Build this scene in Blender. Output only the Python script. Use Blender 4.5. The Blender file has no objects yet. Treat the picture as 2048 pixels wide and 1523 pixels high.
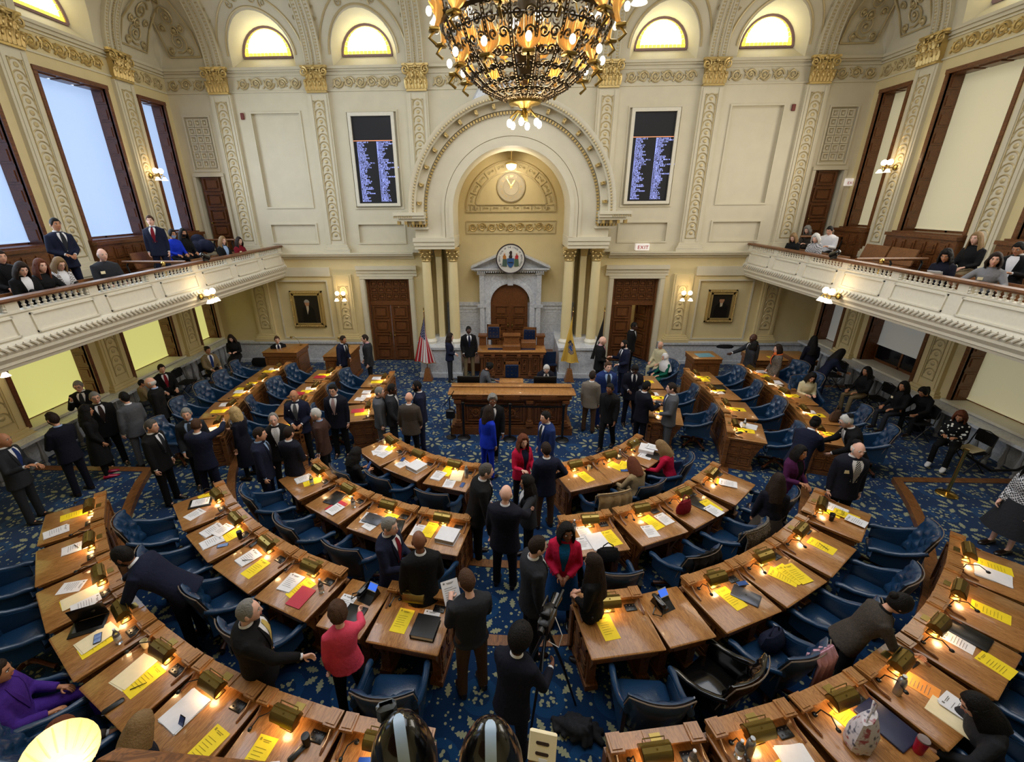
import bpy, bmesh, math, random
from math import sin, cos, pi, radians as R, sqrt, atan2, hypot
from mathutils import Vector, Matrix, noise
from mathutils.geometry import delaunay_2d_cdt
sc = bpy.context.scene
COL = sc.collection
random.seed(7)
# ---------------- camera
F, PITCH, YAW, ROLL = 891.17, .38173, -.03950, -.00875
CX, CY, CAM = 981.96, 760.24, Vector((-.088, 0, 5.618))
def ray(u, v):
    a = (u-CX)/F; b = (v-CY)/F
    c, s = cos(-ROLL), sin(-ROLL)
    a, b = a*c-b*s, a*s+b*c
    x = a; y = cos(PITCH)-b*sin(PITCH); z = -sin(PITCH)-b*cos(PITCH)
    c, s = cos(-YAW), sin(-YAW)
    return Vector((x*c-y*s, x*s+y*c, z))
def at_z(u, v, z):
    d = ray(u, v); return CAM + d*((z-CAM.z)/d.z)
def at_y(u, v, y):
    d = ray(u, v); return CAM + d*(y/d.y)
cam_d = bpy.data.cameras.new('camera'); cam = bpy.data.objects.new('camera', cam_d); COL.objects.link(cam)
cam_d.sensor_width = 36; cam_d.lens = F/2048*36
cam_d.shift_x = (1024-CX)/2048; cam_d.shift_y = (CY-761.5)/2048
cam_d.clip_start = .05; cam_d.clip_end = 200
fw = ray(CX, CY).normalized(); rt = (ray(CX+100, CY)-ray(CX, CY)).normalized(); up = rt.cross(fw)
cam.matrix_world = Matrix((( rt.x, up.x, -fw.x, CAM.x), (rt.y, up.y, -fw.y, CAM.y), (rt.z, up.z, -fw.z, CAM.z), (0, 0, 0, 1)))
sc.camera = cam
# ---------------- world, light, exposure
w = bpy.data.worlds.new('world'); sc.world = w; w.use_nodes = True
w.node_tree.nodes['Background'].inputs[0].default_value = (.62, .78, 1, 1)
w.node_tree.nodes['Background'].inputs[1].default_value = 1.0
def area(name, loc, rot, sx, sy, power, col, spread=180):
    l = bpy.data.lights.new(name, 'AREA'); l.shape = 'RECTANGLE'; l.size = sx; l.size_y = sy
    l.energy = power; l.color = col; l.spread = R(spread)
    o = bpy.data.objects.new(name, l); COL.objects.link(o); o.location = loc; o.rotation_euler = rot
    return o
def point(name, loc, power, col, rad=.05):
    l = bpy.data.lights.new(name, 'POINT'); l.energy = power; l.color = col; l.shadow_soft_size = rad
    o = bpy.data.objects.new(name, l); COL.objects.link(o); o.location = loc
    return o
area('added_ceiling_fill', (0, 7.2, 11.9), (0, 0, 0), 12.5, 8.5, 640, (1, .93, .84))  # added soft fill over the room, from an unseen source
for s in (-1, 1):
    area('window_daylight', (s*10.3, 10.5, 6.6), (0, s*R(90), 0), 3.4, 8, 230 if s > 0 else 260, (.75, .87, 1) if s < 0 else (1, .95, .86), 150)
sc.view_settings.view_transform = 'Standard'; sc.view_settings.look = 'None'
sc.view_settings.gamma = 1; sc.view_settings.use_curve_mapping = False
sc.view_settings.exposure = .22
sc.cycles.max_bounces = 6; sc.cycles.diffuse_bounces = 3; sc.cycles.glossy_bounces = 2; sc.cycles.transmission_bounces = 4
sc.cycles.use_denoising = True; sc.cycles.sample_clamp_indirect = 4; sc.cycles.caustics_reflective = False; sc.cycles.caustics_refractive = False
sc.cycles.use_adaptive_sampling = True; sc.cycles.adaptive_threshold = .03

# ---------------- materials
def srgb(r, g, b):
    f = lambda c: (c/255/12.92) if c/255 <= .04045 else ((c/255+.055)/1.055)**2.4
    return (f(r), f(g), f(b), 1)
class NT:
    def __init__(s, m): s.t = m.node_tree; s.n = s.t.nodes; s.l = s.t.links
    def put(s, sock, v):
        if isinstance(v, bpy.types.NodeSocket): s.l.new(v, sock)
        else: sock.default_value = v
    def new(s, typ, ins=(), **kw):
        n = s.n.new(typ)
        for k, v in kw.items(): setattr(n, k, v)
        for k, v in (ins.items() if isinstance(ins, dict) else enumerate(ins)):
            if v is not None: s.put(n.inputs[k], v)
        return n
    def m(s, op, a, b=0.0, c=None, clamp=False):
        n = s.new('ShaderNodeMath', (a, b) + ((c,) if c is not None else ()), operation=op); n.use_clamp = clamp
        return n.outputs[0]
    def mix(s, f, a, b):
        n = s.n.new('ShaderNodeMix'); n.data_type = 'RGBA'; s.put(n.inputs[0], f); s.put(n.inputs[6], a); s.put(n.inputs[7], b)
        return n.outputs[2]
    def ramp(s, f, stops):
        n = s.new('ShaderNodeValToRGB', (f,)); e = n.color_ramp.elements
        while len(e) < len(stops): e.new(.5)
        for q, (p, c) in zip(e, stops): q.position = p; q.color = c
        return n.outputs[0]
MATS = {}
def mat(name, col=(.5, .5, .5, 1), rough=.6, metal=0, emit=None, es=0, coat=0, sheen=0, trans=0, spec=.5, bump=None, alpha=1):
    if name in MATS: return MATS[name]
    m = bpy.data.materials.new(name); m.use_nodes = True; MATS[name] = m
    b = m.node_tree.nodes['Principled BSDF']
    b.inputs['Base Color'].default_value = col; b.inputs['Roughness'].default_value = rough; b.inputs['Metallic'].default_value = metal
    b.inputs['Coat Weight'].default_value = coat; b.inputs['Sheen Weight'].default_value = sheen
    b.inputs['Transmission Weight'].default_value = trans; b.inputs['Specular IOR Level'].default_value = spec; b.inputs['Alpha'].default_value = alpha
    if emit: b.inputs['Emission Color'].default_value = emit; b.inputs['Emission Strength'].default_value = es
    m.diffuse_color = col
    if bump or True:
        t = NT(m); sc_, st, kind = bump or (18, .06, 'soft')
        tc = t.new('ShaderNodeTexCoord').outputs['Object']
        n = t.new('ShaderNodeTexNoise', {'Vector': tc, 'Scale': sc_, 'Detail': 3.0}).outputs[0]
        bp = t.new('ShaderNodeBump', {'Strength': st, 'Distance': .02, 'Height': n}); t.l.new(bp.outputs[0], b.inputs['Normal'])
        if not emit:
            t.l.new(t.mix(t.m('MULTIPLY', n, .5), col, tuple(c*.72 for c in col[:3])+(1,)), b.inputs['Base Color'])
    return m
def wood(name, c1, c2, rough=.35, scale=1.0, axis=(12, 1.6, 12), coat=.15):
    m = mat(name, c1, rough, coat=coat); t = NT(m); b = t.n['Principled BSDF']
    tc = t.new('ShaderNodeTexCoord').outputs['Object']
    v = t.new('ShaderNodeVectorMath', (tc, tuple(a*scale for a in axis)), operation='MULTIPLY').outputs[0]
    n = t.new('ShaderNodeTexNoise', {'Vector': v, 'Scale': 1.6, 'Detail': 5.0, 'Distortion': 1.6}).outputs[0]
    w_ = t.m('SINE', t.m('MULTIPLY', n, 42.0)); w_ = t.m('MULTIPLY_ADD', w_, .5, .5)
    f = t.m('MULTIPLY_ADD', w_, .35, t.m('MULTIPLY', n, .75))
    t.l.new(t.ramp(f, [(.25, c2), (.75, c1)]), b.inputs['Base Color'])
    return m
CREAM = mat('lamp_warm_cream', srgb(226, 208, 158), .55, bump=(3, .05, ''))  # yellower than the pale cream: warm lamplight put into the colour
CREAMU = mat('pale_cream_paint', srgb(221, 212, 186), .55, bump=(3, .05, ''))
CREAMW = mat('white_cream_paint', srgb(232, 226, 208), .5)
GOLD = mat('gold_leaf_paint', srgb(216, 188, 124), .36, .6, bump=(30, .3, ''))
GOLDD = mat('antique_gold_paint', srgb(208, 190, 146), .45, .35, bump=(30, .3, ''))
OAK = wood('honey_oak', srgb(176, 122, 66), srgb(122, 76, 36))
OAKT = wood('polished_oak_top', srgb(180, 128, 72), srgb(134, 86, 42), .3, coat=.3)
OAKD = wood('dark_oak', srgb(124, 76, 38), srgb(72, 40, 20), .4)
OAKM = wood('mid_brown_oak', srgb(142, 92, 48), srgb(84, 49, 25), .4)
OAKR = wood('red_brown_shutter_wood', srgb(120, 70, 42), srgb(70, 36, 24), .4)
BRASS = mat('aged_brass', srgb(150, 128, 70), .3, .9)
BRASSL = mat('bright_brass', srgb(225, 190, 110), .18, 1)
LEATHER = mat('blue_leather', srgb(25, 57, 90), .3, coat=.35, bump=(60, .12, ''))
LEATHD = mat('navy_leather', srgb(20, 38, 70), .3, coat=.35, bump=(60, .12, ''))
BLACK = mat('black_plastic', srgb(14, 14, 16), .35)
BLACKG = mat('glossy_black_plastic', srgb(10, 10, 11), .16, coat=.5)
PAPERW = mat('white_paper', srgb(236, 236, 240), .7)
PAPERY = mat('yellow_paper', srgb(250, 222, 30), .7)
PAPERC = mat('cream_paper', srgb(244, 230, 190), .7)
INK = mat('grey_print', srgb(120, 118, 112), .8)
INKY = mat('olive_print', srgb(168, 145, 28), .8)
def marble():
    m = mat('white_grey_marble', srgb(208, 210, 214), .3); t = NT(m); b = t.n['Principled BSDF']
    tc = t.new('ShaderNodeTexCoord').outputs['Object']
    n = t.new('ShaderNodeTexNoise', {'Vector': tc, 'Scale': 5.0, 'Detail': 8.0, 'Distortion': 1.5}).outputs[0]
    v = t.m('ABSOLUTE', t.m('SUBTRACT', n, .5))
    t.l.new(t.ramp(v, [(0, srgb(176, 180, 188)), (.03, srgb(202, 205, 211)), (.2, srgb(216, 219, 223))]), b.inputs['Base Color'])
    return m
MARBLE = marble()
def carpet():
    m = mat('blue_oak_leaf_carpet', srgb(20, 62, 108), .95, sheen=.15, spec=.1); t = NT(m); b = t.n['Principled BSDF']
    pos = t.new('ShaderNodeNewGeometry').outputs['Position']
    sx = t.new('ShaderNodeSeparateXYZ', (pos,)); X, Y = sx.outputs[0], sx.outputs[1]
    def cluster(per, ox, oy, nl, r0, r1, wd, lob, rot):
        iy = t.m('FLOOR', t.m('DIVIDE', t.m('ADD', Y, oy), per*.866))
        yy = t.m('SUBTRACT', t.m('SUBTRACT', t.m('ADD', Y, oy), t.m('MULTIPLY', iy, per*.866)), per*.433)
        xo = t.m('ADD', t.m('ADD', X, ox), t.m('MULTIPLY', iy, per*.5))
        xx = t.m('SUBTRACT', t.m('MULTIPLY', t.m('FRACT', t.m('DIVIDE', xo, per)), per), per*.5)
        r = t.m('SQRT', t.m('ADD', t.m('MULTIPLY', xx, xx), t.m('MULTIPLY', yy, yy)))
        th = t.m('ARCTAN2', yy, xx)
        u = t.m('SUBTRACT', t.m('FRACT', t.m('ADD', t.m('MULTIPLY', th, nl/(2*pi)), rot)), .5)
        lat = t.m('ABSOLUTE', t.m('MULTIPLY', r, t.m('SINE', t.m('MULTIPLY', u, 2*pi/nl))))
        q = t.m('DIVIDE', t.m('SUBTRACT', r, r0), r1-r0, clamp=True)
        wdt = t.m('MULTIPLY', t.m('SINE', t.m('MULTIPLY', q, pi)), t.m('MULTIPLY_ADD', t.m('ABSOLUTE', t.m('SINE', t.m('MULTIPLY', q, lob))), wd*.65, wd*.5))
        return t.m('LESS_THAN', lat, wdt), r
    a, ra = cluster(.78, 0, 0, 7, .08, .26, .04, 14.0, .2)
    c_, rc = cluster(.78, .39, .225, 5, .03, .11, .022, 5.0, .5)
    vo = t.new('ShaderNodeTexVoronoi', {'Vector': pos, 'Scale': 14.0, 'Randomness': .85})
    rnd = t.new('ShaderNodeSeparateColor', (vo.outputs['Color'],)).outputs[0]
    s_ = t.m('MULTIPLY', t.m('LESS_THAN', vo.outputs['Distance'], t.m('MULTIPLY_ADD', rnd, .2, .14)), t.m('GREATER_THAN', rnd, .12))
    s_ = t.m('MULTIPLY', s_, t.m('GREATER_THAN', ra, .28))
    leaf = t.m('MAXIMUM', t.m('MAXIMUM', a, c_), s_)
    ring = t.m('LESS_THAN', t.m('ABSOLUTE', t.m('SUBTRACT', rc, .17)), .05)
    nz = t.new('ShaderNodeTexNoise', {'Vector': pos, 'Scale': 90.0}).outputs[0]
    base = t.mix(ring, srgb(14, 48, 88), srgb(22, 66, 110))
    base = t.mix(t.m('MULTIPLY', nz, .5), base, srgb(8, 30, 60))
    col = t.mix(t.m('MULTIPLY', leaf, t.m('MULTIPLY_ADD', nz, .5, .6), clamp=True), base, srgb(158, 160, 126))
    t.l.new(col, b.inputs['Base Color'])
    bp = t.new('ShaderNodeBump', {'Strength': .25, 'Distance': .01, 'Height': nz}); t.l.new(bp.outputs[0], b.inputs['Normal'])
    return m
CARPET = carpet()

# ---------------- mesh builder
class MB:
    def __init__(s): s.v = []; s.f = []; s.mi = []; s.T = Matrix(); s.cur = 0
    def add(s, vs, fs):
        o = len(s.v); T = s.T
        s.v += [tuple(T @ Vector(p)) for p in vs]; s.f += [tuple(i+o for i in f) for f in fs]; s.mi += [s.cur]*len(fs)
        return s
    def box(s, x0, x1, y0, y1, z0, z1):
        v = [(x, y, z) for z in (z0, z1) for y in (y0, y1) for x in (x0, x1)]
        return s.add(v, [(0, 2, 3, 1), (4, 5, 7, 6), (0, 1, 5, 4), (2, 6, 7, 3), (0, 4, 6, 2), (1, 3, 7, 5)])
    def bev(s, x0, x1, y0, y1, z0, z1, b=.01):
        # chamfered box: eight rings of an octagonal plan
        def ring(i, z): return [(x0+i+b, y0+i, z), (x1-i-b, y0+i, z), (x1-i, y0+i+b, z), (x1-i, y1-i-b, z), (x1-i-b, y1-i, z), (x0+i+b, y1-i, z), (x0+i, y1-i-b, z), (x0+i, y0+i+b, z)]
        return s.loft([ring(b, z0), ring(0, z0+b), ring(0, z1-b), ring(b, z1)], True)
    def frus(s, x0, x1, y0, y1, z0, z1, i):
        return s.loft([[(x0, y0, z0), (x1, y0, z0), (x1, y1, z0), (x0, y1, z0)], [(x0+i, y0+i, z1), (x1-i, y0+i, z1), (x1-i, y1-i, z1), (x0+i, y1-i, z1)]], True)
    def loft(s, rings, caps=True, closed=True):
        n = len(rings[0]); v = [p for r in rings for p in r]; f = []
        for i in range(len(rings)-1):
            for j in range(n if closed else n-1):
                k = (j+1) % n
                f.append((i*n+j, i*n+k, (i+1)*n+k, (i+1)*n+j))
        if caps: f += [tuple(range(n-1, -1, -1)), tuple((len(rings)-1)*n+j for j in range(n))]
        return s.add(v, f)
    def lathe(s, prof, n=16, caps=True, a0=0, a1=2*pi):
        full = abs(a1-a0-2*pi) < 1e-6; m = n if full else n+1
        rings = [[(r*cos(a0+(a1-a0)*j/n), r*sin(a0+(a1-a0)*j/n), z) for j in range(m)] for r, z in prof]
        return s.loft(rings, caps, full)
    def cyl(s, p, q, r, r2=None, n=10):
        return s.tube([p, q], [r, r if r2 is None else r2], n)
    def tube(s, pts, rad, n=8, caps=True, flat=1.0, upv=None):
        pts = [Vector(p) for p in pts]; rad = rad if isinstance(rad, (list, tuple)) else [rad]*len(pts)
        rings = []; pu = None
        for i, p in enumerate(pts):
            d = (pts[min(i+1, len(pts)-1)]-pts[max(i-1, 0)])
            if d.length < 1e-9: d = Vector((0, 0, 1))
            d.normalize()
            u = pu if pu is not None else (Vector(upv) if upv else (Vector((0, 0, 1)) if abs(d.z) < .9 else Vector((1, 0, 0))))
            u = (u-d*u.dot(d))
            if u.length < 1e-6: u = d.orthogonal()
            u.normalize(); pu = u; w_ = d.cross(u)
            rings.append([tuple(p+(u*cos(2*pi*j/n)*flat+w_*sin(2*pi*j/n))*rad[i]) for j in range(n)])
        return s.loft(rings, caps)
    def ball(s, c, rx, ry=None, rz=None, n=12, m=8):
        ry = ry or rx; rz = rz or rx; rings = []
        for i in range(1, m):
            a = pi*i/m; rings.append([(c[0]+rx*sin(a)*cos(2*pi*j/n), c[1]+ry*sin(a)*sin(2*pi*j/n), c[2]-rz*cos(a)) for j in range(n)])
        s.loft(rings, False); o = len(s.v)-len(rings)*n
        b = len(s.v); T = s.T
        s.v += [tuple(T @ Vector((c[0], c[1], c[2]-rz))), tuple(T @ Vector((c[0], c[1], c[2]+rz)))]
        for j in range(n):
            k = (j+1) % n; s.f += [(b, o+k, o+j), (b+1, o+(m-2)*n+j, o+(m-2)*n+k)]; s.mi += [s.cur]*2
        return s
    def prism(s, poly, y0, y1, plane='xz'):
        # extrude a polygon
        g = {'xz': lambda a, b, t: (a, t, b), 'yz': lambda a, b, t: (t, a, b), 'xy': lambda a, b, t: (a, b, t)}[plane]
        n = len(poly)
        v = [g(a, b, y0) for a, b in poly]+[g(a, b, y1) for a, b in poly]
        f = [(j, (j+1) % n, n+(j+1) % n, n+j) for j in range(n)]+[tuple(range(n-1, -1, -1)), tuple(range(n, 2*n))]
        return s.add(v, f)
    def spiral(s, cx, cz, r0, turns, a0, sgn, y, rad, n=22, prj=None):
        pts = []
        for i in range(n+1):
            t = i/n; a = a0+sgn*turns*2*pi*t; r = r0*(1-t*.9)
            p = (cx+r*cos(a), y, cz+r*sin(a)); pts.append(prj(p) if prj else p)
        return s.tube(pts, [rad*(1-.5*i/n) for i in range(n+1)], 5)
    def build(s, name, m, parent=None, loc=None, smooth=True, rz=0, ang=40):
        me = bpy.data.meshes.new(name); me.from_pydata(s.v, [], s.f)
        ms = m if isinstance(m, (list, tuple)) else [m]
        for q in ms: me.materials.append(q)
        if len(ms) > 1: me.polygons.foreach_set('material_index', s.mi)
        if smooth:
            me.polygons.foreach_set('use_smooth', [True]*len(me.polygons)); me.set_sharp_from_angle(angle=R(ang))
        me.update()
        o = bpy.data.objects.new(name, me); COL.objects.link(o)
        if parent: o.parent = parent
        if loc: o.location = loc
        if rz: o.rotation_euler.z = rz
        return o
def fix_normals(o):
    bm = bmesh.new(); bm.from_mesh(o.data); bmesh.ops.recalc_face_normals(bm, faces=bm.faces); bm.to_mesh(o.data); bm.free()
def tag(o, label=None, cat=None, group=None, kind=None):
    if label: o['label'] = label
    if cat: o['category'] = cat
    if group: o['group'] = group
    if kind: o['kind'] = kind
    return o
def empty(name, loc, rz=0):
    o = bpy.data.objects.new(name, None); COL.objects.link(o); o.location = loc; o.rotation_euler.z = rz; o.empty_display_size = .1
    return o
def copy_tree(o, parent=None):
    c = o.copy(); COL.objects.link(c)
    if parent: c.parent = parent
    for ch in KIDS.get(o.name, ()): copy_tree(ch, c)
    return c
KIDS = {}
def kids(root):
    # remember the children of a prototype, so copying needs no search
    for ch in root.children_recursive: KIDS.setdefault(ch.parent.name, []).append(ch)
    return root
def sheet(outer, holes, fn, step=None):
    """triangulated sheet in 2D with holes, mapped by fn(a, b)"""
    vs = []; es = []
    def loop(p):
        o = len(vs)
        for q in p: vs.append(Vector(q))
        for i in range(len(p)): es.append((o+i, o+(i+1) % len(p)))
    loop(outer)
    for h in holes: loop(h)
    def inside(p, poly):
        c = False; n = len(poly)
        for i in range(n):
            x1, y1 = poly[i]; x2, y2 = poly[(i+1) % n]
            if (y1 > p[1]) != (y2 > p[1]) and p[0] < (x2-x1)*(p[1]-y1)/(y2-y1)+x1: c = not c
        return c
    if step:
        xs = [q[0] for q in outer]; ys = [q[1] for q in outer]
        a = min(xs)+step
        while a < max(xs)-1e-3:
            b = min(ys)+step
            while b < max(ys)-1e-3:
                if inside((a, b), outer) and not any(inside((a, b), h) for h in holes): vs.append(Vector((a, b)))
                b += step
            a += step
    ov, oe, of = delaunay_2d_cdt(vs, es, [], 0, 1e-5)[:3]
    fs = []
    for f in of:
        c = sum((ov[i] for i in f), Vector((0, 0)))/len(f)
        if inside(c, outer) and not any(inside(c, h) for h in holes): fs.append(tuple(f))
    m = MB(); m.add([fn(p.x, p.y) for p in ov], fs)
    return m
def rect(x0, x1, z0, z1): return [(x0, z0), (x1, z0), (x1, z1), (x0, z1)]
def archpoly(cx, r, z0, zs, n=20, rz=None):
    rz = rz or r
    return [(cx-r, z0), (cx+r, z0)]+[(cx+r*cos(pi*i/n), zs+rz*sin(pi*i/n)) for i in range(n+1) if z0 < zs or 0 < i < n]
# ================= SETTING =================
W, D = 10.78, 15.9
def tier(x, y):
    r = abs(x) if y > 10.9 else hypot(x, y-10.9)
    if y > 13.2: return 0.0
    if r > 8.35 and y < 8.0: return .3
    return .2 if r > 6.65 else (.1 if r > 5.2 else 0.0)
S_ = lambda o, k='structure': tag(o, kind=k)
# floor: four levels of carpet with oak nosings
def horseshoe(r, n=40, yt=13.2):
    return [(r, yt)]+[(r*cos(-pi*i/n), 10.9+r*sin(-pi*i/n)) for i in range(n+1)]+[(-r, yt)]
fl = MB(); fl.box(-W-.3, W+.3, -4, D+2.2, -.2, 0); S_(fl.build('floor', CARPET, smooth=False))
def tier_mesh(r, z0, z1, capd):
    if capd:
        hs = [(r*cos(a), 10.9+r*sin(a)) for a in [math.asin(-2.9/r)+i*(-pi-2*math.asin(-2.9/r))/40 for i in range(41)]]
        poly = [(W+.2, 8.0)]+hs+[(-W-.2, 8.0), (-W-.2, -4), (W+.2, -4)]
    else:
        hs = horseshoe(r); poly = [(W+.2, 13.2)]+hs+[(-W-.2, 13.2), (-W-.2, -4), (W+.2, -4)]
    m = sheet(poly, [], lambda a, b: (a, b, z1)); n = len(poly)
    m.add([(x, y, z0) for x, y in poly]+[(x, y, z1) for x, y in poly], [(i, (i+1) % n, n+(i+1) % n, n+i) for i in range(n)])
    return m, hs
for i, (r, z, c) in enumerate(((5.2, .1, 0), (6.65, .2, 0), (8.35, .3, 1))):
    m, hs = tier_mesh(r, z-.1, z, c); S_(m.build('floor', CARPET, smooth=False))
    nm = MB(); line = ([(W, 8.0)]+hs+[(-W, 8.0)]) if c else ([(W, 13.2)]+hs+[(-W, 13.2)])
    rings = []
    for k, p in enumerate(line):
        a = Vector(line[max(k-1, 0)]); b = Vector(line[min(k+1, len(line)-1)]); d = (b-a).normalized(); q = Vector((d.y, -d.x))
        if not c and k in (1, len(line)-2): q = Vector((1 if k == 1 else -1, -1))*1.0
        if c and k in (1, len(line)-2): q = Vector(((1 if k == 1 else -1)*.5, -1.0))
        P = Vector(p)
        if (q.dot(Vector(p)-Vector((0, 10.9)))) < 0 and 1 < k < len(line)-2: q = -q
        if k in (0, len(line)-1): q = Vector((0, -1))
        i0 = P-q*.03; i1 = P+q*.13
        rings.append([(i0.x, i0.y, z-.1), (i0.x, i0.y, z+.012), (i1.x, i1.y, z+.012), (i1.x, i1.y, z-.02)])
    nm.loft(rings, True); S_(nm.build('trim_1', OAKM, smooth=False))

R0 = 2.0
def cove(z): return 0 if z <= 9.45 else R0-sqrt(max(0, R0*R0-(min(z, 11.44)-9.45)**2))
def mould(m, x0, x1, z0, z1, y, w_=.05, d=.03):
    # raised rectangular frame on a wall facing -Y at depth y
    for a in ((x0-w_, x1+w_, z1, z1+w_), (x0-w_, x1+w_, z0-w_, z0), (x0-w_, x0, z0, z1), (x1, x1+w_, z0, z1)):
        m.box(a[0], a[1], y-d, y+.01, a[2], a[3])
def recess(m, x0, x1, z0, z1, y, d):
    m.add([(x0, y, z0), (x1, y, z0), (x1, y, z1), (x0, y, z1), (x0, y+d, z0), (x1, y+d, z0), (x1, y+d, z1), (x0, y+d, z1)],
          [(0, 1, 5, 4), (1, 2, 6, 5), (2, 3, 7, 6), (3, 0, 4, 7), (4, 5, 6, 7)])
panels = [(6.68, 8.22, 5.5, 8.24, .07), (6.68, 8.22, 4.35, 4.93, .05), (3.63, 5.19, 4.33, 4.92, .05), (3.62, 5.18, 5.46, 8.24, .05), (9.63, 10.42, 6.65, 8.17, .05),
          (6.6, 8.4, .95, 3.0, .05)]
doors = [(3.6, 5.17, 0, 3.1, .25), (9.6, 10.47, 4.0, 6.45, .2)]
holes = []
for s in (-1, 1):
    for a, b, c, d, e in panels: holes.append(rect(min(s*a, s*b), max(s*a, s*b), c, d))
    for a, b, c, d, e in doors: holes.append(rect(min(s*a, s*b), max(s*a, s*b), c+.001, d))
niche = [(-2.55, .001), (2.55, .001), (2.55, 4.2), (1.8, 4.2)]+[(1.8*cos(pi*i/24), 5.33+1.8*sin(pi*i/24)) for i in range(25)]+[(-1.8, 4.2), (-2.55, 4.2)]
holes.append(niche)
wb = sheet(rect(-W, W, 0, 3.88), [h for h in holes[:0]], lambda a, b: (a, D, b)) if 0 else MB()
lowp = [(-W, 0), (-2.55, 0), (-2.55, 3.88), (-W, 3.88)]
for s in (-1, 1):
    m_ = sheet(rect(*sorted((s*2.55, s*W)), 0, 3.88), [rect(*sorted((s*3.6, s*5.17)), .001, 3.1), rect(*sorted((s*6.6, s*8.4)), .95, 3.0)], lambda a, b: (a, D, b)); wb.add(m_.v, m_.f)
uph = [h for h in holes if min(q[1] for q in h) > 3.9 and h is not niche]
uppoly = [(-W, 3.88), (-2.55, 3.88), (-2.55, 4.2), (-1.8, 4.2)]+[(-1.8*cos(pi*i/24), 5.33+1.8*sin(pi*i/24)) for i in range(25)]+[(1.8, 4.2), (2.55, 4.2), (2.55, 3.88), (W, 3.88), (W, 9.45), (-W, 9.45)]
m_ = sheet(uppoly, uph, lambda a, b: (a, D, b)); wb.add(m_.v, m_.f)
for s in (-1, 1):
    for a, b, z0, z1 in ((9.6, 10.47, 3.88, 6.45),): recess(wb, *sorted((s*a, s*b)), z0, z1, D, .3)
    for a, b, z1 in ((3.6, 5.17, 3.1),):
        x0, x1 = sorted((s*a, s*b)); wb.add([(x0, D, 0), (x0, D+.3, 0), (x0, D+.3, z1), (x0, D, z1), (x1, D, 0), (x1, D+.3, 0), (x1, D+.3, z1), (x1, D, z1)], [(0, 1, 2, 3), (4, 5, 6, 7), (3, 2, 6, 7)])
for s in (-1, 1):
    for a, b, c, d, e in panels: recess(wb, min(s*a, s*b), max(s*a, s*b), c, d, D, e)
wbo = S_(wb.build('wall_back', [CREAM, CREAMU], smooth=False))
for p_ in wbo.data.polygons: p_.material_index = 1 if p_.center.z > 3.9 else 0  # lower wall takes the yellower cream that carries the lamplight
# panel mouldings, string course, ledges, door casings
tr = MB()
for s in (-1, 1):
    for a, b, c, d, e in panels[:4]+panels[5:]: mould(tr, min(s*a, s*b), max(s*a, s*b), c, d, D)
    for i in range(3):
        for j in range(6):
            x = 9.73+i*.23; z = 6.76+j*.235; x0, x1 = sorted((s*x, s*(x+.14)))
            mould(tr, x0, x1, z, z+.15, D+.05, .035, .05); tr.box(x0+.045, x1-.045, D+.01, D+.06, z+.045, z+.105)
    mould(tr, *sorted((s*9.63, s*10.42)), 6.65, 8.17, D, .05, .03)
    for a, b, z0, z1, d in ((3.35, W, 3.86, 3.90, .1), (3.35, W, 3.90, 3.96, .2), (3.35, W, 3.96, 4.01, .24), (3.35, W, 3.79, 3.86, .05),
                            (3.3, 5.45, 3.19, 3.30, .05), (3.3, 5.45, 3.30, 3.42, .08), (3.3, 5.45, 3.42, 3.55, .14), (6.4, 8.6, 3.19, 3.5, .05), (3.35, W, 9.33, 9.38, .05), (0, W, 9.38, 9.45, .1), (0, W, 8.8, 8.84, .03), (0, W, 9.23, 9.27, .03)):
        x0, x1 = sorted((s*a, s*b)); tr.box(x0, x1, D-d, D+.01, z0, z1)
    for a, b, z0, z1 in ((3.42, 3.6, .0, 3.09), (5.17, 5.36, .0, 3.09), (3.42, 5.36, 3.1, 3.185)):
        x0, x1 = sorted((s*a, s*b)); tr.box(x0, x1, D-.07, D+.01, z0, z1); tr.box(x0+.03, x1-.03, D-.1, D-.06, z0, z1)
    for a, b, z0, z1 in ((9.5, 9.6, 4.02, 6.44), (10.47, 10.57, 4.02, 6.44), (9.5, 10.57, 6.45, 6.55)):
        x0, x1 = sorted((s*a, s*b)); tr.box(x0, x1, D-.05, D+.01, z0, z1)
S_(tr.build('trim_2', CREAMU, smooth=False))
# ornament builders (each drawn facing -Y)
def scroll_frieze(x0, x1, z0, z1, y, rad=.028):
    m = MB(); h = z1-z0; n = max(1, round((x1-x0)/(h*1.15))); p = (x1-x0)/n
    for i in range(n):
        cx = x0+p*(i+.5); cz = (z0+z1)/2; sg = 1 if i % 2 else -1
        m.spiral(cx, cz, h*.46, 1.9, 0, sg, y, rad*1.15); m.spiral(cx, cz, h*.46, .5, pi, -sg, y, rad, 10)
        m.tube([(cx-p*.5, y, cz+sg*h*.38), (cx-p*.3, y-.01, cz+sg*h*.1), (cx-p*.42, y, cz-sg*h*.3)], [rad, rad*.8, rad*.4], 5)
        m.ball((cx, y, cz), rad*1.5, rad, rad*1.5, 6, 4)
        for a in range(5):
            t = a*1.3+i; m.ball((cx+cos(t)*h*.44, y, cz+sin(t)*h*.34), rad*1.3, rad*.8, rad*.9, 6, 4)
    return m
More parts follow.
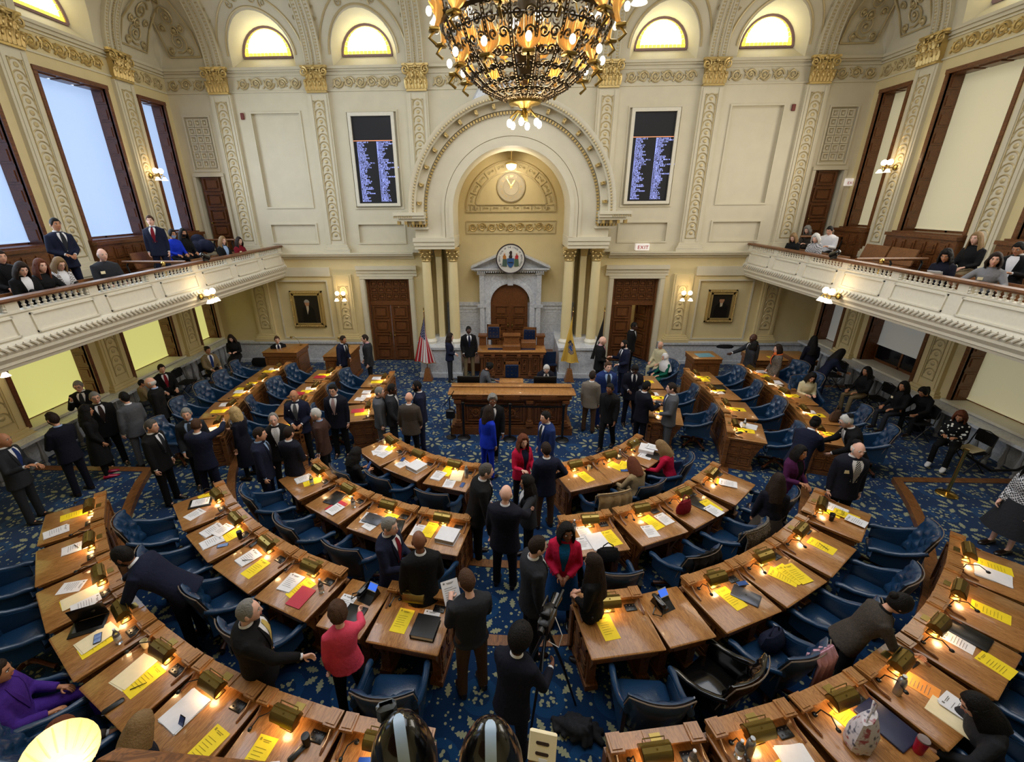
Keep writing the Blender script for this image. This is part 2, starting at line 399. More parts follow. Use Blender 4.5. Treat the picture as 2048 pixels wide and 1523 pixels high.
def guilloche(x, z0, z1, w_, y, hh=None):
    m = MB(); r = w_*.42; st = r*1.5; n = int((z1-z0-2*r)/st)+1; st = (z1-z0-2*r)/max(1, n-1)
    for i in range(n):
        cz = z0+r+i*st
        m.tube([(x+r*cos(pi*k/8-.2), y, cz+r*sin(pi*k/8-.2)) for k in range(10)], .018, 4)
        m.ball((x, y, cz+r*.15), r*.45, .02, r*.4, 7, 4)
    for a, b, c, d in ((x-w_/2, x-w_/2+.02, z0, z1), (x+w_/2-.02, x+w_/2, z0, z1), (x-w_/2, x+w_/2, z1-.02, z1), (x-w_/2, x+w_/2, z0, z0+.02)):
        m.box(a, b, y-.015, y+.02, c, d)
    return m
def capital_mesh(w_, h):
    m = MB(); b = w_*.5
    m.frus(-b*.9, b*.9, -.14, .02, 0, h*.85, -.02)
    m.box(-b*1.0, b*1.0, -.16, .02, 0, h*.07)
    for row, (zz, k, hh) in enumerate(((h*.08, 4, h*.38), (h*.32, 3, h*.42))):
        for i in range(k*2-1):
            x = (i-(k*2-2)/2)*w_*.16; ww = w_*.085
            m.loft([[(x-ww*q, -.15-row*.01-o, zz+hh*t), (x, -.17-row*.01-o-.015, zz+hh*t), (x+ww*q, -.15-row*.01-o, zz+hh*t), (x, -.12-o, zz+hh*t)] for t, q, o in ((0, .7, 0), (.35, 1.1, .01), (.7, 1.15, .03), (.92, .8, .07), (1.0, .3, .09), (.9, .1, .11))], True)
    for row, (zz, k) in enumerate(((h*.44, 5), (h*.7, 4))):
        for i in range(k): m.ball(((i-(k-1)/2)*w_*.235, -.215-row*.015, zz), .052, .045, .036, 8, 5); m.ball(((i-(k-1)/2)*w_*.235, -.2-row*.015, zz-.09), .03, .03, .06, 7, 5)
    for s in (-1, 1):
        m.spiral(s*b*.98, h*.76, h*.19, 1.7, pi/2, s, -.22, .034, 20); m.spiral(s*b*.25, h*.72, h*.1, 1.4, pi/2, -s, -.18, .02, 14)
        m.ball((s*b*.92, -.17, h*.76), .05, .04, .05, 8, 5)
    m.box(-b*1.28, b*1.28, -.22, .02, h*.92, h); m.box(-b*1.18, b*1.18, -.19, .02, h*.86, h*.92)
    m.ball((0, -.22, h*.9), .06, .04, .06, 8, 5)
    for k in range(7):
        m.ball((-b+k*b/3, -.17, h*.84), .035, .03, .02, 6, 4)
    return m
SIDE = {'b': lambda s, p: Matrix.Translation((s*p, D, 0)),
        's': lambda s, p: Matrix.Translation((s*W, p, 0)) @ Matrix.Rotation(-s*pi/2, 4, 'Z')}
def place(o, M): o.matrix_world = M; return o
capm = capital_mesh(.62, .7).build('capital', GOLD).data; bpy.data.objects.remove(bpy.data.objects['capital'])
def pil_mesh(z0, z1, base=True):
    m = MB(); m.box(-.33, .33, -.1, .02, z0, z1); m.box(-.27, -.2, -.12, 0, z0+.3, z1-.05); m.box(.2, .27, -.12, 0, z0+.3, z1-.05)
    m.box(-.45, .45, -.2, .02, z0, z0+.12); m.box(-.41, .41, -.17, .02, z0+.12, z0+.18); m.box(-.37, .37, -.14, .02, z0+.18, z0+.26)
    return m
pu = pil_mesh(4.01, 8.75).build('trim_3', CREAMU, smooth=False); pl = pil_mesh(.82, 3.25).build('trim_3', CREAM, smooth=False)
gu = guilloche(0, 4.42, 8.55, .34, -.105).build('guilloche_strip', GOLDD); gl = guilloche(0, 1.3, 2.85, .34, -.105).build('guilloche_strip', GOLDD)
ribm = MB()
def ribpath(o): return [(z, cove(z)+o) for z in [9.45+i*.13 for i in range(15)]]
ribm.loft([[(-.26, -c, z), (-.26, -c-.1, z), (.26, -c-.1, z), (.26, -c, z)] for z, c in ribpath(0)], True)
for x in (-.24, .24, -.1, .1): ribm.tube([(x, -c-.11, z) for z, c in ribpath(0)], .018, 5)
ribo = ribm.build('ceiling_rib', CREAMU)
bead = MB()
for i in range(34):
    z = 9.5+i*.055; bead.ball((0, -cove(z)-.12, z), .028, .028, .026, 6, 4)
for i in range(26):
    z = 9.52+i*.07
    for s in (-1, 1): bead.ball((s*.17, -cove(z)-.105, z), .04, .02, .022, 6, 4)
beado = bead.build('bead_moulding', GOLDD)
protos = [pu, pl, gu, gl, ribo, beado]
def inst(o, M, parent=None, name=None):
    c = bpy.data.objects.new(name or o.name.split('.')[0], o.data); COL.objects.link(c)
    if parent: c.parent = parent
    c.matrix_world = M if not parent else M
    if parent: c.matrix_parent_inverse = parent.matrix_world.inverted()
    return c
n_ = 0
for wall, ps in (('b', (2.9, 5.98, 9.06)), ('s', (14.06, 11.03, 8.0, 4.95))):
    for p in ps:
        for s in (-1, 1):
            M = SIDE[wall](s, p); M_ = M
            full = not (wall == 'b' and p == 2.9)
            q = inst(pu, M_, name='trim_3'); S_(q)
            inst(gu, M_, q); 
            c = bpy.data.objects.new('capital', capm); COL.objects.link(c); c.parent = q; c.matrix_basis = Matrix.Translation((0, 0, 8.75))
            inst(ribo, M_, q); inst(beado, M_, q)
            if full: q = inst(pl, M_, name='trim_3'); S_(q); inst(gl, M_, q)
bpy.context.view_layer.update()
for o in COL.objects:
    if o.name.startswith(('guilloche_strip', 'ceiling_rib', 'bead_moulding')) and o.parent: o.matrix_parent_inverse = Matrix(); o.matrix_basis = Matrix()
for o in protos: bpy.data.objects.remove(o)
# gold friezes between the capitals
def frz(wall, a, b, m_=GOLD, z0=8.87, z1=9.2):
    for s in (-1, 1):
        m = scroll_frieze(-(b-a)/2, (b-a)/2, z0, z1, -.02)
        o = m.build('trim_4', m_); S_(o); place(o, SIDE[wall](s, (a+b)/2))
frz('b', 6.45, 8.5, GOLDD); frz('b', 3.4, 5.5, GOLDD); frz('b', 9.5, 10.7, GOLDD); frz('s', 11.5, 13.6); frz('s', 8.5, 10.6); frz('s', 14.5, 15.8, GOLDD); frz('s', 5.4, 7.5)
o = scroll_frieze(-2.4, 2.4, 8.87, 9.2, D-.02).build('trim_4', GOLDD); S_(o)

# upper back wall, coved, with arched window niches
WIN = [(s*x, .98, .77) for s in (-1, 1) for x in (7.545, 4.44)]
up_holes = [archpoly(cx, r, 9.46, 9.75, 16) for cx, r, g in WIN]
ub = sheet(rect(-W, W, 9.45, 11.4), up_holes, lambda a, b: (a, D-cove(b), b), .22)
for (cx, r, g), h in zip(WIN, up_holes):
    inner = archpoly(cx, g, 9.8, 9.83, 16)
    n = len(h); ub.add([(x, D-cove(z), z) for x, z in h]+[(x, D+.42, z) for x, z in inner], [(i, (i+1) % n, n+(i+1) % n, n+i) for i in range(n)])
S_(ub.build('wall_back', CREAMU, smooth=True, ang=50))
GLASSW = mat('daylit_opal_glass', (1, 1, 1, 1), .5, emit=(1, .99, .93, 1), es=3.2)
GLASSY = mat('daylit_yellow_stained_glass', (1, .9, .2, 1), .5, emit=(1, .8, .08, 1), es=1.1)
VIOLET = mat('mauve_window_frame', srgb(150, 120, 120), .5)
def lunette(i, cx, g, M=None):
    root = empty('window_%d' % i, (0, 0, 0)); S_(root)
    m = MB(); m.prism(archpoly(cx, g-.16, 9.93, 9.93, 20), D+.40, D+.43); m.build('pane', GLASSW, root, smooth=False)
    m = MB()
    for k in range(18):
        a0, a1 = pi*k/18+.012, pi*(k+1)/18-.012; m.loft([[(cx+rr*cos(a), yy, 9.83+rr*sin(a)) for rr, yy in ((g-.16, D+.4), (g-.03, D+.4), (g-.03, D+.42), (g-.16, D+.42))] for a in (a0, a1)], True)
    for k in range(12):
        x0 = cx-g+.05+k*(2*g-.1)/12; m.box(x0+.008, x0+(2*g-.1)/12-.008, D+.4, D+.42, 9.83, 9.95)
    m.build('stained_border', GLASSY, root, smooth=False)
    m = MB(); m.loft([[(cx+rr*cos(a), yy, 9.82+rr*sin(a)) for rr, yy in ((g-.04, D+.42), (g-.04, D+.37), (g+.02, D+.35), (g+.02, D+.42))] for a in [pi*k/24 for k in range(25)]], True); m.box(cx-g, cx+g, D+.36, D+.42, 9.78, 9.84)
    m.build('window_frame', VIOLET, root, smooth=False)
    if M is not None: root.matrix_world = M
for i, (cx, r, g) in enumerate(WIN): lunette(i+1, cx, g)
# raised arch hoods and ornaments on the cove
orn = MB()
for cx, r, g in WIN:
    for rr in (1.04, 1.3): orn.tube([(cx+rr*cos(a), D-cove(9.75+rr*sin(a))-.01, 9.75+rr*sin(a)) for a in [pi*k/28 for k in range(29)]], .03, 5)
    for k in range(5):
        x = cx+(k-2)*.24; z = 11.02-abs(k-2)*.09
        orn.spiral(x, z, .1, 1.5, k, 1 if k % 2 else -1, 0, .018, 16, lambda p: (p[0], D-cove(p[2])-.03, p[2]))
    for s in (-1, 1):
        for k in range(3): orn.spiral(cx+s*1.28, 10.55+k*.22, .07-.012*k, 1.4, 0, s, 0, .014, 12, lambda p: (p[0], D-cove(p[2])-.03, p[2]))
S_(orn.build('trim_5', GOLDD))
# corner ornament panels on both walls
def corner_panel():
    m = MB(); L = [(-.55, 9.75), (.42, 9.75), (.5, 10.3), (.42, 11.0), (.2, 11.3), (-.25, 11.0), (-.5, 10.3)]
    L = [(x, z) for x, z in L]+[L[0]]
    m.tube([(x, -cove(z)-.03, z) for x, z in L], .025, 5)
    for cx, cz, r in ((.0, 10.1, .26), (.05, 10.62, .2), (.0, 10.35, .12), (.1, 10.95, .12), (-.25, 9.9, .1), (.28, 9.9, .1), (-.22, 10.4, .09), (.3, 10.4, .09)):
        m.spiral(cx, cz, r, 2.0, cz*3, 1 if cx > 0 else -1, 0, .024, 24, lambda p: (p[0], -cove(p[2])-.05, p[2])); m.ball((cx, -cove(cz)-.05, cz), .05, .04, .05, 7, 5)
    return m
cp = corner_panel().build('trim_6', GOLDD)
for s in (-1, 1):
    for M in (Matrix.Translation((s*9.95, D, 0)) @ Matrix.Scale(s, 4, (1, 0, 0)), Matrix.Translation((s*W, 14.95, 0)) @ Matrix.Rotation(-s*pi/2, 4, 'Z') @ Matrix.Scale(-s, 4, (1, 0, 0))):
        c = bpy.data.objects.new('trim_6', cp.data); COL.objects.link(c); c.matrix_world = M; S_(c)
bpy.data.objects.remove(cp)
# side walls
WY = [(14.6, 15.6), (11.55, 13.45), (8.5, 10.4), (5.45, 7.35), (2.4, 4.3)]
SHBL = mat('blue_daylit_shade', (0.35, .45, .6, 1), .8, emit=srgb(160, 188, 232), es=.82)
SHYE = mat('yellow_daylit_shade', (.4, .4, .2, 1), .8, emit=srgb(222, 218, 128), es=.62)
SHBE = mat('beige_lit_shade', srgb(222, 214, 184), .8, emit=srgb(222, 214, 170), es=.22)  # weak emission stands in for the light on the shade
SHGR = mat('grey_lit_shade', srgb(205, 203, 196), .8, emit=srgb(200, 200, 195), es=.1)  # faint glow put into the cloth in place of light on it
DARKG = mat('dark_window_glass', srgb(20, 20, 26), .1)
BLUE_LINE = mat('daylight_gap', (1, 1, 1, 1), .5, emit=(.75, .85, 1, 1), es=2.0)
for s, nm in ((-1, 'left'), (1, 'right')):
    hl = [rect(a, b, 4.78, 8.48) for a, b in WY]+[rect(a, b, 1.0, 2.95) for a, b in WY]
    m = sheet(rect(-3.5, D, 0, 9.45), hl, lambda a, b: (s*W, a, b))
    S_(m.build('wall_'+nm, CREAM if 1 else 0, smooth=False))
    lh = [archpoly(c, .98 if c != 15.1 else .01, 9.46, 9.75, 16) for c in (12.54, 9.5, 6.5)]
    m = sheet(rect(-3.5, D, 9.45, 11.4), lh, lambda a, b: (s*(W-cove(b)), a, b), .3)
    for h, c in zip(lh, (12.54, 9.5, 6.5)):
        inner = archpoly(c, .77, 9.8, 9.83, 16); n = len(h)
        m.add([(s*(W-cove(z)), y, z) for y, z in h]+[(s*(W+.42), y, z) for y, z in inner], [(i, (i+1) % n, n+(i+1) % n, n+i) for i in range(n)])
    S_(m.build('wall_'+nm, CREAMU, ang=50))
    for i, c in enumerate((12.54, 9.5, 6.5)):
        lunette(5+i+(3 if s > 0 else 0), 0, .77, Matrix.Translation((s*W, c, 0)) @ Matrix.Rotation(-s*pi/2, 4, 'Z') @ Matrix.Translation((0, -D, 0)))
    m = MB()
    for z0, z1, d in ((3.86, 3.96, .16), (3.96, 4.01, .2), (9.38, 9.45, .1), (9.3, 9.38, .05), (9.23, 9.27, .03), (8.8, 8.84, .03)):
        x0, x1 = sorted((s*(W-d), s*(W+.01))); m.box(x0, x1, -3, D, z0, z1)
    S_(m.build('trim_7', CREAMU, smooth=False))
    def window(i, y0, y1, z0, z1, shade_m, zb, dep=.4, lower=False):
        root = empty('window_%d' % i, (s*W, 0, 0)); S_(root)
        wd = OAKR if s < 0 else OAKD
        X = lambda d: s*d  # outwards
        m = MB(); n = 9 if not lower else 5; hh = (z1-z0)/n
        for yy, sy in ((y0, 1), (y1, -1)):
            x0, x1 = sorted((X(0), X(dep))); m.box(x0, x1, min(yy, yy+sy*.03), max(yy, yy+sy*.03), z0, z1)
            x0, x1 = sorted((X(-.03), X(.05))); m.box(x0, x1, min(yy-sy*.06, yy+sy*.03), max(yy-sy*.06, yy+sy*.03), z0, z1+.06)
            for k in range(n):
                for (a, b, c_, d_, t) in ((.05, dep-.06, k*hh+.04, (k+1)*hh-.04, .045), (.1, dep-.11, k*hh+.09, (k+1)*hh-.09, .065)):
                    x0, x1 = sorted((X(a), X(b))); y_, y2 = sorted((yy, yy+sy*t)); m.box(x0, x1, y_, y2, z0+c_, z0+d_)
        m.build('shutter_jamb', wd, root, smooth=False)
        m = MB(); x0, x1 = sorted((X(-.04), X(dep-.002))); m.box(x0, x1, y0-.07, y1+.07, z1-.028, z1+.07)
        k = max(1, round((y1-y0)/.6))
        for j in range(k):
            a = y0+(y1-y0)*j/k; x0, x1 = sorted((X(.06), X(dep-.06))); m.box(x0, x1, a+.06, a+(y1-y0)/k-.06, z1-.06, z1-.02)
        m.build('window_head', wd, root, smooth=False)
        m = MB(); x0, x1 = sorted((X(dep-.02), X(dep))); m.box(x0, x1, y0+.03, y1-.03, zb, z1-.04)
        x0, x1 = sorted((X(dep-.035), X(dep-.0))); m.box(x0, x1, y0+.03, y1-.03, zb, zb+.03)
        m.build('window_shade', shade_m, root, smooth=False)
        m = MB(); x0, x1 = sorted((X(dep), X(dep+.05))); 
        for a, b, c_, d_ in ((y0, y0+.06, z0, z1), (y1-.06, y1, z0, z1), (y0, y1, z0, z0+.08), (y0, y1, z0+(z1-z0)*.62, z0+(z1-z0)*.62+.06), ((y0+y1)/2-.03, (y0+y1)/2+.03, z0, z0+(z1-z0)*.62)): m.box(x0, x1, a, b, c_, d_)
        m.build('window_frame', wd, root, smooth=False)
        m = MB(); x0, x1 = sorted((X(dep+.02), X(dep+.03))); m.box(x0, x1, y0, y1, z0, z1); m.build('pane', BLUE_LINE if s < 0 else DARKG, root, smooth=False)
        m = MB(); x0, x1 = sorted((X(-.12), X(dep+.05))); m.box(x0, x1, y0-.1, y1+.1, z0-.06, z0); m.build('window_sill', CREAMW if lower else wd, root, smooth=False)
    for i, (a, b) in enumerate(WY):
        window(11+i+(10 if s > 0 else 0), a, b, 4.78, 8.48, SHBL if s < 0 else SHBE, 4.83)
        zb = 1.04
        if s > 0 and i == 1: zb = 1.5
        window(16+i+(10 if s > 0 else 0), a, b, 1.0, 2.95, SHYE if s < 0 else (SHGR if i < 2 else SHBE), zb, lower=True)
    # dark wood dado panelling above the gallery floor
    for (a, b) in WY:
        m = MB(); x0, x1 = sorted((s*(W-.22), s*W)); m.box(x0, x1, a-.12, b+.12, 3.3, 4.66); x0, x1 = sorted((s*(W-.27), s*W)); m.box(x0, x1, a-.14, b+.14, 4.66, 4.74)
        k = max(2, round((b-a)/.34))
        for j in range(k):
            for q in range(3):
                y0 = a+(b-a)*j/k+.04; z0 = 3.62+q*.34; x0, x1 = sorted((s*(W-.25), s*(W-.2))); m.box(x0, x1, y0, y0+(b-a)/k-.08, z0, z0+.28)
                x0, x1 = sorted((s*(W-.27), s*(W-.2))); m.box(x0, x1, y0+.05, y0+(b-a)/k-.13, z0+.05, z0+.23)
        S_(m.build('trim_8', OAKD, smooth=False))
# marble wainscot with cap
m = MB()
for s in (-1, 1):
    for a, b in ((5.38, W),):
        x0, x1 = sorted((s*a, s*b)); m.box(x0, x1, D-.14, D, 0, .74); m.box(x0, x1, D-.2, D, .74, .82); m.box(x0, x1, D-.18, D, 0, .12)
    x0, x1 = sorted((s*2.9, s*3.42)); m.box(x0, x1, D-.14, D, 0, .74); m.box(x0, x1, D-.2, D, .74, .82)
    x0, x1 = sorted((s*(W-.06), s*W)); m.box(x0, x1, -3, D-.2, 0, .86)
    x0, x1 = sorted((s*(W-.5), s*W)); m.box(x0, x1, -3, D-.2, .861, .93)
S_(m.build('trim_9', MARBLE, smooth=False))
# radiator balustrades along the side walls
for s in (-1, 1):
    m = MB()
    for i in range(64):
        y = 3.4+i*.3
        if y > 15.5: break
        m.T = Matrix.Translation((s*(W-.4), y, tier(s*9.5, y))); h = .86-tier(s*9.5, y)
        m.lathe([(.05, 0), (.05, .04), (.025, .08), (.06, h*.3), (.03, h*.6), (.025, h*.85), (.05, h*.93), (.05, h)], 7)
    m.T = Matrix(); S_(m.build('trim_10', mat('grey_baluster_stone', srgb(150, 150, 152), .5)))
# ceiling with an opening cut for the added fill light, rear wall
m = sheet(rect(-W, W, -3.5, D), [rect(-6.5, 6.5, 2.7, 11.7)], lambda a, b: (a, b, 11.42)); S_(m.build('ceiling', CREAMU, smooth=False))
m = MB(); m.box(-W, W, -3.6, -3.5, 0, 11.4); S_(m.build('wall_front', CREAM, smooth=False))
# ================= ARCHITECTURE, DAIS, LIGHTS =================
_gl = {}
def glyph(ch):
    if ch not in _gl:
        c = bpy.data.curves.new('g', 'FONT'); c.body = ch; c.size = 1; c.resolution_u = 2; c.offset = .012
        o = bpy.data.objects.new('g', c); COL.objects.link(o); dg = bpy.context.evaluated_depsgraph_get()
        me = bpy.data.meshes.new_from_object(o.evaluated_get(dg))
        vs = [tuple(v.co) for v in me.vertices]; _gl[ch] = (vs, [tuple(p.vertices) for p in me.polygons], (max(v[0] for v in vs) if vs else .3)+.09)
        bpy.data.objects.remove(o); bpy.data.curves.remove(c); bpy.data.meshes.remove(me)
    return _gl[ch]
def text(m, s, M, size, mono=None):
    x = 0
    for ch in s:
        if ch != ' ':
            vs, fs, wd = glyph(ch); T = m.T; m.T = M @ Matrix.Diagonal((size*(min(1, mono/wd) if mono else 1), size, 1, 1)) @ Matrix.Translation((x/(min(1, mono/wd) if mono else 1), 0, 0)); m.add(vs, fs); m.T = T
        else: wd = .35
        x += mono or wd
    return x*size
FACING = Matrix.Rotation(pi/2, 4, 'X')      # text laid on a wall that faces -Y
ARC = [pi*k/48 for k in range(49)]
ZC = 5.33
def sweep_arch(m, prof, a=ARC, cx=0, zc=ZC):
    return m.loft([[(cx+r*cos(t), y, zc+r*sin(t)) for r, y in prof] for t in a], True)
ar = MB()
outer = [(2.98*cos(t), ZC+2.98*sin(t)) for t in ARC]; inner = [(1.77*cos(t), ZC+1.77*sin(t)) for t in ARC]
for (a, b) in zip(range(48), range(1, 49)):
    for y0, flip in ((14.5, 0), (D, 1)): ar.add([(outer[a][0], y0, outer[a][1]), (outer[b][0], y0, outer[b][1]), (inner[b][0], y0, inner[b][1]), (inner[a][0], y0, inner[a][1])], [(0, 1, 2, 3)])
    for P in (outer, inner): ar.add([(P[a][0], 14.5, P[a][1]), (P[b][0], 14.5, P[b][1]), (P[b][0], D, P[b][1]), (P[a][0], D, P[a][1])], [(0, 1, 2, 3)])
for s in (-1, 1):
    x0, x1 = sorted((s*1.77, s*2.98)); ar.box(x0, x1, 14.5, D, 4.24, ZC)
    for a, b, c, d, e in ((1.765, 3.02, 4.235, 4.34, .03), (1.76, 3.04, 4.34, 4.46, .06), (1.755, 3.06, 4.46, 4.58, .09)): x0, x1 = sorted((s*a, s*b)); ar.box(x0, x1, 14.5-e, D, c, d)
for rr, w_, d in ((1.80, .10, .10), (1.93, .08, .07), (2.06, .06, .045)):
    sweep_arch(ar, [(rr-.03, 14.5), (rr-.03, 14.5-d), (rr+w_, 14.5-d), (rr+w_, 14.5)])
    for s in (-1, 1): x0, x1 = sorted((s*(rr-.03), s*(rr+w_))); ar.box(x0, x1, 14.5-d, 14.5, 4.58, ZC)
sweep_arch(ar, [(2.66, 14.5), (2.66, 14.42), (2.86, 14.36), (2.86, 14.18), (3.0, 14.12), (3.06, 14.1), (3.06, 14.5), (2.98, D), (2.9, D)])
for s in (-1, 1):   # returns of the cornice at the springing
    for a, b, c, d, e in ((2.55, 3.1, 4.83, 4.9, .1), (2.62, 3.2, 4.98, 5.08, .2), (2.62, 3.4, 5.08, 5.16, .32), (2.6, 3.5, 5.16, 5.24, .38), (2.6, 3.54, 5.24, ZC, .42)):
        x0, x1 = sorted((s*a, s*b)); ar.box(x0, x1, 14.5-e, D, c, d)
S_(ar.build('trim_11', CREAMU, smooth=False))
de = MB()
for k in range(92):
    t = pi*(k+.5)/92; de.T = Matrix.Translation((2.6*cos(t), 14.47, ZC+2.6*sin(t))) @ Matrix.Rotation(-t, 4, 'Y'); de.box(-.035, .035, -.04, .04, -.026, .026)
for s in (-1, 1):
    for k in range(7): de.T = Matrix.Translation((s*(2.62+k*.09), 14.42, 4.94)); de.box(-.026, .026, -.05, .04, -.035, .035)
    for k in range(4): de.T = Matrix.Translation((s*2.6, 14.45, 5.0+k*.09)); de.box(-.035, .035, -.05, .04, -.026, .026)
for k in range(17):
    t = pi*(k+.5)/17; de.T = Matrix.Translation((2.76*cos(t), 14.34, ZC+2.76*sin(t))) @ Matrix.Rotation(-t, 4, 'Y'); de.box(-.05, .07, -.1, .1, -.04, .04); de.spiral(0, 0, .05, 1, 0, 1, -.11, .015, 8)
for s in (-1, 1):
    for k in range(4): de.T = Matrix.Translation((s*(2.75+k*.22), 14.3, 5.03)); de.box(-.04, .04, -.1, .1, -.05, .06)
de.T = Matrix(); S_(de.build('trim_12', GOLD, smooth=False))
de = MB()
for k in range(110):
    t = pi*(k+.5)/110; de.ball((2.93*cos(t), 14.13, ZC+2.93*sin(t)), .035, .03, .035, 6, 4)
for s in (-1, 1):
    for k in range(9): de.ball((s*(3.0+k*.065), 14.13, 5.2), .03, .03, .035, 6, 4)
S_(de.build('trim_13', GOLDD))
# statuary group behind the crest of the arch
st = MB()
for s in (-1, 1):
    st.tube([(s*.55, 15.3, 8.35), (s*.95, 15.25, 8.45), (s*1.15, 15.2, 8.2)], [.28, .24, .12], 8); st.ball((s*.75, 15.2, 8.78), .12, .12, .15); st.tube([(s*.75, 15.2, 8.6), (s*.5, 15.1, 8.4)], [.14, .08], 8)
st.ball((0, 15.3, 8.55), .5, .3, .4, 12, 8)
tag(st.build('carved_crest', MARBLE), 'pale marble carved figures on the crown of the big arch', 'sculpture')
# niche behind the arch
ni = MB()
ni.add([(-2.6, 16.62, 0), (2.6, 16.62, 0), (2.6, 16.62, 4.2), (-2.6, 16.62, 4.2)], [(0, 1, 2, 3)])
ni.add([(-1.95, 16.62, 4.2), (1.95, 16.62, 4.2), (1.95, 16.62, 5.33), (-1.95, 16.62, 5.33)], [(0, 1, 2, 3)])
ni.add([(1.95*cos(t), 16.62, 5.33+1.95*sin(t)) for t in ARC], [tuple(range(49))])
for s in (-1, 1):
    x0, x1 = sorted((s*2.55, s*2.65)); ni.box(x0, x1, D+.001, 16.7, 0, 4.19)
    ni.add([(s*1.85, D-.1, 4.2), (s*1.85, 16.62, 4.2), (s*1.85, 16.62, 5.33), (s*1.85, D-.1, 5.33)], [(0, 1, 2, 3)])
    ni.add([(s*1.8, D-.1, 4.21), (s*1.8, 16.62, 4.21), (s*2.6, 16.62, 4.21), (s*2.6, D-.1, 4.21)], [(0, 1, 2, 3)])
    for k, zz in enumerate((4.75, 5.3)): x0, x1 = sorted((s*1.83, s*1.86)); ni.box(x0, x1, 15.1, 16.3, zz-.2, zz+.2)
ni.loft([[(1.85*cos(t), y, 5.33+1.85*sin(t)) for y in (D-.1, 16.62)] for t in ARC], False, False)
S_(ni.build('wall_back', CREAM, smooth=True, ang=30))
o = scroll_frieze(-1.5, 1.5, 4.62, 4.92, 16.6, .022).build('trim_14', GOLD); S_(o)
m = MB(); mould(m, -1.55, 1.55, 4.58, 4.96, 16.62, .03, .03)
for rr in (1.53, 1.22): sweep_arch(m, [(rr-.025, 16.62), (rr-.025, 16.57), (rr+.025, 16.57), (rr+.025, 16.62)], ARC, 0, 5.34)
m.box(-1.56, 1.56, 16.57, 16.62, 5.27, 5.31); m.box(-1.22, 1.22, 16.57, 16.62, 5.5, 5.53)
for k in range(12):
    t = pi*k/11*.92+.12; m.T = Matrix.Translation((1.37*cos(t), 16.6, 5.34+1.37*sin(t))) @ Matrix.Rotation(-t, 4, 'Y'); m.box(-.15, .15, -.02, .02, -.015, .015)
    if k < 11:
        t = pi*(k+.5)/11*.92+.12; m.T = Matrix.Translation((1.37*cos(t), 16.6, 5.34+1.37*sin(t))) @ Matrix.Rotation(-t+pi/2, 4, 'Y'); m.spiral(-.07, 0, .05, 1.2, 0, 1, -.01, .014, 12); m.spiral(.07, 0, .05, 1.2, pi, -1, -.01, .014, 12)
for k in range(8): m.T = Matrix.Translation((-1.22+k*.35, 16.6, 5.4)); m.spiral(-.06, 0, .045, 1.2, 0, 1, -.01, .014, 12); m.spiral(.06, 0, .045, 1.2, pi, -1, -.01, .014, 12); m.box(-.18, -.165, -.02, .02, -.1, .1)
m.T = Matrix(); S_(m.build('trim_15', GOLDD))
# marble dado, door surround with pediment
m = MB(); m.box(-2.55, 2.55, 16.52, 16.64, 0, 2.1); m.box(-2.55, 2.55, 16.48, 16.64, 2.0, 2.12); m.box(-2.55, 2.55, 16.5, 16.64, 1.86, 1.92)
for s in (-1, 1):
    for j in range(2):
        for i in range(2):
            x0, x1 = sorted((s*(1.25+i*.55), s*(1.72+i*.55))); mould(m, x0, x1, .95+j*.45, 1.3+j*.45, 16.54, .02, .03)
S_(m.build('trim_16', MARBLE, smooth=False))
m = MB()
poly = [(-1.1, .3), (-.73, .3), (-.73, 2.13)]+[(.73*cos(pi-pi*k/24), 2.13+.73*sin(pi*k/24)) for k in range(1, 24)]+[(.73, 2.13), (.73, .3), (1.1, .3), (1.1, 3.2), (-1.1, 3.2)]
sh = sheet(poly, [], lambda a, b: (a, 16.32, b)); m.add(sh.v, sh.f)
for s in (-1, 1):
    x0, x1 = sorted((s*.95, s*1.12)); m.box(x0, x1, 16.24, 16.6, .3, 3.2); x0, x1 = sorted((s*.9, s*1.2)); m.box(x0, x1, 16.2, 16.6, 3.18, 3.3); m.box(x0, x1, 16.22, 16.6, 1.98, 2.1)
m.loft([[(r*cos(t), y, 2.13+r*sin(t)) for r, y in ((.72, 16.6), (.72, 16.26), (.78, 16.26), (.9, 16.3), (.9, 16.34))] for t in ARC], False, True)
for s in (-1, 1): x0, x1 = sorted((s*.72, s*.9)); m.box(x0, x1, 16.27, 16.6, .3, 2.13)
m.box(-1.3, 1.3, 16.15, 16.6, 3.3, 3.36); m.box(-1.38, 1.38, 16.08, 16.6, 3.36, 3.42); m.box(-.1, .1, 16.2, 16.6, 2.8, 3.3)
for k in range(30): m.box(-1.18+k*.08, -1.14+k*.08, 16.12, 16.3, 3.26, 3.31)
for s in (-1, 1):
    for a, b, y in ((0, .09, 16.05), (.12, .2, 16.15)):
        m.loft([[(s*1.4, y, 3.42-a*.3), (s*1.4, y, 3.48-a*.3), (s*1.4, 16.6, 3.48-a*.3), (s*1.4, 16.6, 3.42-a*.3)], [(0, y, 4.02-b+.09), (0, y, 4.12-b+.05), (0, 16.6, 4.12-b+.05), (0, 16.6, 4.02-b+.09)]], True)
m.prism([(-1.3, 3.42), (1.3, 3.42), (0, 4.0)], 16.3, 16.6)
S_(m.build('trim_17', MARBLE, smooth=False))
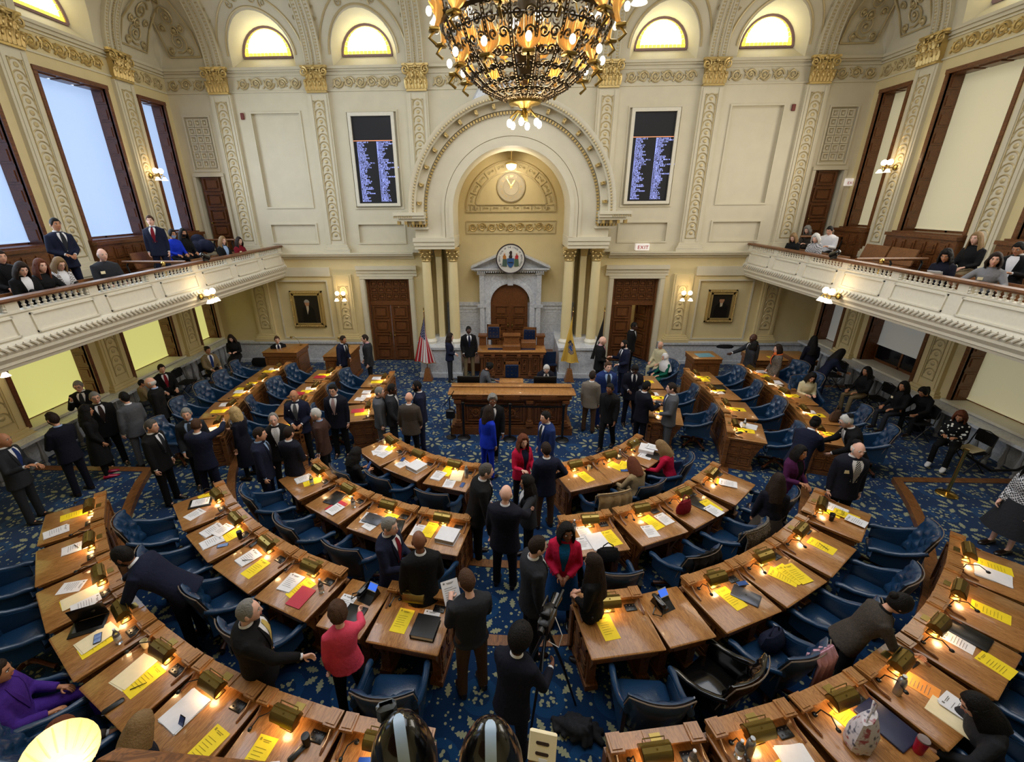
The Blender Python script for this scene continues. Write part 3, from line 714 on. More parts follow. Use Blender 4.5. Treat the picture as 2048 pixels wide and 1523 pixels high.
def door(i, x0, x1, z0, z1, y, leafs=2, cols=1, rows=4, arch=False, open_=False, tr=0):
    root = empty('door_%d' % i, (0, 0, 0)); S_(root)
    if tr:
        m = MB(); m.box(x0, x1, y-.08, y, z1, z1+.12); m.box(x0, x1, y-.05, y, z1+.12, tr)
        n = 5
        for a in range(n):
            for b in range(3):
                X = x0+.12+a*(x1-x0-.24)/n; Z = z1+.2+b*(tr-z1-.28)/3; mould(m, X+.04, X+(x1-x0-.24)/n-.04, Z+.04, Z+(tr-z1-.28)/3-.04, y-.05, .025, .05); m.box(X+.07, X+(x1-x0-.24)/n-.07, y-.09, y-.04, Z+.08, Z+(tr-z1-.28)/3-.08)
        m.build('transom', OAKD, root, smooth=False)
        m = MB(); m.box(x0-.0, x0+.07, y-.12, y+.1, z0, tr); m.box(x1-.07, x1, y-.12, y+.1, z0, tr); m.box(x0, x1, y-.1, y, tr-.06, tr); m.build('door_frame', OAKD, root, smooth=False)
    wl = (x1-x0-.14)/leafs
    for k in range(leafs):
        X0 = x0+.07+k*wl; m = MB(); m.box(.005, wl-.005, -.05, 0, z0+.01, z1)
        hh = (z1-z0)/rows
        for r in range(rows):
            if arch and r == rows-1: continue
            mould(m, .12, wl-.12, z0+r*hh+.09, z0+(r+1)*hh-.06, -.05, .035, .05); m.frus(.17, wl-.17, -.05, -.05, 0, 0, 0) if 0 else m.box(.19, wl-.19, -.1, -.05, z0+r*hh+.15, z0+(r+1)*hh-.12)
        T = Matrix.Translation((X0, y, 0))
        if open_ and k == 1: T = Matrix.Translation((X0+wl, y+.05, 0)) @ Matrix.Rotation(R(-58), 4, 'Z') @ Matrix.Translation((-wl, 0, 0))
        if arch:
            # trim the leaf to the arch by building it as a polygon
            m = MB(); cxx = (x0+x1)/2; rr = (x1-x0)/2; pts = [(X0, z0), (X0+wl, z0)]
            ang = [pi*j/24 for j in range(25)]; arc = [(cxx+rr*cos(t), 2.13+rr*sin(t)) for t in ang if X0-.08 <= cxx+rr*cos(t) <= X0+wl+1e-3]
            m.prism([(a-X0, b) for a, b in pts+arc], -.05, 0)
            for r in range(4):
                Z = z0+.1+r*.42; mould(m, .12, wl-.12, Z+.02, Z+.34, -.05, .035, .05); m.box(.18, wl-.18, -.1, -.05, Z+.08, Z+.28)
        o = m.build('door_leaf', OAKD, root, smooth=False); o.matrix_world = T
        h = MB(); hx = wl-.08 if k == 0 else .08
        if leafs == 1: hx = .1
        h.cyl((hx, -.08, z0+1.0-.1), (hx, -.08, z0+1.0+.12), .02); h.ball((hx, -.11, z0+1.0), .03); q = h.build('door_handle', BRASS, o)
    return root
root = door(1, -5.17, -3.6, 0, 2.13, D+.18, tr=3.1); root = door(2, 3.6, 5.17, 0, 2.13, D+.18, tr=3.1, open_=True)
door(3, -.74, .74, .3, 2.85, 16.45, arch=True); door(4, -10.47, -9.6, 4.0, 6.45, D+.15, leafs=1, rows=5); door(5, 9.6, 10.47, 4.0, 6.45, D+.15, leafs=1, rows=5)
# hallway seen through the open door
m = MB(); m.box(3.4, 5.9, 18.6, 18.7, 0, 3); m.box(3.3, 3.4, D+.3, 18.7, 0, 3); m.box(5.9, 6, D+.3, 18.7, 0, 3); m.box(3.3, 6, D+.3, 18.7, 3, 3.1); S_(m.build('wall_hallway', CREAM, smooth=False))
m = MB(); m.box(3.3, 6, D, 18.7, -.1, 0.001); S_(m.build('floor', CARPET, smooth=False))
point('hallway_lamp', (4.6, 17.3, 2.7), 14, (1, .85, .65), .1)
# columns on marble pedestals
def column_root(x, y, label):
    root = empty('column', (x, y, 1.08)); tag(root, label, 'column')
    m = MB(); m.lathe([(.2, 0), (.2, .05), (.22, .08), (.2, .12), (.17, .15), (.16, .18)], 18); m.build('base', CREAMW, root)
    m = MB(); m.lathe([(.158, .15), (.162, .9), (.155, 1.8), (.138, 2.74)], 24); m.build('shaft', CREAM, root)
    m = MB(); m.lathe([(.14, 2.74), (.155, 2.78), (.13, 2.82), (.14, 2.95), (.2, 3.1)], 16)
    for row, zz, k in ((0, 2.8, 8), (1, 2.9, 8)):
        for i in range(k):
            m.T = Matrix.Rotation(2*pi*(i+.5*row)/k, 4, 'Z'); m.loft([[(.14+o, -w_, zz+h), (.16+o, 0, zz+h), (.14+o, w_, zz+h), (.12+o, 0, zz+h)] for h, w_, o in ((0, .04, 0), (.08, .05, .01), (.13, .04, .05), (.1, .015, .08))], True)
    for i in range(4):
        m.T = Matrix.Rotation(pi/4+pi/2*i, 4, 'Z'); m.ball((.23, 0, 3.04), .045, .03, .05, 8, 5)
    m.T = Matrix(); m.box(-.2, .2, -.2, .2, 3.1, 3.17); m.build('capital', GOLD, root)
for x, l in ((-2.74, 'outer cream column left of the arch, behind the American flag'), (-1.87, 'inner cream column on the left marble pedestal'), (1.87, 'inner cream column on the right marble pedestal'), (2.74, 'outer cream column right of the arch, behind the black flag')):
    column_root(x, 14.78, l)
m = MB()
for s in (-1, 1):
    for a in (1.95, 2.35, 2.75): x0, x1 = sorted((s*a, s*(a+.2))); m.box(x0, x1, 15.5, D+.5 if a < 2.5 else D, 1.08, 4.24)
S_(m.build('trim_18', CREAM, smooth=False))
m = MB()
for s in (-1, 1):
    for a in (1.95, 2.35, 2.75): x0, x1 = sorted((s*(a-.03), s*(a+.23))); m.frus(x0+.03, x1-.03, 15.47, 15.6, 3.9, 4.2, -.04)
S_(m.build('trim_19', GOLD, smooth=False))
m = MB()
for s in (-1, 1):
    x0, x1 = sorted((s*1.65, s*3.05)); m.box(x0, x1, 14.25, D+.1, 0, 1.0); m.box(x0-.05, x1+.05, 14.2, D, 1.0, 1.08); m.box(x0-.04, x1+.04, 14.21, D, 0, .16)
    x0, x1 = sorted((s*1.65, s*2.6)); m.box(x0, x1, D, 16.6, 0, 1.0)
S_(m.build('trim_20', MARBLE, smooth=False))
m = MB(); m.box(-1.65, 1.65, 14.85, 16.6, 0, .3); S_(m.build('floor', OAKM, smooth=False))
# clock
ck = empty('wall_clock', (0, 16.6, 6.07)); tag(ck, 'round relief clock with gold numerals in the arch lunette', 'clock')
m = MB(); m.T = Matrix.Rotation(pi/2, 4, 'X'); m.lathe([(0, 0), (.46, 0), (.46, .03), (.48, .05), (.45, .06), (.43, .03), (.27, .03), (.26, .045), (.24, .03), (0, .025)], 40); m.build('dial', mat('clock_stone', srgb(196, 184, 158), .6), ck)
m = MB()
for i, nme in enumerate(('XII', 'I', 'II', 'III', 'IIII', 'V', 'VI', 'VII', 'VIII', 'IX', 'X', 'XI')):
    a = -2*pi*i/12; M = Matrix.Rotation(a, 4, 'Y').inverted() @ Matrix.Translation((-.04*len(nme)*.35, -.035, .31)) @ FACING; text(m, nme, M, .085)
m.build('numerals', GOLD, ck, smooth=False)
m = MB()
for a, l, w_ in ((-R(30), .36, .03), (R(30), .27, .036)):
    m.T = Matrix.Rotation(a, 4, 'Y'); m.add([(-w_, -.05, 0), (0, -.055, -.08), (w_, -.05, 0), (w_*.6, -.05, l*.8), (0, -.055, l), (-w_*.6, -.05, l*.8)], [(0, 1, 2, 3, 4, 5)])
m.T = Matrix(); m.build('clock_hands', GOLD, ck, smooth=False)
# state seal
sl = empty('state_seal', (0, 16.0, 3.76)); tag(sl, 'round painted state seal with shield and two figures above the pediment', 'seal')
SW = mat('seal_white', srgb(232, 230, 222), .4); 
m = MB(); m.T = Matrix.Rotation(pi/2, 4, 'X'); m.lathe([(0, 0), (.5, 0), (.5, .06), (.47, .07), (0, .06)], 40); m.build('disc', SW, sl)
m = MB(); m.loft([[(r*cos(t), y, r*sin(t)) for r, y in ((.47, -.05), (.47, -.08), (.5, -.08), (.51, -.05))] for t in [2*pi*k/48 for k in range(49)]], False); m.build('rim', mat('seal_rim', srgb(60, 50, 55), .4), sl)
m = MB(); s_ = 'THE GREAT SEAL OF THE STATE OF NEW JERSEY'
for i, ch in enumerate(s_):
    if ch == ' ': continue
    a = R(-128+256*i/(len(s_)-1)); text(m, ch, Matrix.Rotation(a, 4, 'Y') @ Matrix.Translation((-.022, -.072, .365)) @ FACING, .075)
m.build('lettering', mat('seal_letter', srgb(30, 40, 60), .5), sl, smooth=False)
def blob(m, pts, y=-.075, d=.02): m.prism(pts, y-d, y+d); return m
m = MB(); blob(m, [(-.12, .02), (.12, .02), (.12, -.15), (.07, -.25), (0, -.3), (-.07, -.25), (-.12, -.15)]); m.build('shield', mat('seal_blue', srgb(50, 95, 150), .5), sl, smooth=False)
m = MB(); blob(m, [(-.05, .02), (.05, .02), (.06, .1), (.03, .13), (-.03, .13), (-.06, .1)]); blob(m, [(-.02, .13), (.04, .13), (.05, .25), (.0, .28), (-.05, .22)]); blob(m, [(-.08, -.12), (.08, -.12), (.08, -.1), (-.08, -.1)], -.1)
m.build('horse_crest', mat('seal_dark', srgb(50, 32, 30), .5), sl, smooth=False)
for s, c, c2 in ((-1, srgb(190, 120, 40), srgb(70, 95, 85)), (1, srgb(190, 40, 45), srgb(80, 105, 80))):
    m = MB(); blob(m, [(s*.15, 0), (s*.26, 0), (s*.27, .1), (s*.22, .14), (s*.16, .1)]); m.build('figure_bodice', mat('seal_dress%d' % s, c, .5), sl, smooth=False)
    m = MB(); blob(m, [(s*.13, 0), (s*.27, 0), (s*.29, -.24), (s*.13, -.26)]); m.build('figure_skirt', mat('seal_skirt%d' % s, c2, .5), sl, smooth=False)
    m = MB(); m.ball((s*.21, -.08, .17), .03, .02, .035); m.build('figure_head', mat('seal_skin', srgb(220, 180, 150), .5), sl)
# hanging lamp in the niche
hl = empty('pendant_lamp', (0, 15.9, 6.66)); tag(hl, 'small gilt pendant lamp with lit glass bowl hanging in the arch', 'lamp')
m = MB(); m.cyl((0, 0, .12), (0, 0, .55), .012); m.lathe([(0, .5), (.06, .55), (.03, .42), (.015, .4)], 10); m.lathe([(.02, .05), (.19, .05), (.2, .08), (.12, .12), (.02, .16)], 20); m.tube([(-.1, 0, .24), (0, 0, .22), (.1, 0, .24)], .01, 5); m.build('lamp_mount', GOLD, hl)
BULB = mat('lit_lamp_glass', (1, .9, .7, 1), .4, emit=(1, .86, .6, 1), es=9); BULBW = mat('lit_white_glass', (1, 1, 1, 1), .4, emit=(1, .88, .66, 1), es=1.7)
m = MB(); m.lathe([(.17, .05), (.16, -.03), (.09, -.1), (0, -.11)], 18); m.build('glass_bowl', BULBW, hl)
point('pendant_light', (0, 15.6, 6.45), 34, (1, .88, .68), .12)
# ---------------- vote boards
names1 = 'ABDELAZIZ,ALLEN,ATKINS,AUTH,AZZARITI,BAGOLIE,BAILEY,BARLAS,BARRANCO,BERGEN,CALABRESE,CARTER,CLIFTON,COLLAZOS-GILL,DANIELSEN,DEANGELO,DEPHILLIPS,DIMAIO,DONLON,DRULIS,DUNN,EULNER,FANTASIA,FLYNN,FREIMAN,GREENWALD,GUARDIAN,HAIDER,HALL,HUTCHISON,INGANAMORT,KANE,KANITRA,KARABINCHAK,KATZ,KEAN,KENNEDY,LOPEZ,MARENCO'.split(',')
names2 = 'MATSIKOUDIS,MCCANN STAMATO,MCCLELLAN,MCCOY,MCGUCKIN,MILLER,MOEN,MORALES,MURPHY,MYHRE,PARK,PETERPAUL,PETERSON,PINTOR MARIN,QUIJANO,RAMIREZ,REYNOLDS-JACKSON,RODRIGUEZ,RUMPF,SAMPSON,SAUICKIE,SCHAER,SCHARFENBERGER,SCHNALL,SIMMONS,SIMONSEN,SPEARMAN,SPEIGHT,STANLEY,SUMTER,SWAIN,TORRISSI,TULLY,TWITTY,VENEZIA,VERRELLI,WEBBER,WIMBERLY,COUGHLIN'.split(',')
SCR = mat('black_led_screen', srgb(24, 26, 34), .4); TXT = mat('blue_white_led_text', (.5, .55, 1, 1), .5, emit=srgb(150, 165, 255), es=1.15); ORL = mat('orange_led_line', (1, .5, .3, 1), .5, emit=srgb(240, 130, 80), es=.9)
for s, l in ((-1, 'tall black vote board listing member names, beside the left of the arch'), (1, 'tall black vote board listing member names, beside the exit sign')):
    x0, x1 = (-5.13, -3.67) if s < 0 else (3.67, 5.13)
    b = empty('vote_board', (x0, D-.02, 5.5)); tag(b, l, 'display board', 'vote boards beside the arch'); wd = x1-x0
    m = MB()
    for a in ((0, wd, 2.62, 2.72), (0, wd, 0, .09), (0, .1, .09, 2.62), (wd-.1, wd, .09, 2.62)): m.box(a[0], a[1], -.1, .05, a[2], a[3])
    m.build('frame', CREAMW, b, smooth=False)
    m = MB(); m.box(.1, wd-.1, -.04, .04, .09, 2.62); m.build('screen', SCR, b, smooth=False)
    m = MB(); m.box(.1, wd-.1, -.05, -.03, 1.93, 1.945); m.build('header_line', ORL, b, smooth=False)
    m = MB()
    for c, nn in ((.2, names1), (.83, names2)):
        for i, n in enumerate(nn):
            text(m, n, Matrix.Translation((c, -.045, 1.875-i*.0455)) @ FACING, .052, .8)
    m.build('name_list', TXT, b, smooth=False)
# exit signs
for x, z, l in ((4.2, 4.04, 'lit white exit sign on the string course right of the arch'), (9.35, 5.9, 'lit white exit sign by the upper right gallery door')):
    e = empty('exit_sign', (x, D-.12, z)); tag(e, l, 'sign'); wd = .46 if x < 5 else .34
    if x > 5: e.location = (10.55, D-.08, 5.98)
    m = MB(); m.bev(0, wd, -.04, .1, 0, .22, .01); m.build('housing', mat('sign_white', srgb(235, 230, 225), .5, emit=srgb(235, 225, 215), es=.35), e)
    m = MB(); text(m, 'EXIT', Matrix.Translation((.06, -.045, .05)) @ FACING, .16 if x < 5 else .11); m.build('lettering', mat('sign_red', srgb(190, 40, 50), .5), e, smooth=False)
for s in (-1, 1):
    m = MB(); m.bev(-.05, .05, -.06, 0, -.09, .09, .01); o = m.build('fire_alarm_strobe', mat('alarm_red', srgb(120, 50, 45), .5), None, (s*8.5, D, 8.17)); tag(o, 'small red strobe box high on the wall beside the %s panel' % ('left' if s < 0 else 'right'), 'alarm')
# portraits
for s, l in ((-1, 'gilt framed portrait of a standing man in black, left of the dais'), (1, 'gilt framed portrait of a bearded man in black, right of the dais')):
    cx, z0, z1, hw = (-7.42, 1.33, 2.67, .6) if s < 0 else (7.45, 1.53, 2.69, .5)
    p = empty('framed_portrait', (cx, D+.03, (z0+z1)/2)); tag(p, l, 'painting', 'portraits on the back wall'); hh = (z1-z0)/2
    m = MB()
    for k, (w0, d) in enumerate(((0, .03), (.03, .09), (.08, .06), (.11, .08))):
        a, b = hw-w0, hh-w0; t = .05
        m.box(-a, a, -d, 0, b-t, b); m.box(-a, a, -d, 0, -b, -b+t); m.box(-a, -a+t, -d, 0, -b, b); m.box(a-t, a, -d, 0, -b, b)
    for q in range(22):
        for ss in (-1, 1): m.ball((ss*(hw-.05), -.09, -hh+.06+q*(2*hh-.12)/21), .022, .02, .03, 6, 4)
    for q in range(16):
        for ss in (-1, 1): m.ball((-hw+.06+q*(2*hw-.12)/15, -.09, ss*(hh-.05)), .03, .02, .022, 6, 4)
    m.build('picture_frame', GOLD, p, smooth=False)
    m = MB(); m.box(-hw+.13, hw-.13, -.03, 0, -hh+.13, hh-.13); m.build('canvas', mat('dark_canvas', srgb(38, 32, 26), .35), p, smooth=False)
    pm = lambda n, pts, c, y=-.035: (lambda q: q.build(n, c, p, smooth=False))(MB().prism(pts, y, y+.004))
    pm('painted_coat', [(-.24, -hh+.14), (.26, -hh+.14), (.24, 0), (.1, .12), (-.1, .12), (-.2, .0)], mat('paint_black', srgb(14, 12, 12), .4))
    pm('painted_shirt', [(-.03, -.02 if s > 0 else -.2), (.04, -.0), (.05, .13), (-.05, .13)], mat('paint_cream', srgb(205, 190, 160), .4), -.038)
    pm('painted_face', [(.085*cos(t), .22+.11*sin(t)) for t in [2*pi*k/16 for k in range(16)]], mat('paint_flesh', srgb(185, 135, 100), .4), -.04)
    pm('painted_hair', [(.1*cos(t), .25+.11*sin(t)) for t in [pi*k/10 for k in range(11)]], mat('paint_grey' if s < 0 else 'paint_brown', srgb(170, 165, 155) if s < 0 else srgb(40, 26, 20), .4), -.042)
# ================= BALCONIES, LIGHT FITTINGS, DAIS FURNITURE =================
balus = MB().lathe([(.03, 0), (.03, .015), (.016, .03), (.034, .055), (.018, .085), (.03, .11), (.03, .13)], 8).build('baluster', CREAMW); balm = balus.data; bpy.data.objects.remove(balus)
for s, nm in ((-1, 'left'), (1, 'right')):
    b = empty('gallery_balcony', (s*8.04, 0, 3.17)); tag(b, 'long white panelled gallery balcony with wooden rail along the %s wall' % nm, 'balcony')
    y0, y1 = 3.0, D
    def ext(prof, ya=y0, yb=y1):   # profile in (towards room, z)
        return MB().loft([[(-s*a, y, z) for a, z in prof] for y in (ya, yb)], True)
    m = ext([(-.14, .0), (-.02, .0), (.0, .05), (.02, .07), (.02, .12), (.08, .2), (.08, .25), (.11, .3), (.11, .38), (.09, .42), (.06, .45), (.02, .82), (.04, .84), (.04, .87), (-.14, .87)])
    x0, x1 = sorted((0, s*(W-8.04))); m.box(x0, x1, y0, y1, .05, .2); m.build('parapet', CREAMW, b, smooth=False)
    m = ext([(-.12, 1.02), (.07, 1.02), (.09, 1.05), (.07, 1.085), (-.12, 1.085)]); m.build('hand_rail', OAKD, b, smooth=False)
    m = MB()
    for i in range(110):
        y = y0+.06+i*.117; m.tube([(-s*.115, y-.05, .39), (-s*.13, y, .345), (-s*.115, y+.05, .3)], .02, 5, False)
    m.build('rope_moulding', CREAMW, b)
    nb = int((y1-y0)/1.52)
    for k in range(9):
        ya = y1-.12-(k+1)*1.5+.2; yb = y1-.12-k*1.5-.08
        if ya < y0: break
        m = MB()
        for (ia, za, zb, d) in ((0, .47, .8, .03), (.05, .52, .75, .045)):
            pr = [(.062-(z-.45)/.37*.04+d, z) for z in (za, zb)]
            if ia == 0:
                for (p0, p1) in (((ya, yb), (za, za+.03)), ((ya, yb), (zb-.03, zb)), ((ya, ya+.03), (za, zb)), ((yb-.03, yb), (za, zb))):
                    f = lambda z: .062-(z-.45)/.37*.04
                    m.loft([[(-s*(f(z)-.02), y, z), (-s*(f(z)+d), y, z)] for y, z in ((p0[0], p1[0]), (p0[1], p1[0]), (p0[1], p1[1]), (p0[0], p1[1]), (p0[0], p1[0]))], False, False)
                    m.add([(-s*(f(z)+d), y, z) for y, z in ((p0[0], p1[0]), (p0[1], p1[0]), (p0[1], p1[1]), (p0[0], p1[1]))], [(0, 1, 2, 3)])
        m.build('raised_panel', CREAMW, b, smooth=False)
        m = MB(); x0, x1 = sorted((s*.1, -s*.03)); m.box(x0, x1, yb-.03, yb+.17, .87, 1.02); m.build('rail_pier', CREAMW, b, smooth=False)
        for i in range(11):
            if len([1]) and y0+.1 < ya-.02+i*.118:
                o = bpy.data.objects.new('baluster', balm); COL.objects.link(o); o.parent = b; o.location = (0, ya+.0+i*.118, .88)
    # gallery floor tiers (carpeted)
    m = MB(); x0, x1 = sorted((s*8.15, s*W)); m.box(x0, x1, y0, D, 3.25, 3.36); x0, x1 = sorted((s*9.2, s*W)); m.box(x0, x1, y0, D, 3.36, 3.6); S_(m.build('floor', mat('plain_blue_carpet', srgb(28, 44, 78), .95), smooth=False))
# ---------------- wall sconces
def sconce_proto(nu, nd):
    root = empty('wall_sconce', (0, 0, 0))
    m = MB(); m.T = Matrix.Rotation(pi/2, 4, 'X'); m.lathe([(0, 0), (.08, 0), (.07, .03), (.02, .05), (0, .06)], 12); m.T = Matrix()
    m.cyl((0, -.03, 0), (0, -.2, .0), .015); m.ball((0, -.2, 0), .04)
    ups = [(x, -.26, .02) for x in ((-.11, .11) if nu == 2 else (-.16, 0, .16))]; dns = [(x, -.3, -.08) for x in ((-.15, .0, .15) if nd == 3 else (-.14, .14))]
    for x, y, z in ups: m.tube([(0, -.2, 0), (x*.5, y, -.05), (x, y, z)], .01, 6); m.lathe([(.001, .0)], 3) if 0 else None; m.ball((x, y, z+.02), .03, .03, .02)
    for x, y, z in dns: m.tube([(0, -.2, 0), (x*.6, y, .05), (x, y, z+.06)], .01, 6); m.ball((x, y, z+.05), .025)
    m.build('bracket', BRASS, root)
    for x, y, z in ups:
        q = MB(); q.ball((x, y, z+.11), .075, .075, .08, 14, 10); q.build('globe', BULBW, root)
    for x, y, z in dns:
        q = MB(); q.T = Matrix.Translation((x, y, z)); q.lathe([(.02, .05), (.04, .03), (.06, -.01), (.085, -.05)], 14, False); q.ball((0, 0, -.0), .03); q.build('flower_shade', BULBW, root)
    return root
kinds = {(2, 2): kids(sconce_proto(2, 2)), (2, 3): kids(sconce_proto(2, 3))}
used = set()
def sconce(k, loc, rz, label, power=16):
    r = kinds[k] if k not in used else copy_tree(kinds[k]); used.add(k)
    r.location = loc; r.rotation_euler.z = rz; tag(r, label, 'sconce')
    d = Matrix.Rotation(rz, 3, 'Z') @ Vector((0, -.32, 0)); point('sconce_light', Vector(loc)+d+Vector((0, 0, .15)), power, (1, .7, .36), .1)
sconce((2, 2), (-6.0, D-.12, 2.52), 0, 'four-globe brass sconce on the pilaster between portrait and left door', 9)
sconce((2, 2), (6.05, D-.12, 2.52), 0, 'four-globe brass sconce on the pilaster between portrait and right door', 9)
sconce((2, 2), (-(W-.12), 14.1, 6.4), pi/2, 'brass sconce on the upper pilaster above the left gallery', 10)
sconce((2, 2), (W-.12, 14.1, 6.4), -pi/2, 'brass sconce on the upper pilaster above the right gallery', 10)
sconce((2, 3), (-7.9, 11.05, 3.42), pi/2, 'five-light brass sconce on the front of the left balcony', 14)
sconce((2, 3), (7.9, 11.05, 3.42), -pi/2, 'five-light brass sconce on the front of the right balcony', 14)
sconce((2, 2), (-(W-.12), 8.0, 2.5), pi/2, 'brass sconce under the left balcony beside the yellow window', 8)
# ---------------- chandelier
ch = empty('chandelier', (.11, 6.5, 6.75)); tag(ch, 'huge openwork brass chandelier with glowing shell shades and filigree bowl', 'chandelier')
BZ = mat('dark_bronze_filigree', srgb(92, 82, 66), .3, .85); SHELL = mat('amber_shell_glass', srgb(200, 140, 60), .25, .6, emit=(1, .5, .12, 1), es=.35)
prof = [(.12, .02), (.3, .06), (.52, .16), (.72, .32), (.88, .52), (.98, .75), (1.06, 1.05), (1.12, 1.4)]
m = MB(); m.lathe([(.0, -.06), (.06, -.05), (.09, -.02), (.2, .0), (.22, .03), (.12, .05)], 20); m.lathe([(.0, -.2), (.03, -.19), (.05, -.12), (.03, -.06)], 12); m.build('bottom_finial', BRASS, ch)
def prf(t):
    t *= len(prof)-1; i = min(int(t), len(prof)-2); f = t-i; return (prof[i][0]*(1-f)+prof[i+1][0]*f, prof[i][1]*(1-f)+prof[i+1][1]*f)
rib = MB()
for off in (-.014, .014):
    rib.tube([(prf(t/24)[0], off, prf(t/24)[1]) for t in range(25)], .008, 4)
for t in range(46): r, z = prf(t/45); rib.ball((r+.01, 0, z), .016, .016, .016, 5, 3)
rb = rib.build('beaded_rib', BZ); rbm = rb.data; bpy.data.objects.remove(rb)
for k in range(20):
    o = bpy.data.objects.new('beaded_rib', rbm); COL.objects.link(o); o.parent = ch; o.rotation_euler.z = 2*pi*k/20+.1
fil = MB()
for j, t in enumerate((.12, .2, .29, .38, .47, .56, .65, .74, .83, .91, .985)):
    r, z = prf(t)
    if j in (3, 6, 10): fil.loft([[((r+dr)*cos(a), (r+dr)*sin(a), z+dz) for dr, dz in ((0, -.012), (.015, 0), (0, .012))] for a in [2*pi*k/60 for k in range(61)]], False)
    n = 20
    for k in range(n):
        for q in (-1, 1):
            a0 = 2*pi*(k+.5+q*.22)/n+.1; rad = r*pi/n*.42
            pts = []
            for i in range(13):
                u = i/12; aa = u*2.6*pi*q; rr = rad*(1-.75*u); t2 = min(.999, max(0, t+rr*sin(aa)*.55)); R_, Z_ = prf(t2); th = a0+rr*cos(aa)/max(r, .2); pts.append((R_*cos(th), R_*sin(th), Z_))
            fil.tube(pts, .013, 4)
fil.build('filigree_bowl', BZ, ch)
ring = MB()
for z, r in ((1.42, 1.14), (.78, 1.0)):
    ring.loft([[((r+dr)*cos(a), (r+dr)*sin(a), z+dz) for dr, dz in ((0, -.03), (.03, 0), (0, .03), (-.02, 0))] for a in [2*pi*k/60 for k in range(61)]], False)
for k in range(10): a = 2*pi*k/10; ring.cyl((1.1*cos(a), 1.1*sin(a), 1.4), (.1*cos(a), .1*sin(a), 1.75), .012, n=5)
ring.cyl((0, 0, .2), (0, 0, 4.6), .035); ring.lathe([(.05, 1.5), (.14, 1.6), (.1, 1.75), (.05, 1.9)], 12); ring.lathe([(.1, .3), (.16, .5), (.06, .7), (.12, 1.0), (.05, 1.2)], 12); ring.build('frame_rings', BZ, ch)
def shell_mesh(h, w_):
    m = MB(); n = 11
    for i in range(n):
        a = R(-68+136*i/(n-1)); L = h*(1-.2*abs(sin(a))**1.5); pts = []
        for j in range(8):
            u = j/7; x = sin(a)*w_*1.1*sin(u*pi*.62)*(1-.25*u); z = L*u*(.55+.45*cos(a)); y = -.02+.32*h*u*(1-u)*1.6-.1*h*u*u*1.0
            pts.append((x, y, z))
        m.tube(pts, [w_*.05+w_*.1*sin(pi*min(1, .15+u_/7*.85)) for u_ in range(8)], 5, True, .55)
    return m
shb = shell_mesh(.5, .21).build('shell_shade', SHELL); shs = shell_mesh(.33, .15).build('shell_shade', SHELL); shbm, shsm = shb.data, shs.data
for o in (shb, shs): bpy.data.objects.remove(o)
bb = MB().ball((0, -.09, 0), .034, .034, .047, 10, 8).build('bulb', BULB); bbm = bb.data; bpy.data.objects.remove(bb)
hold = MB(); hold.bev(-.07, .07, -.1, .02, -.04, .0, .01); hold.tube([(0, -.03, -.02), (0, -.1, -.1), (0, -.02, -.16)], .018, 6); hb = hold.build('shade_holder', BRASS); hbm = hb.data; bpy.data.objects.remove(hb)
for n, r, z, me, sb, off in ((12, 1.06, .72, shbm, .15, .262), (12, .84, .34, shsm, .1, 0)):
    for k in range(n):
        a = 2*pi*k/n+off
        for nm, dm, zz in (('shell_shade', me, 0), ('bulb', bbm, sb), ('shade_holder', hbm, 0)):
            o = bpy.data.objects.new(nm, dm); COL.objects.link(o); o.parent = ch; o.location = (r*sin(a), -r*cos(a), z+zz); o.rotation_euler = (0, 0, a)
flw = MB(); flw.lathe([(.02, .08), (.04, .06), (.06, .02), (.1, -.03)], 12, False); flm_ = flw.build('flower_shade', BULBW); flm = flm_.data; bpy.data.objects.remove(flm_)
for k in range(8):
    arms = MB(); a = 2*pi*k/8+.02
    for q in range(4):
        aa = a+(q-1.5)*.12; rr = 1.3+.1*(q % 2); z = 1.28-.07*(q % 2)-.1*q/3
        arms.tube([(1.1*cos(a), 1.1*sin(a), 1.35), (1.2*cos(aa), 1.2*sin(aa), 1.45), (rr*cos(aa), rr*sin(aa), z+.08)], .01, 5)
        o = bpy.data.objects.new('flower_shade', flm); COL.objects.link(o); o.parent = ch; o.location = (rr*cos(aa), rr*sin(aa), z)
        if q % 2 == 0:
            o = bpy.data.objects.new('bulb', bbm); COL.objects.link(o); o.parent = ch; o.location = (rr*cos(aa), rr*sin(aa)+.09, z); o.scale = (.7, 1, .7)
    arms.build('lamp_arm', BRASS, ch)
for k in range(6):
    a = 2*pi*k/6+.3; arms = MB(); arms.tube([(0, 0, -.1), (.1*cos(a), .1*sin(a), -.08), (.19*cos(a), .19*sin(a), -.16)], .012, 5); arms.build('lamp_arm', BRASS, ch)
    o = bpy.data.objects.new('bulb', bbm); COL.objects.link(o); o.parent = ch; o.location = (.2*cos(a), .2*sin(a)+.09, -.22)
point('chandelier_light', (.11, 6.5, 7.4), 130, (1, .72, .4), .6); point('chandelier_light', (.11, 6.5, 6.35), 60, (1, .75, .45), .25)
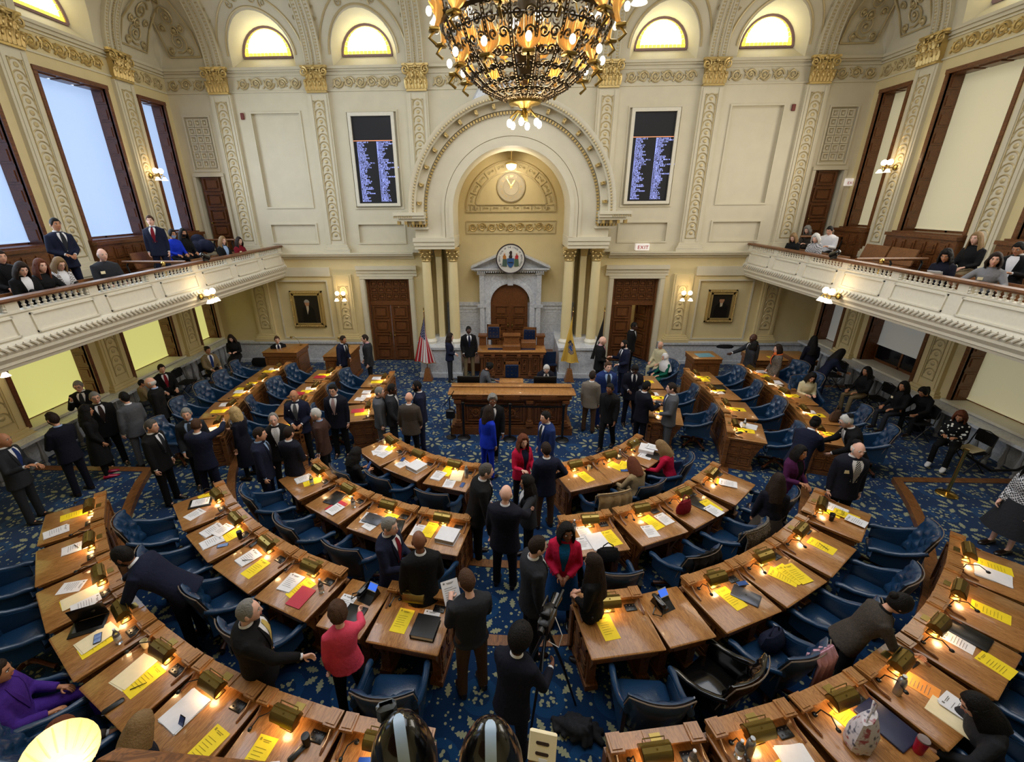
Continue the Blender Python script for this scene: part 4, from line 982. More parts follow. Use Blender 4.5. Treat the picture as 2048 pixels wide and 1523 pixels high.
# ---------------- rostrum and clerk's desk
def carved_panel(m, x0, x1, z0, z1, y):
    mould(m, x0, x1, z0, z1, y, .03, .04); mould(m, x0+.07, x1-.07, z0+.07, z1-.07, y, .02, .05)
    cx, cz = (x0+x1)/2, (z0+z1)/2; r = min(x1-x0, z1-z0)*.24
    m.T = Matrix.Translation((cx, y, cz)) @ Matrix.Rotation(pi/2, 4, 'X'); m.lathe([(0, 0), (r, 0), (r, .03), (r*.7, .04), (r*.5, .02), (0, .05)], 14); m.T = Matrix()
    for q in range(4):
        a = pi/4+q*pi/2; m.spiral(cx+(x1-x0)*.3*cos(a), cz+(z1-z0)*.33*sin(a), r*.4, 1.3, a, 1 if q % 2 else -1, y-.03, .014, 12)
    for q in range(8): a = q*pi/4; m.box(cx+r*.6*cos(a)-.015, cx+r*.6*cos(a)+.015, y-.06, y, cz+r*.6*sin(a)-.015, cz+r*.6*sin(a)+.015)
def fluted(m, x, z0, z1, y, w_=.07):
    m.box(x-w_*1.3, x+w_*1.3, y-.14, y, z0, z0+.1); m.box(x-w_*1.3, x+w_*1.3, y-.14, y, z1-.08, z1)
    m.T = Matrix.Translation((x, y-.05, 0)); m.lathe([(w_, z0+.1), (w_*1.1, z0+.14), (w_*.8, z0+.18), (w_*.75, z1-.2), (w_*1.05, z1-.12), (w_*1.1, z1-.08)], 12); m.T = Matrix()
cd = empty('clerk_desk', (0.02, 10.3, 0)); tag(cd, 'long carved oak clerk desk with fluted columns in front of the dais', 'desk')
m = MB(); m.box(-1.42, 1.42, 0, .5, .12, 1.1); m.box(-1.56, 1.56, -.1, .62, .0, .2); m.box(-1.52, 1.52, -.07, .6, .2, .26); m.box(-1.5, 1.5, -.12, .55, 1.02, 1.12); m.box(-1.46, 1.46, -.06, .5, .94, 1.02)
for x in (-1.36, -.46, .46, 1.36): fluted(m, x, .26, .98, 0)
for x in (-.93, 0, .93): m.box(x-.2, x+.2, -.16, 0, 1.02, 1.12)
m.build('carcass', OAKD, cd, smooth=False)
for x0, x1 in ((-1.18, -.64), (-.3, .3), (.64, 1.18)):
    m = MB(); m.box(x0-.06, x1+.06, -.02, 0, .28, .92); carved_panel(m, x0, x1, .34, .86, -.02); m.build('carved_panel', OAKD, cd, smooth=False)
m = MB(); m.bev(-1.6, 1.6, -.14, .3, 1.12, 1.17, .015); m.bev(-1.56, 1.56, .3, .52, 1.17, 1.2, .01); m.build('counter_top', OAKT, cd)
m = MB(); m.box(-1.4, 1.4, .5, 1.1, .74, .78); m.build('work_surface', OAKT, cd, smooth=False)
ld = MB(); ld.bev(-.32, .32, 0, .3, 0, .22, .015); ld.box(-.3, .3, -.02, .0, .08, .16); o = ld.build('reading_stand', OAKT, None, (.02, 10.95, .95)); tag(o, 'small oak reading stand in the middle of the clerk desk', 'lectern')
rs = empty('speaker_rostrum', (0.05, 14.2, 0)); tag(rs, 'carved oak speaker rostrum between the marble pedestals', 'desk')
m = MB(); m.box(-1.05, 1.05, 0, .55, 0, .9); m.box(-1.12, 1.12, -.06, .6, .86, .93); m.box(-1.1, 1.1, -.05, .6, 0, .12)
for x in (-1.0, -.62, -.24, .24, .62, 1.0): fluted(m, x, .12, .86, 0, .045)
m.build('carcass', OAKD, rs, smooth=False)
for x0, x1 in ((-.9, -.7), (-.16, .16), (.7, .9), (-.54, -.32), (.32, .54)):
    m = MB(); carved_panel(m, x0, x1, .2, .76, 0.0); m.build('carved_panel', OAKD, rs, smooth=False)
m = MB(); m.bev(-1.15, 1.15, -.08, .7, .93, .98, .015); m.build('top', OAKT, rs)
m = MB(); m.box(-.8, -.3, .1, .3, .98, .985); m.box(.3, .8, .1, .3, .98, .985); m.build('writing_pad', LEATHD, rs, smooth=False)
m = MB(); m.bev(-.3, .3, .05, .5, .98, 1.14, .01); m.bev(-.26, .26, .3, .6, 1.14, 1.4, .01); m.box(-.3, .3, .25, .62, 1.4, 1.43); m.build('lectern_box', OAKM, rs, smooth=False)
m = MB(); m.bev(.32, .82, .25, .6, .98, 1.2, .01); m.build('side_lectern', OAKM, rs, smooth=False)
m = MB()
for s in (-1, 1):
    m.bev(s*1.0-.12, s*1.0+.12, .6, .85, .3, 1.3, .01); m.box(s*1.0-.15, s*1.0+.15, .57, .88, 1.28, 1.34)
m.build('newel_post', OAKD, rs, smooth=False)
def tall_chair(x, y, z, label, lean=0):
    r = empty('speaker_chair', (x, y, z), lean); tag(r, label, 'chair')
    m = MB(); m.box(-.24, -.2, .2, .24, 0, 1.28); m.box(.2, .24, .2, .24, 0, 1.28); m.box(-.24, .24, .2, .24, 1.2, 1.28); m.box(-.24, .24, .2, .24, .72, .78); m.box(-.24, -.2, -.25, -.21, 0, .45); m.box(.2, .24, -.25, -.21, 0, .45); m.build('frame', OAKM, r, smooth=False)
    m = MB(); m.bev(-.24, .24, -.26, .22, .42, .52, .03); m.build('seat', LEATHD, r)
    m = MB(); m.bev(-.2, .2, .15, .23, .78, 1.2, .02)
    m.build('backrest', LEATHD, r)
    m = MB()
    for i in range(3):
        for j in range(3): m.ball((-.12+i*.12, .145, .88+j*.12), .014, .01, .014, 6, 4)
    m.build('buttons', BRASSL, r)
tall_chair(-.58, 15.15, .3, 'oak framed navy tufted chair behind the rostrum, left of the lectern'); tall_chair(.66, 15.15, .2, 'oak framed navy tufted chair behind the rostrum, right of the lectern', -.15)
m = MB(); m.box(-.22, .22, -.02, .02, .45, .85); m.box(-.22, .22, -.22, .22, .42, .46)
for sx in (-.2, .2): m.tube([(sx, -.2, 0), (sx, .05, .85)], .012); m.tube([(sx, .2, 0), (sx, -.15, .45)], .012)
o = m.build('folding_chair', LEATHD, None, (1.35, 14.5, 0), rz=.1); tag(o, 'navy folding chair between rostrum and right marble pedestal', 'chair')
# clerk's chair in the centre with papers
tall_chair(.05, 12.6, -.2, 'empty navy and oak chair between the two clerks')
# ---------------- flags
def flag(x, y, label, kind):
    r = empty('flag', (x, y, 0)); tag(r, label, 'flag')
    m = MB(); m.frus(-.15, .15, -.15, .15, 0, .42, .08); m.box(-.16, .16, -.16, .16, 0, .03); m.build('base', OAKM, r, smooth=False)
    m = MB(); m.cyl((0, 0, .35), (0, 0, 2.36), .015); m.build('pole', OAKD, r)
    m = MB(); m.lathe([(0, 2.34), (.025, 2.36), (.01, 2.4), (.02, 2.44), (0, 2.52)], 8); m.build('finial', BRASSL, r)
    U, V = 60, 39; a0, a1 = {'us': (-15, 13), 'nj': (-12, 12), 'pow': (-14, 5)}[kind]; L = {'us': 1.55, 'nj': 1.5, 'pow': 1.45}[kind]; top = 2.2
    def P(u, v):
        a = R(a0+(a1-a0)*v); l = L*u*(1-.05*v); z = top-v*.55*(1-u*.75)-l*cos(a)
        return (l*sin(a)+.02*sin(v*30)*u, -.02-.05*u*sin(v*11+u*2)-.03*u, z)
    fs = {}; vs = [P(i/U, j/V) for i in range(U+1) for j in range(V+1)]
    if kind == 'us': ms = [mat('flag_red', srgb(178, 30, 44), .8), mat('flag_white', srgb(232, 230, 228), .8), mat('flag_blue', srgb(34, 40, 92), .8)]
    elif kind == 'nj': ms = [mat('flag_buff', srgb(216, 176, 74), .8), mat('flag_shield', srgb(40, 80, 150), .8), mat('flag_scroll', srgb(60, 50, 60), .8)]
    else: ms = [mat('flag_black', srgb(16, 16, 18), .8), mat('flag_white', srgb(232, 230, 228), .8), mat('flag_black', None)]
    m = MB()
    for i in range(U):
        for j in range(V):
            u, v = (i+.5)/U, (j+.5)/V
            if kind == 'us':
                c = (int(v*13) % 2); 
                if u < .42 and v < 7/13: c = 2 if not ((i//2+j//2) % 2 == 0 and i % 2 == 0 and j % 2 == 0) else 1
            elif kind == 'nj':
                du, dv = (u-.62)*1.5, v-.5; rr = hypot(du, dv*.9); c = 0
                if rr < .1: c = 1
                elif rr < .24 and (i*7+j*5) % 3: c = 2 if (i//2+j//3) % 2 else 1
                elif .2 < rr < .3 and du < -.1: c = 2
            else:
                du, dv = (u-.58)*1.5, v-.45; rr = hypot(du, dv*.9); c = 1 if rr < .24 and not (abs(dv+.03) < .08 and abs(du) < .13) else 0
                if u > .88 and .25 < v < .7 and j % 3: c = 1
            k = i*(V+1)+j; m.cur = c; m.f.append((k, k+1, k+V+2, k+V+1)); m.mi.append(c)
    m.v = vs; m.build('flag_cloth', ms, r)
    if kind != 'pow':
        m = MB(); m.tube([P(1, j/20) for j in range(21)], .012, 5); m.tube([P(i/20, 0) for i in range(21)], .009, 5); m.build('fringe', BRASSL if kind == 'us' else mat('flag_buff', None), r)
fp = at_z(859, 750, 0); flag(-2.78, 14.0, 'American flag hanging on a wooden-based pole before the left pedestal', 'us')
flag(1.98, 14.0, 'buff state flag with shield on a pole before the right pedestal', 'nj'); flag(2.98, 14.05, 'black flag with white emblem on a pole right of the buff flag', 'pow')
# stanchions and belts before the clerk desk
def stanchion(x, y, z, h, m1, label, grp=None, br=.17):
    r = empty('stanchion_post', (x, y, z)); tag(r, label, 'stanchion', grp)
    m = MB(); m.lathe([(br, 0), (br, .015), (br*.8, .04), (.03, .055), (0, .06)], 24); m.build('base', m1, r)
    m = MB(); m.lathe([(.03, .05), (.03, h-.08), (.045, h-.06), (.045, h), (0, h+.01)], 14); m.build('post', m1, r); return r
pts = [(at_z(928, 875, 0)), (at_z(1019.5, 878, 0)), (at_z(1123.6, 880, 0))]
for p, l in zip(pts, ('leftmost of three black belt posts before the clerk desk', 'middle of three black belt posts before the clerk desk', 'rightmost of three black belt posts before the clerk desk')):
    stanchion(p.x, p.y, 0, 1.0, BLACK, l, 'belt posts before the clerk desk')
for a, b, l in ((0, 1, 'left'), (1, 2, 'right')):
    m = MB(); p, q = pts[a], pts[b]; m.box(p.x+.05, q.x-.05, (p.y+q.y)/2-.003, (p.y+q.y)/2+.003, .9, .95); tag(m.build('barrier_belt', BLACK, smooth=False), 'black barrier belt stretched across the %s half of the clerk desk' % l, 'belt')
p = at_z(1888, 990, .2); stanchion(at_z(1893, 988, .3).x, at_z(1893, 988, .3).y, .3, 1.0, BRASSL, 'polished brass stanchion post standing alone on the right carpet')
# microphone stand left of the clerk desk
p = at_z(902.6, 874, 0); r = empty('microphone_stand', (p.x, p.y, 0)); tag(r, 'black boom microphone stand with bag, left of the clerk desk', 'microphone stand')
m = MB(); m.lathe([(.13, 0), (.13, .015), (.02, .04)], 16); m.cyl((0, 0, .03), (0, 0, 1.1), .012); m.tube([(-.15, 0, .9), (0, 0, 1.1), (.12, 0, 1.3)], .01); m.build('stand', BLACK, r)
m = MB(); m.bev(-.1, .12, -.08, .06, .55, .8, .03); m.build('pouch', BLACK, r)
# ================= DESKS, CHAIRS, DESK THINGS =================
def desk_proto(wd, table=False):
    h = wd/2; r = empty('side_table' if table else 'legislator_desk', (0, 0, 0))
    m = MB(); m.bev(-h, h, -.72, .03, .735, .765, .01); m.bev(-h+.015, h-.015, -.70, .02, .70, .735, .008); m.build('desk_top', OAKT, r)
    m = MB(); m.box(-h+.05, h-.05, -.66, 0, .6, .7); m.box(-h+.09, h-.09, -.675, -.66, .615, .69)
    m.build('apron', OAKM, r, smooth=False)
    for s in (-1, 1):
        if table and s: pass
        m = MB(); x0, x1 = sorted((s*(h-.16), s*(h-.05))); m.box(x0, x1, -.52, 0, .06, .6); x0, x1 = sorted((s*(h-.19), s*(h-.03))); m.box(x0, x1, -.56, .02, 0, .08)
        for j in range(2):
            for i in range(2):
                y0 = -.48+i*.235; z0 = .12+j*.24; xo = s*(h-.05)
                for a, b, c, d, e in ((y0, y0+.21, z0, z0+.02, .015), (y0, y0+.21, z0+.19, z0+.21, .015), (y0, y0+.02, z0, z0+.21, .015), (y0+.19, y0+.21, z0, z0+.21, .015), (y0+.05, y0+.16, z0+.05, z0+.16, .01)):
                    q0, q1 = sorted((xo, xo+s*e)); m.box(q0, q1, a, b, c, d)
        x0, x1 = sorted((s*(h-.12), s*(h-.07))); m.loft([[(x0, -.52, .3), (x1, -.52, .3), (x1, -.5, .3), (x0, -.5, .3)], [(x0, -.64, .6), (x1, -.64, .6), (x1, -.5, .6), (x0, -.5, .6)]], True)
        m.build('pedestal', OAKM, r, smooth=False)
    m = MB(); m.box(-h+.03, h-.03, -.02, .03, .04, .7); m.box(-h, h, -.02, .05, 0, .07); m.box(-h+.0, h-.0, .0, .05, .6, .66); m.box(-h+.0, h-.0, .0, .045, .5, .53)
    for s in (-1, 1): x0, x1 = sorted((s*(h-.07), s*h)); m.box(x0, x1, -.02, .06, .04, .7)
    n = 3
    for i in range(n):
        a = -h+.09+i*(wd-.18)/n; b = a+(wd-.18)/n-.03; mould2(m, a+.02, b, .12, .46, .03)
    m.build('front_panel', OAKM, r, smooth=False)
    if not table:
        m = MB(); m.bev(-h, h, -.05, .06, .765, .86, .006) if 0 else None
        m.box(-h+.01, h-.01, -.02, .05, .765, .85); m.box(-h, h, -.07, .065, .85, .868)
        for s in (-1, 1): x0, x1 = sorted((s*(h-.13), s*h)); m.box(x0, x1, -.09, .07, .85, .885); m.box(x0+.02, x1-.02, -.07, .05, .885, .895)
        m.box(-.1, .1, -.08, .06, .86, .878)
        for i in range(14): x = -h+.16+i*.022; m.box(x, x+.011, -.06, -.02, .825, .85); m.box(-x-.011, -x, -.06, -.02, .825, .85)
        m.build('gallery_shelf', OAKT, r, smooth=False)
        for s in (-1, 1):
            m = MB(); m.tube([(s*(h-.05), -.04, .85), (s*(h-.05), -.1, .82), (s*(h-.05), -.15, .79), (s*(h-.05), -.22, .785), (s*(h-.05), -.26, .775)], [.016, .014, .012, .014, .01], 6); m.build('curved_bracket', OAKD, r)
        m = MB(); m.bev(h-.24, h-.1, -.19, -.09, .765, .778, .004)
        for i in range(3):
            for j in range(2): m.ball((h-.21+i*.04, -.16+j*.045, .78), .009, .009, .005, 6, 4)
        m.build('button_panel', BLACK, r)
        m = MB(); m.ball((-h+.17, -.1, .775), .025, .025, .012); m.tube([(-h+.17, -.1, .77), (-h+.19, -.12, .86), (-h+.16, -.22, .93), (-h+.14, -.3, .9)], .006, 5); m.ball((-h+.138, -.31, .895), .018, .024, .018); m.build('microphone', BLACK, r)
        m = MB(); m.box(-.05, .05, -.045, .02, .878, .884); m.build('name_plate', BRASS, r, smooth=False)
    return r
def mould2(m, x0, x1, z0, z1, y):
    for a in ((x0, x1, z1-.02, z1), (x0, x1, z0, z0+.02), (x0, x0+.02, z0, z1), (x1-.02, x1, z0, z1)): m.box(a[0], a[1], y-.01, y+.015, a[2], a[3])
    m.box(x0+.05, x1-.05, y-.01, y+.01, z0+.05, z1-.05)
def lamp_proto():
    r = empty('desk_lamp', (0, 0, 0))
    m = MB(); m.bev(-.075, .075, -.05, .05, 0, .02, .01); m.ball((0, 0, .025), .035, .035, .02, 8, 5); m.build('lamp_base', BRASS, r)
    m = MB(); m.tube([(0, 0, .02), (0, .03, .1), (0, .02, .16), (0, -.03, .2)], .009, 6); m.tube([(-.1, .045, .19), (-.1, .055, .215), (.1, .055, .215), (.1, .045, .19)], .005, 5); m.build('lamp_stem', BRASS, r)
    m = MB(); L = .135; o = [(-.085, .105), (-.075, .15), (-.045, .19), (-.0, .205), (.04, .19), (.06, .155), (.065, .13)]
    inn = [(y*.9, z-.008) for y, z in o[::-1]]
    m.loft([[(x, y, z) for y, z in o+inn] for x in (-L, L)], True, True)
    for s in (-1, 1): m.prism([(y, z) for y, z in o], *(sorted((s*L, s*(L-.006)))), plane='yz')
    m.tube([(-L, .0, .208), (L, .0, .208)], .006, 5)
    m.build('lamp_shade', BRASS, r, ang=25)
    m = MB(); m.cyl((-.07, 0, .165), (.07, 0, .165), .012); m.build('lamp_tube', BULB, r)
    return r
def chair_proto(black=False):
    L = BLACKG if black else LEATHER; r = empty('swivel_armchair', (0, 0, 0))
    m = MB(); m.bev(-.27, .27, -.25, .27, .38, .5, .045)
    m.build('seat', L, r)
    # tufted backrest: front face with buttons, plain curved rear
    U, V = 24, 18; vs = []; fs = []
    def bp(u, v, f):
        x = (u-.5)*.62*(1+.06*sin(v*pi)); z = .44+v*.62; y = -.24-.16*v+1.1*(x*x)*.9
        if f:
            a, b = u*6, v*5; d = abs(sin(a*pi/1.0))*abs(sin((b)*pi)); k = min(abs((a+b) % 2-1), abs((a-b) % 2-1))
            e = min(1, min(u, 1-u, v, 1-v)*9); y += (.02+.075*k**.55)*e
            if v > .9: y += .02
        else: y -= .045*min(1, min(u, 1-u, v+.1, 1-v)*7)
        return (x, y, z+(.03*(1-abs(u-.5)*2)**.5 if v > .85 else 0)*(v-.85)/.15)
    for f in (1, 0):
        o = len(vs); vs += [bp(i/U, j/V, f) for i in range(U+1) for j in range(V+1)]
        fs += [(o+i*(V+1)+j, o+i*(V+1)+j+1, o+(i+1)*(V+1)+j+1, o+(i+1)*(V+1)+j) for i in range(U) for j in range(V)]
    m = MB(); m.add(vs, fs); n = (U+1)*(V+1)
    edge = [(i, 0) for i in range(U+1)]+[(U, j) for j in range(1, V+1)]+[(i, V) for i in range(U-1, -1, -1)]+[(0, j) for j in range(V-1, 0, -1)]
    idx = [i*(V+1)+j for i, j in edge]; m.add([], []); m.f += [(idx[k], idx[(k+1) % len(idx)], idx[(k+1) % len(idx)]+n, idx[k]+n) for k in range(len(idx))]; m.mi += [0]*len(idx)
    m.build('backrest', L, r, ang=60)
    m = MB(); m.tube([(p[0]*1.0, p[1]-.028, p[2]) for p in [bp(0, j/8, 0) for j in range(8)]+[bp(i/8, 1, 0) for i in range(9)]+[bp(1, j/8, 0) for j in range(7, -1, -1)]], .007, 5); m.build('nailhead_trim', mat('tan_piping', srgb(118, 104, 92), .5), r)
    for s in (-1, 1):
        m = MB(); m.tube([(s*.3, -.3, .84), (s*.325, -.2, .78), (s*.33, -.05, .7), (s*.33, .1, .655), (s*.325, .22, .65), (s*.32, .28, .63), (s*.315, .28, .59)], [.04, .038, .034, .034, .038, .038, .028], 10)
        m.loft([[(s*(.29+o), y, z0), (s*(.33+o), y, z0), (s*(.33+o), y, z1), (s*(.29+o), y, z1)] for y, z0, z1, o in ((-.28, .42, .82, 0), (-.05, .42, .69, 0), (.12, .42, .65, 0), (.24, .44, .6, -.005))], True)
        m.build('arm', L, r)
    m = MB(); m.cyl((0, 0, .14), (0, 0, .38), .035); m.lathe([(.05, .12), (.07, .16), (.05, .2), (.04, .22)], 12); m.box(-.15, .15, -.15, .15, .35, .38)
    for k in range(4):
        a = pi/4+k*pi/2; c, s = cos(a), sin(a)
        m.tube([(0, 0, .16), (.14*c, .14*s, .15), (.25*c, .25*s, .1), (.33*c, .33*s, .075)], [.035, .03, .026, .03], 8)
    m.build('wooden_base', BLACK if black else OAKR, r)
    m = MB()
    for k in range(4):
        a = pi/4+k*pi/2; m.T = Matrix.Translation((.33*cos(a), .33*sin(a), .03)) @ Matrix.Rotation(a+pi/2, 4, 'Z') @ Matrix.Rotation(pi/2, 4, 'Y'); m.lathe([(0, -.015), (.03, -.015), (.03, .015), (0, .015)], 12)
    m.build('casters', BLACK, r)
    return r
protos_d = {'near': kids(desk_proto(.87)), 'far': kids(desk_proto(.96)), 'tab': kids(desk_proto(.6, True))}
lamp0, chair0, chairb = kids(lamp_proto()), kids(chair_proto()), kids(chair_proto(True))
for q in COL.objects: pass
used_p = set()
def use(key, r):
    if key not in used_p: used_p.add(key); return r
    return copy_tree(r)
ORD = ['first', 'second', 'third', 'fourth', 'fifth', 'sixth', 'seventh', 'eighth']
ROWN = {1: 'front', 2: 'second', 3: 'third', 4: 'back'}
SEL = {1: (3.55, .0), 2: (5.2, .1), 3: (6.8, .2), 4: (8.43, .3)}
DESKS = {}
def frame(row, th):
    # th in degrees along the arc; beyond 90 the row runs straight along +Y (th > 90 means metres past the turn / 10)
    Rr, z = SEL[row]; s = 1 if th > 0 else -1; a = abs(th)
    if a <= 95: return Vector((s*Rr*sin(R(a)), 10.9-Rr*cos(R(a)), z)), s*R(a)
    return Vector((s*Rr, 10.9+(a-100)/10, z)), s*pi/2
layout = {
 (1, -1): [16.9, 30.3, 43.3], (1, 1): [20.1, 31.9, 44.6], (2, -1): [11.9, 22, 32, 42.6], (2, 1): [12.8, 23.2, 33, 43.4],
 (3, -1): [9.7, 15.9, 22.7, 30.2, 37.8, 45.5], (3, 1): [9.8, 15.8, 22.5, 29.9, 37.5, 45.9],
 (4, -1): [7.9, 14.0, 20.1, 26.2, 32.4, 38.6, 44.9, 51.2], (4, 1): [8.5, 15.0, 21.3, 27.5, 33.7, 39.6, 45.6],
 (1, -2): [75, 90.5, 111.2], (1, 2): [75.5, 91, 111.5], (2, -2): [70, 81, 91.5, 112.3], (2, 2): [69.5, 81, 92, 112.4], (3, -2): [71.5, 79.5, 87.6, 104.4, 113.4], (3, 2): [71.5, 79.5, 87.6, 104.4, 113.6]}
def where(row, sd, i):
    if abs(sd) == 1: return '%s %s-row desk, %s from the aisle' % ('left' if sd < 0 else 'right', ROWN[row], ORD[i])
    return '%s %s side-row desk, %s from the camera' % ('left' if sd < 0 else 'right', {1: 'inner', 2: 'middle', 3: 'outer'}[row], ORD[i])
chair_off = {(4, -1, 7): None, (3, -1, 1): None, (3, 1, 1): ('b', .05, -1.02, 20)}
for (row, sd), ths in layout.items():
    for i, a in enumerate(ths):
        th = a*(1 if sd > 0 else -1); p, rz = frame(row, th); tab = (row == 3 and abs(sd) == 1 and i == 1)
        key = 'tab' if tab else ('far' if abs(sd) == 2 else 'near'); d = use(key, protos_d[key]); d.location = p; d.rotation_euler.z = rz
        wh = where(row, sd, i)
        tag(d, ('plain oak side table, ' if tab else 'oak legislator desk, ')+wh, 'table' if tab else 'desk', 'legislator desks in curved rows'); DESKS[(row, sd, i)] = (p, rz, wh)
        M = Matrix.Translation(p) @ Matrix.Rotation(rz, 4, 'Z')
        if not tab:
            l = use('lamp', lamp0); lx = random.uniform(-.06, .04)
            l.location = M @ Vector((lx, -.12, .765)); l.rotation_euler.z = rz+random.uniform(-.12, .12); tag(l, 'brass banker lamp on the '+wh, 'desk lamp', 'brass lamps on the desks')
            pl_ = point('desk_lamp_light', M @ Vector((lx, -.135, .765+.125)), 3.4 if abs(sd) == 1 else 4.4, (1, .62, .3), .05)
        c = chair_off.get((row, sd, i), 0)
        if c is None: continue
        bl = c and c[0] == 'b'
        q = use('cb' if bl else 'c', chairb if bl else chair0); cx, cy, cr = (c[1:] if c else (random.uniform(-.08, .08), -.95-random.uniform(0, .12), random.uniform(-16, 16)))
        P = M @ Vector((cx, cy, 0)); P.z = tier(P.x, P.y); q.location = P; q.rotation_euler.z = rz+R(cr)
        tag(q, ('glossy black tufted swivel chair at the ' if bl else 'blue leather swivel armchair at the ')+wh, 'chair', None if bl else 'blue leather armchairs at the desks')
# ---- small things on desks
def paper_mesh(w_, h_, m_, n=1, lines=True, curl=0, ink=INK):
    m = MB()
    for k in range(n):
        a = 0 if n == 1 else random.uniform(-.12, .12); m.T = Matrix.Translation((random.uniform(-.01, .01)*(n > 1), random.uniform(-.01, .01)*(n > 1), k*.004)) @ Matrix.Rotation(a*.5, 4, 'Z')
        m.box(-w_/2, w_/2, -h_/2, h_/2, 0, .003)
    m.T = Matrix(); m.cur = 0
    if lines:
        z = n*.004+.0005; m.cur = 1; m.box(-w_*.38, -w_*.28, h_*.36, h_*.43, z, z+.0005)
        m.box(-w_*.2, w_*.25, h_*.38, h_*.40, z, z+.0005); m.box(-w_*.15, w_*.18, h_*.34, h_*.36, z, z+.0005)
        for i in range(6):
            y = h_*(.18-.09*i); m.box(-w_*.36, w_*random.uniform(.1, .36), y, y+.004, z, z+.0005)
    return m, [m_, ink]
THINGS = {}
def thing_mesh(code):
    if code in THINGS: return THINGS[code]
    def mk(name, m, ms, sm=False): o = m.build(name, ms, smooth=sm); d = o.data; bpy.data.objects.remove(o); return (name, d)
    if code == 'Y': v = [mk('yellow_sheet', *paper_mesh(.19, .33, PAPERY, ink=INKY))]
    elif code == 'y': v = [mk('yellow_sheet', *paper_mesh(.21, .27, PAPERY, ink=INKY))]
    elif code == 'W': v = [mk('paper_stack', *paper_mesh(.2, .28, PAPERW, 4))]
    elif code == 'w': v = [mk('paper_sheet', *paper_mesh(.2, .26, PAPERW))]
    elif code == 'M': v = [mk('manila_folder', *paper_mesh(.23, .34, PAPERC, 2, False))]
    elif code == 'D': v = [mk('paper_pad', *paper_mesh(.27, .34, PAPERW, 4, False))]
    elif code == 'F': v = [mk('red_folder', *paper_mesh(.22, .3, mat('red_card', srgb(190, 40, 62), .5), 2, False))]; 
    elif code == 'O': v = [mk('orange_sheet', *paper_mesh(.2, .3, mat('orange_paper', srgb(245, 160, 70), .7), 1))]
    elif code == 'n':
        m = MB(); m.bev(-.13, .13, -.17, .17, 0, .02, .006); v = [mk('dark_notebook', m, BLACK, True)]
    elif code == 'g':
        m = MB(); m.bev(-.16, .16, -.11, .11, 0, .02, .008); v = [mk('grey_laptop', m, mat('space_grey', srgb(88, 90, 98), .35, .6), True)]
        m = MB(); m.lathe([(0, .0201), (.012, .0206), (0, .021)], 10); v.append(mk('lid_emblem', m, BLACK))
    elif code == 'B':
        m = MB(); m.bev(-.14, .14, -.15, .15, .055, .06, .002); m.bev(-.14, .14, -.15, .15, 0, .005, .002); m.box(-.145, -.135, -.15, .15, 0, .06); v = [mk('black_binder', m, BLACK)]
        m = MB(); m.box(-.13, .125, -.14, .14, .006, .052); v.append(mk('binder_pages', m, PAPERW))
    elif code == 'b':
        m = MB(); m.bev(-.15, .15, -.15, .15, .075, .08, .002); m.bev(-.15, .15, -.15, .15, 0, .005, .002); m.box(-.155, -.145, -.15, .15, 0, .08); v = [mk('white_binder', m, PAPERW)]
        m = MB(); m.box(-.14, .14, -.14, .14, .006, .072); v.append(mk('binder_pages', m, mat('page_edges', srgb(200, 200, 198), .8)))
    elif code == 'p':
        m = MB(); m.bev(-.037, .037, -.075, .075, 0, .009, .004); v = [mk('mobile_phone', m, BLACKG, True)]
        m = MB(); m.box(-.032, .032, -.068, .068, .009, .0095); v.append(mk('phone_screen', m, mat('phone_glass', srgb(60, 90, 150), .1)))
    elif code == 'r':
        m = MB(); m.bev(-.03, .03, -.09, .09, 0, .03, .014); v = [mk('black_glasses_case', m, BLACK, True)]
    elif code == 't':
        m = MB(); m.lathe([(0, 0), (.033, 0), (.034, .02), (.031, .06), (.034, .1), (.033, .14), (.014, .18), (.013, .2), (0, .2)], 14); v = [mk('water_bottle', m, mat('clear_plastic', srgb(225, 232, 238), .08, trans=.85), True)]
        m = MB(); m.lathe([(.0345, .06), (.0345, .11)], 14, False); v.append(mk('bottle_label', m, mat('bottle_label', srgb(205, 215, 225), .6), True)); m = MB(); m.lathe([(0, .2), (.015, .198), (.015, .215), (0, .216)], 10); v.append(mk('bottle_cap', m, PAPERW, True))
    elif code == 'c':
        m = MB(); m.lathe([(0, 0), (.027, 0), (.038, .1), (.036, .1), (.026, .006), (0, .006)], 16); v = [mk('paper_cup', m, PAPERC, True)]
    elif code == 'k':
        m = MB(); m.lathe([(0, 0), (.03, 0), (.038, .12), (.036, .13), (.0, .132)], 16); v = [mk('black_tumbler', m, BLACK, True)]
    elif code == 's':
        m = MB(); m.lathe([(0, 0), (.036, 0), (.038, .17), (.03, .21), (.02, .22), (.02, .25), (0, .25)], 16); v = [mk('steel_flask', m, mat('steel', srgb(175, 178, 180), .3, .8), True)]
    elif code == 'R':
        m = MB(); m.lathe([(0, 0), (.038, 0), (.046, .14), (.046, .16)], 16, True); m.tube([(.045, 0, .13), (.08, 0, .12), (.08, 0, .05), (.042, 0, .04)], .008, 6); v = [mk('red_travel_mug', m, mat('red_mug', srgb(170, 22, 48), .3), True)]
        m = MB(); m.lathe([(0, .16), (.047, .158), (.045, .17), (0, .172)], 16); v.append(mk('mug_lid', m, mat('grey_lid', srgb(120, 105, 105), .3), True))
    elif code == 'e':
        m = MB(); m.cyl((-.07, 0, .006), (.07, .0, .006), .005, .003, 6); v = [mk('black_pen', m, BLACK, True)]
    elif code == 'x':
        m = MB()
        for s in (-1, 1): m.tube([(s*.035+.022*cos(t), .0+.018*sin(t), .012) for t in [2*pi*i/10 for i in range(11)]], .0025, 4)
